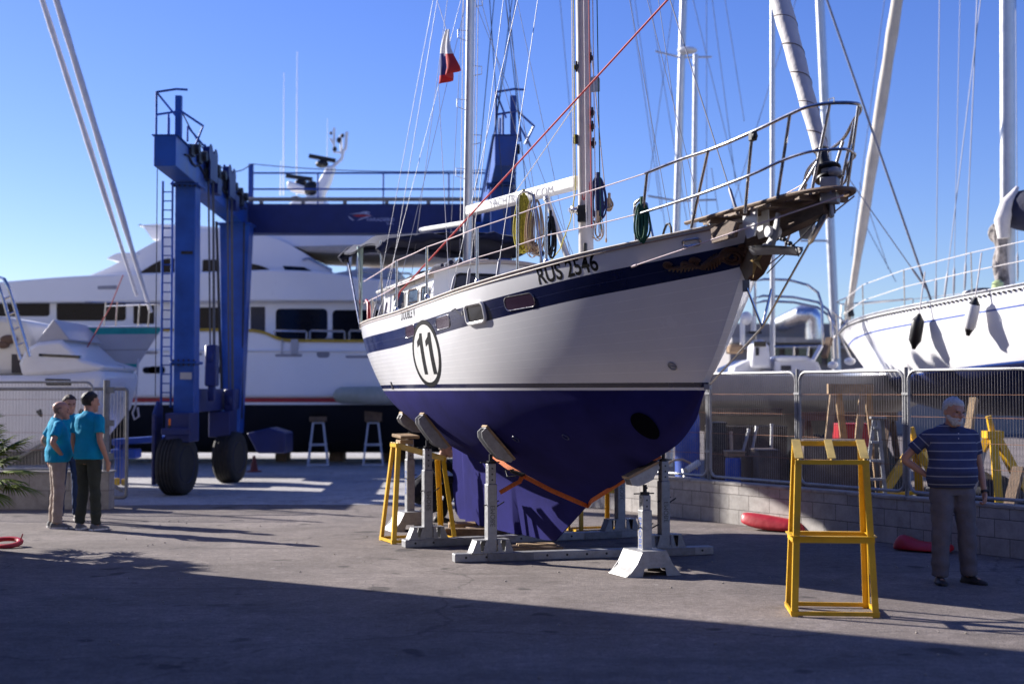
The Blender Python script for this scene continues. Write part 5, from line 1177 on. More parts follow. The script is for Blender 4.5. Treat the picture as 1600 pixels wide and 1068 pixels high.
slab(my, 'hardtop', yachtw, curve([(372, 366), (440, 352), (520, 354), (640, 362), (720, 366)]) + [(720, 380), (640, 384), (540, 386), (450, 385)] + [(440, 382), (400, 372)], .9, yb-.9, .12)
m_ = MB(); pp = [Q(*p) for p in ((452, 379), (548, 376), (700, 376), (700, 391), (560, 392), (470, 387))]; m_.prism(pp, lambda x, z: Vector((x, YM+.86, z)), lambda x, z: Vector((x, YM+yb-.86, z))); bevel(part(m_, 'hardtop_lining', beige, my), .05, 2)
for i, (x, y) in enumerate(((540, 440), (554, 440), (700, 440))):
    m_ = MB(); a = Q(x, 388); b = Q(x-4, y); m_.tube([Vector((a[0], YM+1, a[1])), Vector((b[0], YM+1, b[1]))], .05, 8); part(m_, 'hardtop_post', white, my)
slab(my, 'aft_coaming', greyh, [(512, 428), (570, 418), (620, 418), (620, 436), (540, 436)], .8, yb-.8, .05)
m_ = MB(); q = [Q(*p) for p in ((466, 402), (475, 399), (512, 417), (512, 426))]; m_.tube([Vector((x, YM+.7, z)) for x, z in q], .03, 8)
for x0 in (556, 604): q = [Q(*p) for p in ((x0, 436), (x0, 426), (x0+4, 424), (x0+34, 425), (x0+37, 428), (x0+37, 436))]; m_.tube([Vector((x, YM+.4, z)) for x, z in q], .025, 6)
part(m_, 'handrail', inox, my)
yg = mat('yacht_window', (.006, .007, .012), .12, spec=.25, rvar=.03)
def win(pts, y, nm='window', mm=yg, frame=True):
    m_ = MB(); pp = [Q(*p) for p in pts]; m_.prism(pp, lambda x, z: Vector((x, YM+y-.012, z)), lambda x, z: Vector((x, YM+y+.02, z))); o = part(m_, nm, mm, my, 0)
    return o
def rwin(x0, y0, x1, y1, y, r=5, **k):
    return win([(x0+px, y0+py) for px, py in rounded(x1-x0, y1-y0, r, 4)], y, **k)
rwin(-60, 465, 66, 492, .55); rwin(77, 467, 187, 499, .55); rwin(425, 480, 507, 528, .55, 7); rwin(515, 482, 640, 530, .55, 7); rwin(-190, 465, -75, 490, .55); rwin(199, 474, 232, 504, .55, 2); rwin(280, 478, 345, 512, .55, 2)
rwin(385, 477, 408, 521, .55, 1, nm='deck_door', mm=mat('dark_doorway', (.05, .045, .05), .6))
win([(196, 427)] + curve([(205, 422), (235, 404), (255, 399), (300, 399)]) + [(300, 427)], .75); rwin(306, 401, 332, 427, .75, 3)
win([(334, 404)] + curve([(370, 405), (400, 411), (420, 421), (424, 425), (415, 427)]) + [(334, 428)], .75)
win([(434, 411), (468, 413), (480, 419), (474, 421), (440, 421)], .74)
win([(150, 446)] + [(180, 445), (180, 451), (150, 451)], .15, nm='vent_louvre', mm=mat('grey_louvre', (.33, .32, .36), .7))
for x in (232, 330): rwin(x, 572, x+26, 583, .0, 5, nm='hull_portlight')
rwin(223, 573, 246, 583, .0, 5, nm='hull_portlight')
for x, w_ in ((495, 20),): rwin(x, 547.5+.0, x+w_, 558.5, .0, 5, nm='hull_portlight', mm=mat('closed_port', (.26, .26, .30), .4))
for x0, x1, y in ((430, 472, 555), (540, 640, 557), (290, 316, 553), (225, 246, 551)): rwin(x0, y-2, x1, y+2, .0, 1.8, nm='vent_slot', mm=MATS['grey_louvre'])
m_ = MB()
for x0, x1 in ((428, 480), (483, 540), (545, 640)):
    q = [Q(*p) for p in ((x0, 530), (x0, 518), (x0+2, 516), (x1-4, 517), (x1-2, 519), (x1-2, 531))]; m_.tube([Vector((x, YM+.1, z)) for x, z in q], .03, 6)
part(m_, 'deck_rail', inox, my)
for x0, x1, y0, y1 in ((440, 442, 530, 553), (455, 466, 530, 553)): m_ = MB(); rr = [Q(x0, y0), Q(x1, y1)]; m_.box(((rr[0][0]+rr[1][0])/2, YM-.03, (rr[0][1]+rr[1][1])/2), (abs(rr[1][0]-rr[0][0]), .05, abs(rr[1][1]-rr[0][1]))); part(m_, 'boarding_step', greyh, my, 0)
m_ = MB(); q = Q(577, 650); m_.lathe([(.07, 0), (.09, .02), (.09, .05), (.05, .06)], Vector((q[0], YM+.25, q[1])), (0, -1, 0), 14); part(m_, 'outlet', galv_d, my)
# radar mast
yy = YM+yb/2
m_ = MB(); pp = [Q(*p, yy) for p in ((470, 318), (490, 300), (506, 275), (512, 262), (524, 260), (516, 285), (508, 300), (502, 320))]; m_.prism(pp, lambda x, z: Vector((x, YM+yb/2-.3, z)), lambda x, z: Vector((x, YM+yb/2+.3, z)))
pp = [Q(*p, yy) for p in ((450, 296), (452, 284), (500, 300), (500, 306), (462, 300))]; m_.prism(pp, lambda x, z: Vector((x, YM+yb/2-.3, z)), lambda x, z: Vector((x, YM+yb/2+.3, z)))
pp = [Q(*p, yy) for p in ((440, 360), (456, 322), (470, 312), (510, 312), (520, 360))]; m_.prism(pp, lambda x, z: Vector((x, YM+yb/2-.5, z)), lambda x, z: Vector((x, YM+yb/2+.5, z)))
rm = bevel(part(m_, 'radar_arch', yachtw, my, 40), .05, 2)
m_ = MB(); yy = YM+yb/2
def rod(pts, r): m_.tube([Vector((Q(*p, yy)[0], yy, Q(*p, yy)[1])) for p in pts], r, 6)
rod([(518, 262), (534, 248), (536, 236), (540, 232), (542, 206)], .045); rod([(536, 238), (522, 238), (522, 200)], .035); rod([(534, 240), (532, 212)], .035); rod([(522, 226), (516, 216)], .03); part(m_, 'instrument_mast', white, rm)
m_ = MB()
for a, b, dx in (((483, 244), (524, 251), 503), ((447, 275), (488, 280), 470)):
    m_ = MB(); A = Q(*a, yy); Bq = Q(*b, yy); m_.beam(Vector((A[0], yy-.05, A[1])), Vector((Bq[0], yy+.05, Bq[1])), .12, .10)
    c = Q(dx, (a[1]+b[1])/2+9, yy); m_.ell(Vector((c[0], yy, c[1])), (.17, .17, .10)); part(m_, 'radar_scanner', black, rm)
m_ = MB()
for x, y, r in ((530, 219, .07), (523, 233, .06), (535, 212, .05), (517, 208, .04)): c = Q(x, y, yy); m_.ell(Vector((c[0], yy, c[1])), (r, r, r*1.2))
part(m_, 'instrument', black, rm)
m_ = MB(); c = Q(489, 297, yy); m_.ell(Vector((c[0], yy-.2, c[1])), (.21, .21, .21), n=20, k=14); c = Q(462, 311, yy); m_.ell(Vector((c[0], yy, c[1])), (.16, .16, .08)); part(m_, 'satellite_dome', blackp, rm)
m_ = MB()
for x, y0, y1, r in ((458, 72, 300, .013), (437, 105, 300, .012), (432, 245, 300, .012), (506, 178, 270, .008)):
    A = Q(x, y1, yy); Bq = Q(x+1, y0, yy); m_.tube([Vector((A[0], yy+.6, A[1])), Vector((A[0]*.5+Bq[0]*.5, yy+.6, A[1]*.6+Bq[1]*.4)), Vector((Bq[0], yy+.6, Bq[1]))], [r*1.5, r*1.2, r*.6], 5)
part(m_, 'whip_aerial', white, my)
# long grey fender on its side and stands under the yacht
m_ = MB(); a = P(521, 617, YM-.3); b = P(640, 618, YM-.3); m_.tube([a.lerp(b, k) for k in (0, .03, .1, .5, .9, 1)], [.04, .14, .2, .22, .2, .06], 14); solo(m_, 'fender', mat('greenish_fender', (.42, .43, .38), .6, var=.15, scale=2, c2=(.28, .31, .24)), 'long pale grey fender hanging on the side of the motor yacht', 'fender')
wh_ = mat('bluish_white_paint', (.50, .54, .62), .5, var=.1)
for px, lb in ((497, 'pale steel trestle under the motor yacht, left one beside the hoist'), (583, 'pale steel trestle under the motor yacht, right one near the ketch stern')):
    c = G(px, 727); trestle('boat_trestle', lb, c, R(5), .84, wh_, 'pale trestles under the motor yacht', hb=1.25, hf=1.22, wt=.34, wb=.62, dt=.2, db=.5)
m_ = MB(); c = P(584, 668, 34.4); m_.box(c, (.4, .4, .3)); m_.box(P(497, 671, 34.2), (.42, .4, .12)); 
planks('timber_block', 'brown timber block on the right pale trestle under the motor yacht', [(Vector((G(583, 727).x, G(583, 727).y, 1.19)), (.42, .3, .26), R(5), 0)], wood_dk, 'timber block')
planks('timber_block', 'flat brown timber pad on the left pale trestle under the motor yacht', [(Vector((G(497, 727).x, G(497, 727).y, 1.12)), (.42, .3, .12), R(5), 0)], wood_dk, 'timber block')
for i, (px, w_, lb) in enumerate(((427, .28, 'dark keel block under the motor yacht, next to the hoist wheel'), (516, .35, 'dark keel block under the motor yacht between the pale trestles'), (610, .6, 'dark keel block under the motor yacht next to the right pale trestle'))):
    m_ = MB(); c = G(px, 724); bevel(solo((m_.box((c.x, c.y+1.5, .32), (w_, .8, .64)), m_)[1], 'keel_block', wood_dk, lb, 'keel block', 'keel blocks under the motor yacht', 0), .02)
# blue stuff by the hoist
bluem = mat('blue_plastic', (.02, .08, .42), .5)
m_ = MB(); m_.box(P(197, 708, 27.5), (.48, .5, .18)); bevel(solo(m_, 'plastic_crate', bluem, 'blue plastic crate on a frame beyond the gate post', 'crate', smooth=0), .03)
m_ = MB(); a = P(180, 690, 27.6); b = P(300, 682, 27.6); m_.beam(a, b, .5, .12, (0, 0, 1)); 
for q in (a, b): m_.box((q.x+(.1 if q is a else -.1), q.y, q.z/2), (.1, .4, q.z))
bevel(solo(m_, 'tow_bar', bluem, 'blue steel bar trestle lying beyond the gate post under the hoist', 'steel bar', smooth=0), .02)
m_ = MB(); c = G(397, 737); m_.lathe([(.17, 0), (.17, .03), (.09, .04), (.03, .36), (.0, .37)], c, n=14); solo(m_, 'traffic_cone', mat('dull_red_cone', (.20, .04, .03), .7), 'small dull red cone near the rear hoist wheel', 'cone')
m_ = MB(); c = G(183, 758); m_.box(c+Vector((0, 0, .07)), (.1, .08, .14)); m_.box(c+Vector((.12, .03, .06)), (.09, .08, .12)); bevel(solo(m_, 'paint_can', yelpaint, 'yellow cans on the concrete beside the end of the beige wall', 'can', smooth=0), .02)

# ------------------------------------------------------------------ boats at the left
YL = 27.3; lb = P(253, 511, YL)
FX = Vector((1, -.06, 0)).normalized(); SX = Vector((FX.y, -FX.x, 0))
def TL(s, w, z): return Vector((lb.x, lb.y, 0)) + FX*(s-9.6) + SX*w + Vector((0, 0, z))
zs_ = lb.z; zw_ = P(205, 586, YL).z
HL = Hull(TL, [(0, zs_-.05), (5, zs_-.12), (9.6, zs_)], [(0, 1.2), (2, 1.6), (5, 1.7), (7.5, 1.2), (9, .4), (9.6, .04)], [(.6, .9), (2.5, 1.4), (5, 1.4), (7, .8), (8.4, .25), (9.0, .03)],
          zw_, [(.6, zw_-.05), (4, 1.15), (7, 1.35), (9, zw_-.02)], [(.6, zw_-.1), (3, .95), (3.02, .3), (5.2, .3), (5.22, .95), (7.5, 1.25), (8.6, zw_-.3), (9, zw_-.02)], [(zw_, 9.0), (zs_, 9.6)], [(zw_, .6), (zs_, 0)], cols=40, keelw=.15)
gs = thing('sailing_yacht', 'pale grey sailing yacht with teal trim, bow just left of the blue hoist', 'sailing yacht', TL(5, 0, 0))
m_ = MB(); HL.build(m_, [(lambda z: z, 1), (lambda z: z-.13, 0), (lambda z: z-.42, 2), (lambda z: z-.44, 0), (lambda z: (z+zw_)/2, 0), (lambda z: zw_+.22, 1), (lambda z: zw_+.02, 0), (lambda z: zw_, 3)], 3); part(m_, 'hull', [greyh, teal, greyw, white], gs, 50)
m_ = MB(); HL.deckgrid(m_, .02); part(m_, 'deck', white, gs)
m_ = MB(); HL.rail(m_, .03, 1, .01); HL.rail(m_, .03, -1, .01); part(m_, 'toe_rail', white, gs)
def furled(a, b, r, name, material=sailc):
    m_ = MB(); n = 24; a, b = Vector(a), Vector(b); m_.tube([a.lerp(b, .03+.97*k/n) for k in range(n+1)], [r*(.5+.5*min(1, k/4))*(1+.08*math.sin(k*2.4)) for k in range(n+1)], 10); m_.cyl(a, a.lerp(b, .03), r*.6, 8); return m_
def ext(pa, pb, D1, D2, k): a, b = P(*pa, D1), P(*pb, D2); return a, a + (b-a)*k
a, b = ext((236, 488), (88, 0), YL, YL, 1.9); part(furled(a, b, .065, ''), 'furled_genoa', sailc, gs)
a, b = ext((214, 462), (66, 0), YL, YL, 1.9); part(furled(a, b, .055, ''), 'furled_staysail', sailc, gs)
m_ = MB()
for px in (178, 196, 220, 236):
    s = (P(px, 511, YL).x - lb.x) + 9.6; 
    m_.tube([TL(s, .2 if s > 9 else .6, zs_), TL(s+.03, .2 if s > 9 else .6, zs_+.45)], .014, 6)
m_.tube([TL(8.3, .6, zs_+.45), TL(9.2, .25, zs_+.45), TL(9.6, 0, zs_+.45), TL(9.2, -.25, zs_+.45), TL(8.3, -.6, zs_+.45)], .014, 6); part(m_, 'pulpit', inox, gs)
m_ = MB(); m_.tube([P(192, 430, YL-.5), P(172, 480, YL-.8), P(125, 562, YL-1.6)], .011, 6); part(m_, 'red_sheet', ropered, gs)
m_ = MB(); a = P(213, 630, YL-.2); m_.tube([P(216, 560, YL-.2), P(212, 632, YL-.2), P(207, 645, YL-.2), P(210, 655, YL-.2), P(217, 650, YL-.2), P(215, 636, YL-.2)], .02, 6); solo(m_, 'rope_loop', ropew, 'looped rope hanging under the bow of the grey sailing yacht', 'rope')
m_ = MB()                                              # props under the grey yacht
for s in (3.4, 5.0): m_.box(TL(s, 0, .15), (.5, .6, .28))
bevel(solo(m_, 'keel_block', wood_dk, 'dark timber blocks under the keel of the pale grey sailing yacht', 'keel block', smooth=0), .02)
# motor cruiser nearer, at the left edge
YC = 24.6; mc = thing('motor_cruiser', 'white motor cruiser with a grey canopy and steel ladder at the left edge', 'motor cruiser', P(40, 640, YC+1))
def pr(parent, name, mm, pts, y0, y1, bev=.06):
    m_ = MB(); pp = [P(x, y, YC) for x, y in pts]; m_.prism([(p.x, p.z) for p in pp], lambda x, z: Vector((x, YC+y0, z)), lambda x, z: Vector((x, YC+y1, z))); o = part(m_, name, mm, parent, 40)
    if bev: bevel(o, bev, 2)
    return o
pr(mc, 'hull', white, [(-200, 588), (70, 585), (165, 577), (150, 640), (110, 690), (40, 705), (-200, 705)], 0, 2.4, .15)
pr(mc, 'foredeck', white, [(25, 567), (35, 545), (55, 534), (92, 530), (125, 560), (165, 572), (150, 580), (30, 588)], .1, 2.3, .08)
pr(mc, 'canopy', greyh, [(78, 497), (104, 530), (48, 536)], .2, 2.2, .02)
pr(mc, 'windscreen_band', MATS['dark_window_glass'], [(58, 552), (120, 555), (122, 559), (58, 556)], .085, .3, 0)
pr(mc, 'cabin_window', glass, [(70, 591), (110, 592), (112, 602), (72, 602)], -.02, .3, .02)
pr(mc, 'cockpit_coaming', cream, [(-200, 480), (-10, 492), (30, 500), (45, 545), (25, 585), (-200, 585)], .4, 2.1, .1)
pr(mc, 'cockpit_opening', mat('dark_doorway', (.05, .045, .05), .6), [(6, 552), (26, 553), (24, 582), (6, 582)], .38, .6, 0)
m_ = MB()
for dx in (0, 26): m_.tube([P(32+dx*.55, 562-dx*.2, YC-.2), P(4+dx*.45, 462-dx*.3, YC-.2), P(-4+dx*.4, 444-dx*.3, YC-.15), P(-16+dx*.4, 440-dx*.3, YC)], .035, 8)
for k in range(4): a = P(26-7*k, 540-24*k, YC-.2); b = P(41-7*k, 534-24*k, YC-.2); m_.tube([a, b], .022, 6)
part(m_, 'ladder', inox, mc); 
m_ = MB(); m_.ell(P(14, 530, YC+.36), (.16, .06, .08)); m_.ell(P(5, 538, YC+.36), (.12, .06, .07)); part(m_, 'cushion', mat('brown_cushion', (.16, .1, .07), .9), mc)
m_ = MB(); m_.tube([P(130, 640, YC), P(95, 700, YC+.3)], .05, 8); m_.tube([P(60, 640, YC), P(100, 705, YC+.3)], .05, 8); m_.box(P(20, 712, YC+1.2), (1.5, 1.5, .25)); part(m_, 'cradle', grease, mc)
# ------------------------------------------------------------------ right hand side: big white yacht behind the fence
S2 = Vector((.3, -.954, 0)).normalized(); T2 = Vector((-S2.y, S2.x, 0)); BO = Vector((6.96, 30, 0))
def TR(s, w, z): return BO + S2*(13 - s) + T2*w + Vector((0, 0, z + .052*(13 - s)))
HR = Hull(TR, [(0, 2.95), (6, 2.90), (10, 2.95), (13, 3.0)], [(0, 1.5), (3, 1.95), (6, 2.1), (8.5, 1.9), (10.5, 1.3), (12.2, .5), (13, .04)],
          [(1.2, 1.0), (3.5, 1.7), (6, 1.85), (8.5, 1.5), (10, .85), (11, .3), (11.5, .03)], 1.78,
          [(1.2, 1.7), (4, 1.2), (7, 1.05), (9.5, 1.3), (11.5, 1.76)], [(1.2, 1.65), (4.4, 1.1), (4.42, .1), (6.6, .1), (6.62, 1.0), (9.5, 1.25), (11.5, 1.74)],
          [(1.78, 11.5), (2.4, 12.3), (3.0, 13.0)], [(1.78, 1.2), (3.0, 0)], cols=50, flare=2.2, keelw=.16, step=4.41)
ry = thing('sailing_yacht', 'large white sailing yacht with blue underbody behind the fence at right', 'sailing yacht', TR(7, 0, 0))
m_ = MB(); rb = mat('deep_blue_bottom', (.022, .030, .12), .5, var=.12, scale=1.5)
HR.build(m_, [(lambda z: z, 0), (lambda z: z-.28, 1), (lambda z: z-.31, 0), (lambda z: (z+1.78)/2, 0), (lambda z: 2.0, 0), (lambda z: 1.81, 1), (lambda z: 1.78, 2)], 2)
part(m_, 'hull', [yachtw, mat('blue_pinstripe', (.03, .09, .40), .4), rb], ry, 50)
m_ = MB(); HR.deckgrid(m_, .02); part(m_, 'deck', cream, ry)
m_ = MB(); HR.rail(m_, .03, -1, .02); HR.rail(m_, .03, 1, .02); part(m_, 'toe_rail', alu, ry)
m_ = MB(); k = 0
for a in [i/110 for i in range(30, 108)]:
    z = HR.zs(a); m_.box(HR.tf(HR.sz(a, z), -HR.top(a, z)-.012, z-.05), (.03, .05, .03))
part(m_, 'rail_slot', grease, ry)
m_ = MB(); tp = []
for s in (12.7, 11.5, 9.6, 7.6, 5.6, 3.6):
    z = 3.0; w = HR.w_at(min(s, 12.8), 2.9); tp.append((s, w))
    for sg in (-1, 1): m_ = MB(); m_.tube([TR(s, sg*(w-.06), 2.93), TR(s, sg*(w-.05), 3.58)], .014, 6); part(m_, 'stanchion', inox, ry)

for h in (3.57, 3.28):
    for sg in (-1, 1): 
        m_ = MB()
        for (a, wa_), (b, wb_) in zip(tp, tp[1:]): m_.tube([TR(a, sg*(wa_-.05), h), TR(b, sg*(wb_-.05), h)], .008, 5)
        part(m_, 'lifeline', ropew, ry)
m_ = MB(); m_.tube([TR(11.5, -.75, 3.58), TR(12.6, -.35, 3.62), TR(13.0, 0, 3.62), TR(12.6, .35, 3.62), TR(11.5, .75, 3.58)], .016, 6); m_.tube([TR(12.9, -.1, 3.0), TR(13.0, 0, 3.62)], .016, 6); m_.tube([TR(12.2, -.4, 3.0), TR(11.6, -.7, 3.58)], .014, 6); part(m_, 'pulpit', inox, ry)
m_ = MB(); m_.tube([TR(7.45, 0, 2.9), TR(7.35, 0, 9), TR(7.25, 0, 17)], .13, 18, flat=.8); mast2 = part(m_, 'mast', alu, ry)
m_ = MB(); rd = random.Random(4)
for q in range(5):
    ox, oy = rd.uniform(-.12, .12), rd.uniform(-.1, .1)
    m_.tube([TR(7.4+ox*.6+.03*math.sin(k*1.3+q), -.14+oy+.03*math.cos(k*.9+q), 2.95+.12*k) for k in range(12+q % 3)], [.07+.025*math.sin(k*1.1+q*2) for k in range(12+q % 3)], 9)
m_.ell(TR(7.5, -.16, 4.25), (.16, .16, .18))
part(m_, 'mast_bundle', mat('grimy_sail_bundle', (.42, .38, .36), .9, var=.5, scale=6, bump=.6, bscale=12), mast2, 60)
m_ = MB(); q = [P(1600, 330, 24.2), P(1583, 325, 24.3), P(1574, 345, 24.35), P(1570, 378, 24.4)]
m_.tube([P(1566, 348, 24.2), P(1576, 338, 24.2), P(1600, 330, 24.1), P(1660, 318, 23.6), P(1760, 300, 22.8)], [.05, .26, .36, .36, .3], 16); part(m_, 'boom_cover', canvas, ry, 60)
m_ = MB(); m_.tube([P(1568, 372, 24.0), P(1566, 345, 24.0), P(1574, 318, 24.0), P(1590, 292, 24.0)], [.10, .14, .12, .03], 10); part(m_, 'sail_corner', sailc, ry, 60)
m_ = MB(); a = TR(12.75, 0, 3.25); b = P(1402, 0, 27.4); b2 = a + (b-a)*1.9
part(furled(a, b2, .115, '', sailc), 'furled_genoa', mat('beige_sailcloth', (.60, .55, .48), .85, var=.12, scale=3, bump=.4, bscale=10), ry, 60)
m_ = MB(); d = (b-a).normalized(); m_.lathe([(.04, 0), (.13, .02), (.13, .05), (.06, .08), (.06, .2), (.12, .23), (.11, .27), (.05, .4)], a - d*.1, d, 14); part(m_, 'furling_drum', blackp, ry)
for (pa, pb, r) in (((1455, 470), (1292, 0), .022), ((1475, 470), (1532, 0), .008), ((1462, 480), (1468, 0), .008), ((1507, 455), (1524, 60), .010), ((1490, 462), (1500, 0), .006), ((1590, 440), (1587, 0), .008), ((1450, 455), (1362, 330), .010)):
    D = 26.0; m_ = MB(); a = P(*pa, D); b = P(*pb, D); m_.tube([a, a+(b-a)*1.5], r, 6); d = (b-a).normalized(); m_.tube([a, a+d*.1, a+d*.45, a+d*.55], [r, .022, .022, r], 6); part(m_, 'shroud', rig, ry)
m_ = MB(); c = P(1517, 470, 23.4); m_.box(c, (.22, .2, .34)); c2_ = c+Vector((.2, -.1, -.03)); bevel(part(m_, 'jerry_can', white, ry, 40), .03, 2)
m_ = MB(); c = P(1540, 460, 23.0); m_.ell(c+Vector((0, .1, 0)), (.33, .2, .12)); part(m_, 'sail_bag', canvas, ry)
m_ = MB(); c = P(1582, 462, 22.6); m_.ell(c, (.3, .2, .14)); part(m_, 'plastic_sheet', mat('crumpled_plastic', (.6, .6, .66), .35, var=.2, bump=.8, bscale=9), ry)
m_ = MB(); c = P(1559, 451, 22.8); m_.lathe([(.08, 0), (.1, .1), (.09, .2), (.04, .24)], c-Vector((0, 0, .1)), n=12); part(m_, 'green_bottle', mat('pale_green_plastic', (.45, .55, .25), .4), ry)
def onright(px, py):
    w = 1.8
    for _ in range(60):
        p = onplane(px, py, BO - T2*w, T2); q = p - BO; d = q.dot(S2); s_ = 13 - d; w = .5*w + .5*HR.w_at(s_, p.z - .052*d)
    return p, HR.pt(s_, p.z - .052*d, .16, -1)
def fender(px, y0, y1, r, m1, m2, label, tilt=0, rope_to=None):
    A_, a = onright(px+tilt, y0); B_, b = onright(px, y1); b = Vector((a.x + (b.x-a.x)*.5 - .05, a.y + (b.y-a.y)*.5, b.z)); L = (b-a).length; d = (b-a).normalized()
    t = thing('fender', label, 'fender', b, 'fenders hung on the white yacht at right')
    m_ = MB(); m_.lathe([(.02, L*.02), (r*.7, L*.04), (r, L*.14), (r, L*.86), (r*.7, L*.96), (.02, L)], a, d, 16); part(m_, 'body', m1, t, 50)
    m_ = MB(); m_.lathe([(.03, -.06), (r*.45, -.02), (r*.92, L*.10), (r*.9, L*.11)], a, d, 14); part(m_, 'end_cap', m2, t, 50)
    m_ = MB(); m_.lathe([(r*.92, L*.88), (r*.5, L+.02), (.03, L+.08)], a, d, 14); part(m_, 'end_cap', m2, t, 50)
    m_ = MB(); m_.tube([a, a + Vector((.12, .03, .75))], .012, 6); part(m_, 'lanyard', ropew, t)
fender(1444, 494, 534, .105, blackp, blackp, 'black fender hanging on the white yacht, left of the white fender', 5)
fender(1527, 470, 514, .10, white, blackp, 'white fender with black ends hanging on the white yacht at right', 10)
# yellow tripod supports under the big yacht
def tripod(label, px, py, h, rz, k=1.0):
    c = G(px, py); t = thing('tripod_stand', label, 'boat stand', c, 'yellow tripod stands under the white yacht at right')
    for a in (0, 2.1, 4.2):
        m_ = MB(); m_.beam(c + Vector((math.cos(a+rz)*.75*k, math.sin(a+rz)*.75*k, .0)), c + Vector((math.cos(a+rz)*.04, math.sin(a+rz)*.04, h)), .11, .11); part(m_, 'leg', yellow, t, 0)
    m_ = MB(); m_.box(c + Vector((0, 0, h+.02)), (.24, .24, .10)); m_.beam(c+Vector((0, 0, h)), c+Vector((-.06, 0, h+.28)), .07, .07); part(m_, 'head', yellow, t, 0); m_ = MB(); m_.beam(c+Vector((math.cos(rz)*.5*k, math.sin(rz)*.5*k, .35)), c+Vector((math.cos(rz+2.1)*.5*k, math.sin(rz+2.1)*.5*k, .35)), .05, .05); part(m_, 'brace', yellow, t, 0)
tripod('yellow tripod stand behind the fence, right of the old man', 1553, 808, 1.15, .3)
tripod('yellow tripod stand behind the fence, partly hidden by the old man', 1432, 812, 1.0, 1.2)
m_ = MB(); a = P(1522, 622, 18.6); b = P(1505, 720, 18.2); m_.beam(b + Vector((-.1, 0, -.6)), a, .09, .09); solo(m_, 'timber_prop', wood_lt, 'slanting timber prop under the blue hull, above the old man shoulder', 'timber prop', smooth=0)
m_ = MB(); a = P(1592, 730, 17.6); b = P(1575, 800, 17.4); m_.beam(b, a, .14, .07); solo(m_, 'timber_prop', wood_dk, 'short broken timber leaning beside the yellow tripod at the right edge', 'timber prop', smooth=0)
m_ = MB(); m_.beam(P(1535, 705, 17.9), P(1512, 790, 17.9), .10, .02); solo(m_, 'steel_grating', galv, 'narrow steel grating strip leaning against the yellow tripod', 'grating', smooth=0)

# ------------------------------------------------------------------ centre background: cream hulled cruiser, its clutter, other masts
YB = 26.5; Bc = Vector((4.75, YB, 0)); FX2 = Vector((.82, .57, 0)); SX2 = Vector((.57, -.82, 0))
def TB(s, w, z): return Bc + FX2*(s-3.2) + SX2*w + Vector((0, 0, z))
HC = Hull(TB, [(0, 2.05), (5, 2.1), (8.5, 2.45)], [(0, 1.45), (3, 1.7), (5.5, 1.45), (7.5, .7), (8.5, .05)], [(.3, 1.2), (3, 1.5), (5.5, 1.1), (7, .4), (7.7, .03)], 1.62,
          [(.3, 1.3), (4, .95), (7.7, 1.6)], [(.3, 1.25), (2.6, .92), (2.62, .3), (5, .3), (5.02, .9), (7.7, 1.58)], [(1.62, 7.7), (2.45, 8.5)], [(1.62, .3), (2.1, 0)], cols=36, keelw=.14)
cc = thing('sailing_yacht', 'white cruising yacht with cream underbody behind the mesh fence in the centre right', 'sailing yacht', TB(4, 0, 0))
m_ = MB(); HC.build(m_, [(lambda z: z, 0), (lambda z: (z+1.62)/2, 0), (lambda z: 1.62, 1)], 1); part(m_, 'hull', [greyh, mat('cream_bottom', (.50, .45, .37), .6, var=.1, scale=1.5, dirt=.2)], cc, 50)
m_ = MB(); HC.deckgrid(m_, .02); part(m_, 'deck', white, cc)
def bx(parent, nm, mm, x0, y0, x1, y1, D, dep, bev=.04):
    a, b = P(x0, y1, D), P(x1, y0, D); m_ = MB(); m_.box(((a.x+b.x)/2, D+dep/2, (a.z+b.z)/2), (abs(b.x-a.x), dep, abs(b.z-a.z))); o = part(m_, nm, mm, parent, 40)
    if bev: bevel(o, bev, 2)
    return o
def poly(parent, nm, mm, pts, D, dep, bev=.04):
    m_ = MB(); pp = [P(x, y, D) for x, y in pts]; m_.prism([(p.x, p.z) for p in pp], lambda x, z: Vector((x, D, z)), lambda x, z: Vector((x, D+dep, z))); o = part(m_, nm, mm, parent, 40)
    if bev: bevel(o, bev, 2)
    return o
cl = mat('soft_white_moulding', (.68, .67, .68), .4, var=.05, scale=2)
poly(cc, 'cockpit_coaming', cl, [(1140, 600), (1148, 572), (1175, 560), (1215, 560), (1222, 580), (1300, 578), (1345, 592), (1345, 606), (1140, 608)], 26.2, 2.2)
poly(cc, 'coachroof', cl, [(1212, 566), (1218, 556), (1262, 556), (1280, 566), (1290, 590), (1212, 590)], 25.9, 1.8, .08)
poly(cc, 'roof_cushion', white, [(1213, 560), (1217, 555), (1262, 556), (1262, 563), (1217, 564)], 25.85, 1.6, .05)
poly(cc, 'helm_console', cl, [(1174, 575), (1176, 540), (1184, 531), (1194, 530), (1202, 540), (1206, 575)], 26.0, .6, .06); bx(cc, 'helm_screen', glass, 1178, 533, 1197, 541, 25.97, .05, 0); bx(cc, 'helm_instrument', black, 1181, 543, 1186, 555, 25.97, .05, 0)
bx(cc, 'companionway', mat('dark_doorway', (.05, .045, .05), .6), 1221, 571, 1236, 578, 25.87, .05, 0); bx(cc, 'locker_lid', greyh, 1188, 576, 1211, 588, 26.15, .06); bx(cc, 'porthole', glass, 1251, 579, 1257, 584, 25.87, .05, 0)
bx(cc, 'engine_cover', mat('tan_box', (.36, .24, .14), .8), 1140, 538, 1162, 552, 26.9, .5); bx(cc, 'dark_panel', grease, 1170, 517, 1190, 521, 26.6, .3, 0)
m_ = MB(); m_.beam(P(1270, 563, 25.6), P(1283, 540, 25.9), .07, .04); part(m_, 'white_oar', white, cc, 0)
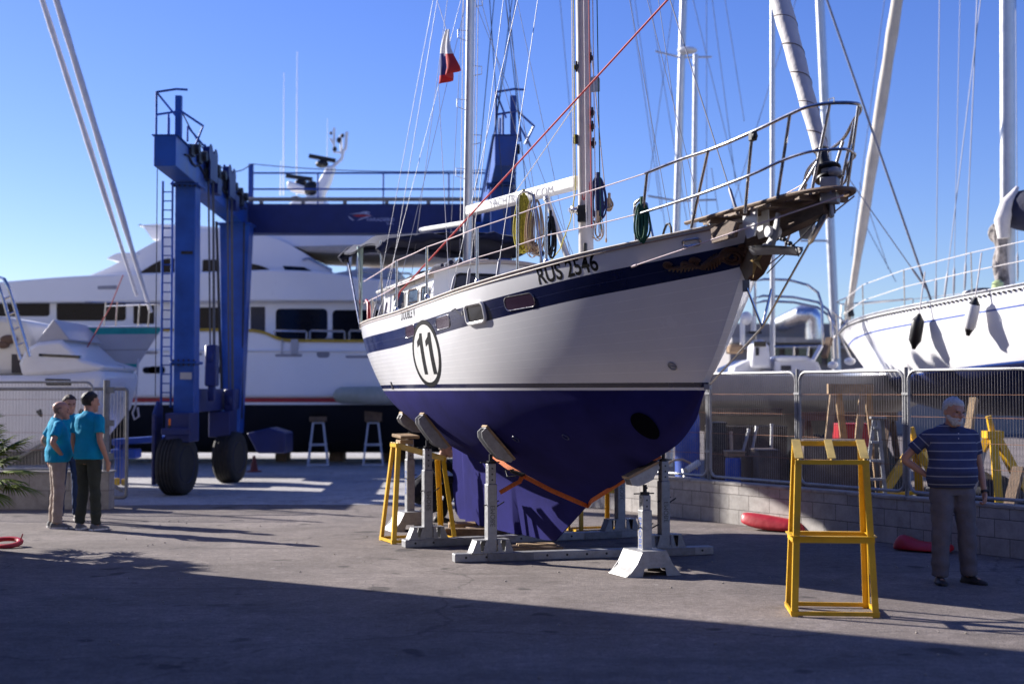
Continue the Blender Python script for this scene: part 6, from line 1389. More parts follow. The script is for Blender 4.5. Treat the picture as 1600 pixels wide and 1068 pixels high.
m_ = MB(); m_.beam(P(1288, 557, 26.0), P(1296, 529, 26.2), .10, .10, w2=.10); m_.beam(P(1288, 557, 26.05), P(1297, 529, 26.25), .12, .03); part(m_, 'brown_board', wood_dk, cc, 0)
for x0, x1, y in ((1294, 1309, 568), (1320, 1336, 562)): m_ = MB(); c = P((x0+x1)/2, y+2, 26); m_.ell(c, ((x1-x0)/2/84, .2, .07)); part(m_, 'life_vest', white, cc)
m_ = MB()
for dz, x0, x1, y0, yr in ((0, 1180, 1284, 435, 560), (1, 1178, 1300, 462, 575), (2, 1180, 1300, 470, 560)):
    m_.tube([P(x0, yr if dz else 520, 27.2), P(x0, y0+4, 27.2), P(x0+14, y0+(0 if dz else 1), 27.2), P((x0+x1)/2, y0+2, 27.0), P(x1-22, y0+10, 26.6), P(x1-6, y0+22, 26.4), P(x1, y0+40, 26.3), P(x1+2, min(560, y0+110), 26.3)], .025, 8)
part(m_, 'awning_frame', inox, cc)
m_ = MB(); m_.tube([P(1160, 545, 27), P(1160, 500, 27)], .05, 8); c = P(1166, 497, 27); m_.ell(c, (.12, .12, .13)); m_.tube([P(1177, 520, 27), P(1177, 495, 27)], .05, 8); part(m_, 'satellite_dome', white, cc)
m_ = MB()
for a, b in (((1210, 541), (1285, 540)), ((1240, 556), (1240, 541)), ((1262, 556), (1263, 541)), ((1300, 500), (1330, 560)), ((1325, 500), (1286, 548)), ((1300, 486), (1326, 508)), ((1309, 560), (1306, 490))): m_.tube([P(*a, 26.4), P(*b, 26.4)], .02, 6)
part(m_, 'guard_rail', inox, cc)
m_ = MB(); a, b = P(1207, 590, 27), P(1207, 425, 27); m_.tube([a, a+(b-a)*4.5], .05, 10); part(m_, 'mast', alu, cc)
m_ = MB(); 
for sg in (.8, -.8):
    for s in (2.0, 5.2): m_.tube([TB(s, sg*1.2, 0), TB(s, sg*1.0, 1.2)], .05, 8)
m_.box(TB(3.8, 0, .15), (2, .5, .3)); part(m_, 'prop', wood_dk, cc)
# tall masts of yachts standing further off
def mast(label, base, top, D, r, k=1.6, extra=None, material=alu):
    t = thing('yacht_mast', label, 'mast', Vector((P(*base, D).x, D, 0)), 'masts of the yachts standing behind'); a, b = P(*base, D), P(*top, D); g = a + (a-b)*((a.z-.0)/(b.z-a.z)) if b.z > a.z else a
    m_ = MB(); m_.tube([g, a, a+(b-a)*k], r, 12, flat=.85); part(m_, 'spar', material, t); return t
m1 = mast('pale mast left of the stainless bow rail, topped beside a radar bracket', (1057, 360), (1068, 0), 34, .085); 
m_ = MB(); c = P(1074, 79, 33.9); m_.ell(c, (.24, .16, .09)); part(m_, 'radar_dome', white, m1); m_ = MB(); m_.tube([P(1024, 80, 34), P(1064, 90, 34), P(1112, 89, 34)], .022, 6); m_.tube([P(1012, 306, 34), P(1060, 314, 34), P(1119, 312, 34)], .025, 6); part(m_, 'spreader', alu, m1)
m2 = mast('shorter grey mast just right of the radar mast, behind the bow rail', (1084, 355), (1087, 85), 33.5, .06, 1.0)
m3 = mast('white mast right of the furled headsail, running down to the warehouse', (1308, 590), (1281, 0), 38, .12)
m_ = MB(); m_.tube([P(1250, 376, 38), P(1304, 376, 38)], .03, 6); m_.tube([P(1262, 170, 38), P(1296, 172, 38)], .02, 6); part(m_, 'spreader', alu, m3)
m_ = MB(); pts = [((1000, 60), (1040, 360)), ((1020, 30), (1075, 355)), ((985, 0), (1033, 330)), ((1104, 0), (1104, 345)), ((1083, 0), (1160, 318)), ((1113, 0), (1150, 290)), ((1050, 20), (1012, 300)), ((1133, 0), (1163, 190)), ((1225, 60), (1142, 330)), ((1382, 0), (1330, 400)), ((875, 0), (903, 310)), ((1115, 285), (1122, 330)), ((1362, 370), (1400, 440)), ((1358, 330), (1388, 420))]
rp_ = mat('distant_wire', (.30, .30, .36), .4, .5)
lab_ = ['thin wire stay in the sky between the main mast and the radar mast']
for i, (a, b) in enumerate(pts):
    m_ = MB(); A, Bb = P(*a, 33), P(*b, 33); m_.tube([A+(A-Bb)*.5, Bb], .009, 5); part(m_, 'stay', rp_, m1 if b[0] < 1180 else m3)
for a, b in (((765, 0), (790, 370)), ((772, 0), (745, 290)), ((800, 0), (760, 300)), ((806, 0), (757, 300)), ((795, 0), (822, 300)), ((790, 0), (812, 200))):
    m_ = MB(); A, Bb = P(*a, 22), P(*b, 22); m_.tube([A+(A-Bb)*.3, Bb], .007, 5); part(m_, 'falls_cable', cablem, lift)
# warehouse
wh = thing('warehouse', 'low grey clad warehouse with silver ducts beyond the boats', 'building', (22, 62, 0))
def wb(nm, mm, x0, x1, y0, y1, D0, D1):
    m_ = MB(); a = P(x0, y1, D0); b = P(x1, y0, D0); m_.box(((a.x+b.x)/2, (D0+D1)/2, b.z/2 if y1 is None else (a.z+b.z)/2), (b.x-a.x, D1-D0, b.z if y1 is None else b.z-a.z)); return part(m_, nm, mm, wh, 0)
m_ = MB(); a = P(1140, 505, 60); m_.box((a.x+22, 70, a.z/2), (44, 20, a.z)); part(m_, 'wall', mat('ribbed_grey_wall', (.26, .24, .235), .7, var=.05, scale=.6), wh, 0)
m_ = MB(); b = P(1140, 531, 59.6); m_.box((a.x+22, 59.7, b.z), (44, .5, .22)); m_.box((a.x+22, 59.7, P(0, 542, 59.6).z), (44, .5, .1)); part(m_, 'gutter', mat('pale_gutter', (.40, .38, .36), .6), wh, 0)
m_ = MB(); q = [P(1225, 507, 58.5), P(1255, 490, 58.5), P(1266, 490, 58.5), P(1272, 498, 58.5), P(1272, 530, 58.5)]; m_.tube([q[0]+Vector((0, 2, 0)), q[1], q[2], q[3], q[4]], [.34, .38, .40, .38, .36], 14); part(m_, 'duct', mat('shiny_duct', (.75, .75, .76), .25, .9), wh)
m_ = MB(); 
for i in range(5): x = 1210+i*22; m_.box(P(x, 556, 59.8), (.35, .2, .7))
part(m_, 'window', glass, wh, 0)
# wooden work frames, ladder and clutter behind the fence
YQ = 20.6
def aframe(label, xa, xb, yt, yb_, D, material=wood_lt, spread=22, half=.45):
    t = thing('timber_trestle', label, 'timber trestle', Vector((P((xa+xb)/2, yb_, D).x, D, 0)), 'timber trestles behind the mesh fence')
    a0, b0 = P(xa, yt, D), P(xb, yt, D); a0.y -= .0
    m_ = MB(); m_.beam(a0 + Vector((-.12, 0, 0)), b0 + Vector((.12, 0, 0)), .09, .14, (0, 0, 1)); part(m_, 'top_beam', material, t, 0)
    for c in (a0, b0):
        for sg in (-1, 1):
            m_ = MB(); m_.beam(Vector((c.x + sg*.34, c.y + sg*half, 0.0)), c + Vector((sg*.04, sg*.03, -.05)), .10, .045); part(m_, 'leg', material, t, 0)
        m_ = MB(); z = c.z*.52; m_.beam(Vector((c.x-.2, c.y-.2, z)), Vector((c.x+.2, c.y+.2, z)), .1, .03, (0, 0, 1)); part(m_, 'brace', material, t, 0)
    return t
aframe('tall pale timber trestle standing behind the fence, above the yellow trestle', 1306, 1352, 607, 730, 20.8, wood_lt)
aframe('lower timber trestle further back between the fence and the cream hull', 1258, 1390, 650, 730, 23.0, wood_dk)
sa_ = thing('step_ladder', 'aluminium step ladder standing behind the fence right of the timber trestle', 'step ladder', P(1375, 780, 19.6))
D = 19.4
m_ = MB()
for a, b in (((1366, 655), (1357, 725)), ((1372, 655), (1384, 780)), ((1357, 725), (1348, 775))): m_.beam(P(*a, D), P(*b, D), .05, .03)
part(m_, 'rail', galv, sa_, 0); m_ = MB()
for y, x0, x1 in ((690, 1360, 1377), (748, 1357, 1382), (668, 1364, 1375), (719, 1358, 1380)): m_.beam(P(x0, y, D), P(x1, y, D), .14, .03, (0, 0, 1))
part(m_, 'step', galv, sa_, 0); m_ = MB(); m_.beam(P(1368, 655, D), P(1372, 780, D+.8), .05, .03); m_.beam(P(1378, 655, D), P(1392, 780, D+.8), .05, .03); m_.box(P(1371, 652, D), (.2, .12, .03)); part(m_, 'back_leg', galv_d, sa_, 0)
def cl_(nm, label, cat, mm, x0, y0, x1, y1, D, dep, bev=.02, group=None):
    a, b = P(x0, y1, D), P(x1, y0, D); m_ = MB(); m_.box(((a.x+b.x)/2, D+dep/2, (a.z+b.z)/2), (abs(b.x-a.x), dep, abs(b.z-a.z)))
    m_.box(((a.x+b.x)/2, D+dep/2, b.z+.012), (abs(b.x-a.x)+.03, dep+.03, .03)); return bevel(solo(m_, nm, mm, label, cat, group, 0), bev, 2)
def drum(label, x0, x1, y0, y1, D, mm, nm='plastic_drum', cat='drum', group='blue drums behind the fence'):
    a, b = P((x0+x1)/2, y1, D), P((x0+x1)/2, y0, D); r = (x1-x0)/2*D/F; h = b.z; m_ = MB(); m_.lathe([(r*.95, 0), (r, .03), (r, h*.3), (r*1.03, h*.33), (r, h*.36), (r, h*.64), (r*1.03, h*.67), (r, h*.7), (r, h*.95), (r*.9, h), (r*.3, h)], Vector((a.x, D, 0)), n=20); return solo(m_, nm, mm, label, cat, group)
drum('blue drum close behind the yacht bow, seen through the leftmost mesh', 1055, 1094, 645, 755, 21.6, bluem)
drum('small blue drum behind the middle of the second mesh panel', 1133, 1158, 715, 755, 20.6, bluem)
cl_('cardboard_box', 'pale box lying on the small blue drum behind the mesh', 'box', wood_lt, 1136, 707, 1164, 714, 20.6, .3)
drum('dark brown drum lying beside the small blue drum', 1158, 1185, 712, 755, 20.9, mat('brown_drum', (.13, .09, .07), .7), 'steel_drum', 'drum', None)
cl_('storage_crate', 'large brown crate behind the second mesh panel', 'crate', mat('brown_crate', (.15, .11, .09), .8, var=.2), 1185, 705, 1218, 760, 20.3, .7)
cl_('work_bench', 'dark work bench in front of the cream hull', 'bench', wood_dk, 1110, 640, 1222, 650, 24, .8)
cl_('storage_crate', 'wide brown crate behind the yellow trestle top', 'crate', mat('brown_crate', (.15, .11, .09), .8, var=.2), 1256, 690, 1350, 770, 20.0, .6)
cl_('tool_chest', 'red tool chest under the timber trestle', 'tool chest', redpaint, 1312, 664, 1358, 700, 22, .5)
cl_('storage_crate', 'dark crate stacked at the far left of the second mesh panel', 'crate', grease, 1115, 662, 1135, 705, 21.4, .5)
for i, (x0, x1, y0, y1, mm) in enumerate(((1160, 1170, 672, 710, galv), (1172, 1182, 668, 700, galv), (1200, 1206, 664, 705, galv), (1133, 1142, 676, 705, ropetan))):
    m_ = MB(); a, b = P(x0-14+9*i, y1+50, 21.0), P(x1, y0, 21.2); m_.tube([a, b], .022, 8); m_.tube([b, b + (b-a).normalized()*.02], .03, 8); solo(m_, 'scrap_pipe', mm, ['bright pipe leaning behind the mesh by the small blue drum', 'second bright pipe leaning behind the mesh, beside the first', 'short bright pipe standing right in the second mesh panel', 'pale rolled tube leaning behind the small blue drum'][i], 'pipe')
m_ = MB(); m_.tube([P(1020, 742, 21.2)] + [P(1030+12*k, 735-18*math.sin(k*.6), 21.2) for k in range(6)], .02, 6); solo(m_, 'garden_hose', ropetan, 'pale hose looped on the ground behind the leftmost mesh', 'hose')
m_ = MB(); m_.tube([P(1072, 735, 20.8), P(1092, 722, 20.9)], .05, 8); m_.tube([P(1072, 735, 20.8)+Vector((0, .4, 0)), P(1075, 770, 20.8)], .02, 6); solo(m_, 'white_pipe', cream, 'fat cream pipe lying behind the fence near the blue drum', 'pipe')
shadem = mat('dark_shade_fill', (.030, .028, .030), .7, var=.4, scale=3, bump=.7, bscale=5); shadeb = mat('brown_shade_fill', (.07, .05, .04), .8, var=.4, scale=5)  # dark colours of made-up heaps and box that fill in for shaded ground
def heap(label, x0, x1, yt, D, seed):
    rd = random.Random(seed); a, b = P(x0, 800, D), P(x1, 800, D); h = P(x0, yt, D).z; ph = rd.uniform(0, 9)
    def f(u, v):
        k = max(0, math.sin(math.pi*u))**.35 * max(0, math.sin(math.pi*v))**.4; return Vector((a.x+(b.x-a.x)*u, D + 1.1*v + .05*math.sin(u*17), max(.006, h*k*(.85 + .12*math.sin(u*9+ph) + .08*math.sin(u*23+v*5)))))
    m_ = MB(); m_.grid(f, 26, 12); return solo(m_, 'shade_heap', shadem, label, 'shade heap', 'dark heaps added as shade behind the fence', 60)
heap('dark heap added as shade behind the fence, to the left of the timber trestles', 1236, 1330, 665, 23.6, 1)
heap('dark heap added as shade behind the fence, behind the step ladder', 1330, 1425, 680, 22.4, 2)
heap('dark heap added as shade under the blue hull, at the right of the old man', 1440, 1640, 735, 19.6, 3)
cl_('storage_crate', 'tall dark brown box added as shade under the cream hull', 'crate', shadeb, 1112, 668, 1230, 752, 23.2, .9)  # added brown box, its dark colour stands in for shade under the hull
# far edge of the yard
bw = thing('harbour_wall', 'long low beige harbour wall far behind the motor yacht', 'wall', (-20, 75, 0)); m_ = MB(); m_.box((-25, 75, .7), (90, .6, 1.4)); part(m_, 'wall_body', concb, bw, 0)
m_ = MB(); m_.box((-25, 75, 1.45), (90.2, .8, .1)); part(m_, 'coping', MATS['coping_stone'], bw, 0)
# yard building just outside the frame at left, whose shadow covers the foreground
bl = thing('yard_building', 'plain rendered yard building left of the camera shading the foreground', 'building', (-15, 4, 0))
cx, cy = -9.2, 17.75
m_ = MB(); m_.box((cx-5, cy-13, 5), (10, 26, 10)); part(m_, 'wall', concb, bl, 0)
m_ = MB(); m_.box((cx+14, -9, 4.5), (28, 6, 9)); part(m_, 'sky_blocker_wing', concb, bl, 0)  # unseen wing added behind the camera to cut sky light and deepen the shade
m_ = MB(); m_.box((cx-5, cy-13, 10.1), (10.3, 26.3, .25)); part(m_, 'parapet', MATS['coping_stone'], bl, 0)
for k in range(5):
    m_ = MB(); m_.box((cx+.0, cy-3.5-k*4.8, 2.6), (.06, 1.6, 1.4)); w_ = part(m_, 'window', glass, bl, 0); m_ = MB()
    for q in (-.84, .84): m_.box((cx+.02, cy-3.5-k*4.8+q, 2.6), (.1, .1, 1.6))
    m_.box((cx+.05, cy-3.5-k*4.8, 1.82), (.2, 1.9, .1)); part(m_, 'window_frame', white, w_, 0)
# ------------------------------------------------------------------ people
def remesh(mb, name, material, parent, voxel, M, smooth_it=4, wrinkle=0., ws=9., uvdir=False, label=None):
    me = mb.mesh('tmp', material, None, 0); ob = bpy.data.objects.new('tmp', me); col.objects.link(ob)
    md = ob.modifiers.new('r', 'REMESH'); md.mode = 'VOXEL'; md.voxel_size = voxel
    sm = ob.modifiers.new('s', 'SMOOTH'); sm.iterations = smooth_it; sm.factor = .5
    m2 = bpy.data.meshes.new_from_object(ob.evaluated_get(bpy.context.evaluated_depsgraph_get()))
    bpy.data.objects.remove(ob); bpy.data.meshes.remove(me)
    if wrinkle:
        for v in m2.vertices:
            p = v.co; a = noise.noise(Vector((p.x*ws*.8, p.y*ws*.8, p.z*ws*2.0))) + .5*noise.noise(p*ws*2.3)
            v.co = p + v.normal*wrinkle*a
    if uvdir:                                          # v coordinate runs along the cloth: height on the trunk, arm length on the sleeves
        uv = m2.uv_layers.new(name='UVMap'); co = [v.co.copy() for v in m2.vertices]; vals = [uvdir(c) for c in co]
        for lp in m2.loops: uv.data[lp.index].uv = (0, vals[lp.vertex_index])
    m2.materials.clear(); m2.materials.append(material)
    m2.shade_smooth(); m2.name = name
    o = bpy.data.objects.new(name, m2); col.objects.link(o); o.parent = parent; RM[o.name] = M
    if label: o['label'] = label
    return o
def ering(c, rx, ry, n=20, rot=None, sq=1.0):
    out = []
    for j in range(n):
        a = 2*math.pi*j/n; x = math.copysign(abs(math.cos(a))**sq, math.cos(a))*rx; y = math.copysign(abs(math.sin(a))**sq, math.sin(a))*ry
        p = Vector((x, y, 0)); out.append(Vector(c) + (rot @ p if rot is not None else p))
    return out
HS = 1.09
HEAD = [(-.118, .022, -.070, -.030), (-.106, .040, -.088, -.018), (-.085, .052, -.094, .010), (-.06, .060, -.093, .045), (-.035, .066, -.090, .070), (-.01, .070, -.084, .085), (.012, .073, -.088, .094), (.035, .075, -.093, .099), (.06, .074, -.088, .099), (.085, .064, -.068, .085), (.103, .045, -.042, .060), (.112, .022, -.015, .030)]
def person(label, loc, rz, H, shirt, pants, shoe, J, head=(0, 0, 0), belly=0., hair=None, hairm=None, beard=None, hands=('relax', 'relax'), sleeve=.62, collar=True, shirtw=1.0, extra=None, colm=None, longsleeve=False, vox=.009, bodydir=(0, 0)):
    """J: joint places in the person's own frame (metres for a 1.75 m person, facing -y)."""
    k = H/1.75; t = thing('person', label, 'person', loc, None, rz); M = RM[t.name]
    f0 = lambda p: Vector(p)*k
    pel, chest, neckb, hd = Vector(J['pelvis']), Vector(J['chest']), Vector(J['neck']), Vector(J['head'])
    hr0 = Matrix.Rotation(head[0], 3, 'Z') @ Matrix.Rotation(head[1], 3, 'X') @ Matrix.Rotation(head[2], 3, 'Y'); hr = hr0 * HS
    spine = [pel + (chest-pel)*q for q in (-.28, -.1, .1, .32, .55, .8, 1.0)] + [chest + (neckb-chest)*q for q in (.3, .6, .8, 1)]
    up = (chest - pel).normalized(); tw = Matrix.Rotation(bodydir[0], 3, 'Z')
    rx = [.155, .172, .168, .160, .168, .182, .190, .188, .170, .125, .072]; ry = [.105, .12, .115+belly*.6, .112+belly, .115+belly*.9, .118+belly*.35, .118, .112, .095, .075, .058]
    off = [0, 0, -belly*.4, -belly*.7, -belly*.65, -belly*.3, 0, 0, .01, .015, .01]
    tilt = Vector((0, 0, 1)).rotation_difference(up).to_matrix()
    def torso(grow, i0, i1, low=0.):
        rr = []
        for i in range(i0, i1):
            g = (grow if i < 8 else grow*.9) + (low if i < 4 else 0)
            rr.append([f0(p) for p in ering(spine[i] + tilt @ Vector((0, off[i], 0)), (rx[i]+g)*(shirtw if i > 1 else 1), ry[i]+g, 24, tilt @ tw, .88)])
        return rr
    def limb(mb, pts, rs, n=14, flat=.92):
        P_ = [Vector(p) for p in pts]; q = []; r = []
        for i in range(len(P_)-1):
            for s in range(6): u = s/6; q.append(P_[i].lerp(P_[i+1], u)); r.append(rs[i]+(rs[i+1]-rs[i])*u)
        q.append(P_[-1]); r.append(rs[-1])
        qq = [q[0]] + [(q[i-1]+q[i]*2+q[i+1])/4 for i in range(1, len(q)-1)] + [q[-1]]
        mb.tube([f0(p) for p in qq], [x*k for x in r], n, flat=flat)
    # --- body: one continuous skin
    b = MB(); b.loft(torso(-.016, 0, 11, -.022))
    b.tube([f0(neckb - Vector((0, 0, .05))), f0(neckb.lerp(hd, .45)), f0(hd + hr @ Vector((0, .02, -.04)))], [.068*k, .056*k, .056*k], 16)
    hring = []
    for z, w, fy, by in HEAD:
        c = Vector((0, (fy+by)/2, z)); hring.append([f0(hd + hr @ (c + Vector((p.x, p.y, 0)))) for p in ering((0, 0, 0), w, (by-fy)/2, 22, None, .93)])
    b.loft(hring)
    for p, r in (((0, -.098, .004), (.010, .012, .016)), ((0, -.106, -.014), (.012, .014, .016)), ((0, -.112, -.028), (.015, .016, .012)), ((.013, -.100, -.030), (.009, .011, .008)), ((-.013, -.100, -.030), (.009, .011, .008)),
                 ((.030, -.088, .022), (.026, .012, .008)), ((-.030, -.088, .022), (.026, .012, .008)), ((.04, -.076, -.022), (.022, .016, .016)), ((-.04, -.076, -.022), (.022, .016, .016)), ((0, -.095, -.060), (.022, .009, .006)), ((0, -.094, -.070), (.018, .009, .006)), ((0, -.088, -.103), (.02, .012, .012)),
                 ((.076, .012, -.002), (.010, .020, .032)), ((-.076, .012, -.002), (.010, .020, .032))):
        b.ell(f0(hd + hr @ Vector(p)), tuple(x*k for x in r), hr, 12, 8)
    arms = []
    for sd in ('L', 'R'):
        sh, el, wr = Vector(J['sh'+sd]), Vector(J['el'+sd]), Vector(J['wr'+sd])
        limb(b, [sh + (spine[8]-sh)*.25, sh, sh.lerp(el, .5), el, el.lerp(wr, .35), wr], [.05, .052, .046, .038, .039, .025])
        d = Vector(J['hd'+sd]).normalized(); pn = Vector(J['pn'+sd]).normalized(); sdv = d.cross(pn).normalized(); pn = sdv.cross(d).normalized()
        th = 1 if sd == 'L' else -1
        sdv = sdv * (1 if Vector(J.get('th'+sd, sdv)).dot(sdv) > 0 else -1)     # thumb side
        R3 = Matrix((sdv, d, pn)).transposed()
        b.ell(f0(wr + d*.048), (.039*k, .052*k, .018*k), R3, 14, 9); b.ell(f0(wr + d*.07), (.040*k, .03*k, .016*k), R3, 14, 9); b.tube([f0(wr-d*.02), f0(wr+d*.04)], [.026*k, .028*k], 12, flat=.8)
        mode = hands[0 if sd == 'L' else 1]; cu = {'relax': .38, 'flat': .10, 'grip': 1.0, 'pocket': .3}[mode]
        for i, (L, r) in enumerate(((.072, .0088), (.082, .0092), (.076, .0088), (.058, .0078))):
            base = wr + d*(.086 - .006*abs(i-1.2)) + sdv*(.030 - .0205*i); a = 0; p = base; pts = [p - d*.02, p]; spread = (1.2-i)*.05
            for sgm, (fr, c2) in enumerate(((.45, .8), (.32, 1.1), (.23, .8))):
                a += cu*c2*(1+.12*i*.5); dd = (d*math.cos(a) + pn*math.sin(a) + sdv*spread).normalized(); p = p + dd*L*fr; pts.append(p)
            b.tube([f0(x) for x in pts], [r*k, r*k, r*.95*k, r*.88*k, r*.7*k], 8)
        p = wr + d*.025 + sdv*.03; q = p + (sdv*.7 + d*.6 + pn*.35).normalized()*.035; q2 = q + (sdv*.25 + d*.85 + pn*.45).normalized()*.03; q3 = q2 + (d*.85 + pn*.5).normalized()*.024
        b.tube([f0(wr + d*.012 + sdv*.012), f0(p), f0(q), f0(q2), f0(q3)], [.016*k, .015*k, .0115*k, .0105*k, .008*k], 8)
        arms.append((sh, el, wr))
    for sd in ('L', 'R'):
        hp, kn, an = Vector(J['hp'+sd]), Vector(J['kn'+sd]), Vector(J['an'+sd]); limb(b, [hp + Vector((0, 0, .06)), hp, kn, kn.lerp(an, .3), an], [.07, .072, .05, .048, .034])
        fd = Vector(J['ft'+sd]).normalized(); b.tube([f0(an), f0(an + Vector((0, 0, -.05)) + fd*.02), f0(Vector((an.x, an.y, .03)) + fd*.14)], [.034*k, .036*k, .026*k], 12)
    bm_ = MB(); bm_.v = [M @ p for p in b.v]; bm_.f = b.f; bm_.m = b.m
    loc_ = lambda mb: mb
    o_body = remesh(b, 'body', skin, t, vox*k, M, 3)
    # --- clothes
    s = MB(); s.loft(torso(.010, 1, 11, .022)); sl = 1.0 if longsleeve else sleeve
    for (sh, el, wr) in arms:
        if longsleeve: limb(s, [sh + (spine[8]-sh)*.4, sh, el, wr], [.066, .068, .056, .04])
        else: limb(s, [sh + (spine[8]-sh)*.4, sh, sh.lerp(el, sl)], [.064, .068, .068])
    def vdir(c):
        p = c/k; best = p.z
        for (sh, el, wr) in arms:
            ax = (el-sh); q = (p-sh).dot(ax)/ax.length_squared; dist = (p - (sh + ax*max(0, min(1, q)))).length
            out = abs(p.x) - abs(sh.x) + .03
            if dist < .10 and q > .12 and (abs((p-pel).x) > .17 or abs(p.x) > .19): best = sh.z - q*ax.length*.98
        return best
    o_sh = remesh(s, 'shirt' if not longsleeve else 'jacket', shirt, t, .011*k, M, 3, .008*k, 7, vdir)
    if collar:
        m_ = MB(); cb_ = f0(neckb + Vector((0, .0, -.018))); n_ = 20
        rin = [cb_ + Vector((math.cos(2*math.pi*j/n_)*.064*k, math.sin(2*math.pi*j/n_)*.062*k, (.032+.012*math.sin(2*math.pi*j/n_))*k)) for j in range(n_)]
        rout = [cb_ + Vector((math.cos(2*math.pi*j/n_)*.106*k, math.sin(2*math.pi*j/n_)*.100*k, (-.030+.012*math.sin(2*math.pi*j/n_))*k)) for j in range(n_)]
        rlow = [p + Vector((0, 0, -.02*k)) for p in rout]; m_.loft([rin, rout, rlow], caps=False)
        m_.v = [M @ p for p in m_.v]; o_ = part(m_, 'collar', colm or shirt, t, 60); md = o_.modifiers.new('th', 'SOLIDIFY'); md.thickness = .006
    p_ = MB(); p_.loft(torso(.0, 0, 4))
    for sd in ('L', 'R'):
        hp, kn, an = Vector(J['hp'+sd]), Vector(J['kn'+sd]), Vector(J['an'+sd]); pw = J.get('pw', 1)
        limb(p_, [hp + Vector((0, 0, .08)), hp + Vector((0, 0, -.02)), kn, kn.lerp(an, .4), an + Vector((0, 0, -.015))], [.092, .092*pw, .070*pw, .068*pw, .062*pw], 16, 1.0)
    remesh(p_, 'trousers', pants, t, .0115*k, M, 3, .013*k, 6)
    for sd in ('L', 'R'):
        an = Vector(J['an'+sd]); fd = Vector(J['ft'+sd]).normalized(); sv = Vector((-fd.y, fd.x, 0)); g = Vector((an.x, an.y, 0)); m_ = MB(); rr = []
        for u, w, h in ((-.085, .022, .05), (-.07, .034, .082), (-.02, .040, .092), (.05, .043, .075), (.11, .049, .056), (.16, .046, .045), (.195, .030, .034), (.205, .012, .02)):
            rr.append([f0(g + fd*u + sv*(w*x) + Vector((0, 0, max(.002, h*z)))) for x, z in ((-1, .0), (-1.05, .25), (-.9, .6), (-.5, .95), (0, 1.02), (.5, .95), (.9, .6), (1.05, .25), (1, 0))])
        m_.loft(rr); m_.v = [M @ p for p in m_.v]; so_ = part(m_, 'shoe', shoe, t, 70)
        m_ = MB(); rr = []
        for u, w in ((-.09, .025), (-.05, .042), (.05, .046), (.13, .052), (.19, .036), (.212, .012)): rr.append([f0(g + fd*u + sv*(w*x) + Vector((0, 0, z))) for x, z in ((-1, 0), (1, 0), (1, .022), (-1, .022))])
        m_.loft(rr); m_.v = [M @ p for p in m_.v]; part(m_, 'sole', black if shoe is shoed else white, so_, 40)
    # --- head details
    m_ = MB()
    for sx in (-1, 1): m_.ell(f0(hd + hr @ Vector((sx*.031, -.0835, .006))), (.013*k, .008*k, .0065*k), hr, 10, 6)
    m_.v = [M @ p for p in m_.v]; part(m_, 'eye', eyem, t)
    def hshell(nm, mm, sel, grow, wr_=.009):
        m_ = MB(); rr = []; hs = stab
        for i in range(15):
            z = -.115 + .24*i/14
            w = tab([(a, b_) for a, b_, _, _ in HEAD], min(z, .112)); fy = tab([(a, c) for a, _, c, _ in HEAD], min(z, .112)); by = tab([(a, d_) for a, _, _, d_ in HEAD], min(z, .112))
            if z > .112: w, fy, by = .01, -.01, .02
            rr.append((z, w, fy, by))
        n_ = 36; vs = []; keep = []
        for z, w, fy, by in rr:
            for j in range(n_):
                a = 2*math.pi*j/n_; g_ = sel(a, z); x = math.cos(a)*w; y = (fy+by)/2 + math.sin(a)*(by-fy)/2
                nn = Vector((math.cos(a)*.8, math.sin(a), max(0, z-.02)*9)).normalized(); e = grow*g_ + wr_*noise.noise(Vector((x*60, y*60, z*60)))*max(0, g_)
                vs.append(f0(hd + hr @ (Vector((x, y, z)) + nn*(e if g_ > 0 else -.006)))); keep.append(g_ > 0)
        fs = [(i*n_+j, i*n_+(j+1) % n_, (i+1)*n_+(j+1) % n_, (i+1)*n_+j) for i in range(14) for j in range(n_)]
        fs = [f for f in fs if sum(keep[q] for q in f) >= 1]; fs.append(tuple(14*n_+j for j in range(n_))) if keep[14*n_] else None
        m_.add([M @ p for p in vs], fs); return part(m_, nm, mm, t, 80)
    if hair: hshell('hair', hairm, hair, .011 if hair is not hair_buzz else .004)
    if beard: hshell('beard', hairm, beard, .005)
    if extra: extra(t, M, f0, J, hd, hr)
    return t
def hair_full(a, z):                                   # a: -pi/2 is the face
    fr = math.sin(a)
    if fr < -.55: return 1.0 if z > .070 else 0
    if fr < -.15: return 1.0 if z > .045 else 0
    if fr < .2: return 1.0 if z > .0 else 0
    return 1.0 if z > -.045 else 0
def hair_buzz(a, z): return .6 if (math.sin(a) > -.1 and -.04 < z < .05) else 0
def beard_f(a, z):
    fr = math.sin(a)
    if z > -.02 or fr > .25: return 0
    if z > -.045: return .5 if (fr > -.5) and fr < .2 else (.8 if z < -.036 and fr < -.75 else 0)
    return 1.0
stand_J = dict(pelvis=(0, 0, .93), chest=(0, 0, 1.30), neck=(0, .01, 1.475), head=(0, -.015, 1.605),
    shL=(.19, .01, 1.405), elL=(.25, .02, 1.12), wrL=(.27, -.05, .87), hdL=(.05, -.1, -1), pnL=(-1, 0, 0), thL=(0, -1, 0),
    shR=(-.19, .01, 1.405), elR=(-.25, .02, 1.12), wrR=(-.27, -.05, .87), hdR=(-.05, -.1, -1), pnR=(1, 0, 0), thR=(0, -1, 0),
    hpL=(.095, 0, .88), knL=(.11, -.01, .49), anL=(.12, .02, .085), ftL=(.25, -1, 0), hpR=(-.095, 0, .88), knR=(-.11, -.01, .49), anR=(-.12, .02, .085), ftR=(-.25, -1, 0))
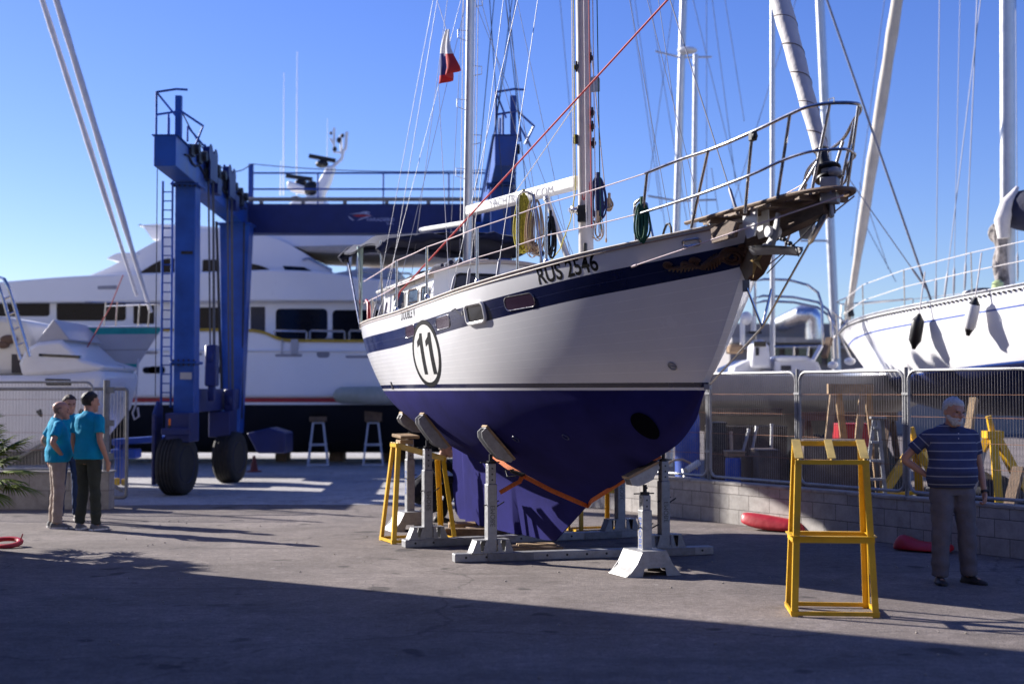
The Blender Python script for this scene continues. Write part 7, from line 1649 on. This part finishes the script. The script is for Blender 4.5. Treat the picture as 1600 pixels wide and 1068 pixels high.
# old man in the striped polo
J = dict(stand_J); J.update(pelvis=(-.01, 0, .93), chest=(.0, .0, 1.30), head=(.0, -.055, 1.60), shL=(.215, .02, 1.38), elL=(.285, .03, 1.09), wrL=(.30, -.04, .84), hdL=(-.05, -.15, -1), pnL=(-1, .1, 0), thL=(-.2, -1, 0),
    shR=(-.215, .02, 1.38), elR=(-.43, .10, 1.155), wrR=(-.20, .03, .985), hdR=(.75, .30, -.35), pnR=(.35, .1, .9), thR=(.3, .2, -1), hpL=(.10, 0, .87), knL=(.13, -.02, .49), anL=(.165, .02, .085), ftL=(.45, -1, 0), hpR=(-.10, 0, .87), knR=(-.115, -.02, .49), anR=(-.12, .02, .085), ftR=(-.25, -1, 0), pw=1.25)
polo = striped('navy_striped_polo', (.055, .066, .145), (.30, .31, .36), .077, .010)
def watch(t, M, f0, J, hd, hr):
    m_ = MB(); w = Vector(J['wrL']); e = Vector(J['elL']); d = (w-e).normalized(); m_.tube([M @ f0(w - d*.03), M @ f0(w - d*.005)], .033, 14); m_.ell(M @ f0(w - d*.018 + Vector((.03, -.012, 0))), (.012, .018, .018)); part(m_, 'wristwatch', grease, t)
    m_ = MB(); x = .012
    for z in (1.40, 1.355): m_.ell(M @ f0((x, -.135+.0, z)), (.005, .004, .005))
    part(m_, 'button', white, t)
om = G(1489, 911)
person('white haired bearded old man in a striped navy polo, one hand on his hip', (om.x, om.y, 0), R(6), 1.735, polo, cloth('lilac_grey_trousers', (.155, .142, .16)), shoed, J, (R(16), R(7), R(3)), .045, hair_full, hairw, beard_f, ('grip', 'flat'), .62, True, 1.22, watch, cloth('navy_collar', (.05, .058, .125)))
# three men in turquoise
tq = cloth('turquoise_polo', (.005, .30, .50), .08)
p2 = G(137, 827); J = dict(stand_J); J.update(head=(.0, -.02, 1.61), elR=(-.24, .05, 1.13), wrR=(-.265, -.06, .87), hdR=(.05, -.3, -1), elL=(.235, .03, 1.12), wrL=(.275, -.08, .88), hdL=(-.0, -.3, -1), knL=(.10, -.02, .49), knR=(-.11, -.01, .49), ftL=(.5, -1, 0), ftR=(-.1, -1, 0), anL=(.11, .03, .085), anR=(-.14, .0, .085))
person('dark haired man in a turquoise polo and dark olive trousers, seen from behind', (p2.x, p2.y, 0), R(152), 1.78, tq, cloth('olive_trousers', (.055, .062, .048)), shoeg, J, (R(-18), 0, 0), .0, hair_full, hairb, None, ('pocket', 'pocket'), .66, True, 1.0)
p1 = G(88, 824); J = dict(stand_J); J.update(head=(.0, -.045, 1.59), shR=(-.19, .02, 1.39), elR=(-.33, .12, 1.16), wrR=(-.185, -.02, 1.0), hdR=(.5, -.8, -.25), pnR=(.9, .5, 0), thR=(0, 0, -1), shL=(.19, .02, 1.39), elL=(.34, .13, 1.17), wrL=(.185, -.01, 1.0), hdL=(-.5, -.8, -.2), pnL=(-.9, .5, 0), thL=(0, 0, -1), hpL=(.09, 0, .88), pw=1.05)
person('bald man in a turquoise polo and beige trousers, hands on his hips', (p1.x, p1.y, 0), R(118), 1.68, tq, cloth('beige_trousers', (.42, .34, .29)), shoeg, J, (R(-4), R(-4), 0), .05, hair_buzz, mat('stubble', (.24, .14, .11), .7), None, ('flat', 'flat'), .66, True, 1.05)
p3 = G(106, 816); J = dict(stand_J)
person('man in blue jeans standing half hidden between the two turquoise shirts', (p3.x-.09, p3.y+.3, 0), R(20), 1.74, tq, cloth('blue_jeans', (.03, .055, .14)), mat('brown_shoe', (.07, .04, .03), .6), J, (R(15), 0, 0), .02, hair_full, mat('brown_hair', (.06, .04, .03), .7, bump=.5), None, ('relax', 'relax'), .66, True)
# worker crouching by the rudder
J = dict(pelvis=(0, .22, .40), chest=(0, -.02, .73), neck=(0, -.10, .885), head=(0, -.17, 1.02), shL=(.19, -.05, .82), elL=(.24, -.27, .66), wrL=(.12, -.47, .74), hdL=(0, -1, .35), pnL=(-.3, 0, -1), thL=(-1, 0, 0), shR=(-.19, -.05, .82), elR=(-.25, -.22, .60), wrR=(-.15, -.44, .62), hdR=(.1, -1, .3), pnR=(.3, 0, -1), thR=(1, 0, 0),
    hpL=(.10, .2, .38), knL=(.19, -.22, .50), anL=(.16, -.02, .085), ftL=(.2, -1, 0), hpR=(-.10, .2, .38), knR=(-.19, -.16, .28), anR=(-.15, .22, .10), ftR=(-.1, -1, 0))
pc = G(676, 812)
person('worker in dark clothes crouching at the rudder behind the yellow trestle', (pc.x+.05, pc.y-.5, 0), R(72), 1.75, cloth('dark_jacket', (.012, .012, .022)), cloth('black_trousers', (.012, .012, .014)), shoed, J, (0, R(4), 0), .0, hair_full, mat('grey_hair', (.12, .10, .09), .7), None, ('relax', 'relax'), 1, False, 1.0, None, None, True)
# ------------------------------------------------------------------ palm at the left edge
pm = thing('palm_plant', 'low fan palm with spiky green fronds at the left edge', 'palm', (-6.22, 16.1, 0))
m_ = MB(); rd = random.Random(11); m_.tube([(-6.22, 16.1, 0), (-6.24, 16.12, .3), (-6.22, 16.1, .80)], [.17, .15, .11], 12); part(m_, 'trunk', mat('palm_bark', (.12, .08, .05), .9, bump=.8, bscale=30), pm)
c0 = Vector((-6.22, 16.1, .80)); palmg = mat('palm_green', (.16, .20, .025), .7, spec=.15, var=.25, scale=5, c2=(.07, .11, .02))
for i in range(30):
    az = i*2.399 + rd.uniform(-.2, .2); el = rd.uniform(-.35, 1.25); L = rd.uniform(.35, .6)
    d = Vector((math.cos(az)*math.cos(el), math.sin(az)*math.cos(el), math.sin(el))); tip = c0 + d*L
    m_ = MB(); m_.tube([c0, c0 + d*L*.5 + Vector((0, 0, .02)), tip], [.012, .009, .007], 5)
    x, y, _ = basis(d); 
    for j in range(27):
        a = (j-13)/13*1.35; dd = (d*math.cos(a) + x*math.sin(a)).normalized(); l = rd.uniform(.34, .46)*(1-.18*abs(a)); n_ = y if y.z > 0 else -y
        w = .013; s = dd.cross(n_).normalized()
        p0, p1, p2_, p3_ = tip, tip + dd*l*.45 + n_*.01, tip + dd*l*.8 - Vector((0, 0, .02)), tip + dd*l - Vector((0, 0, .07))
        m_.add([p0 - s*.004, p0 + s*.004, p1 - s*w, p1 + n_*.006, p1 + s*w, p2_ - s*w*.7, p2_ + n_*.004, p2_ + s*w*.7, p3_], [(0, 1, 3), (0, 3, 2), (1, 4, 3), (2, 3, 6, 5), (3, 4, 7, 6), (5, 6, 8), (6, 7, 8)])
    part(m_, 'frond', palmg, pm, 0)
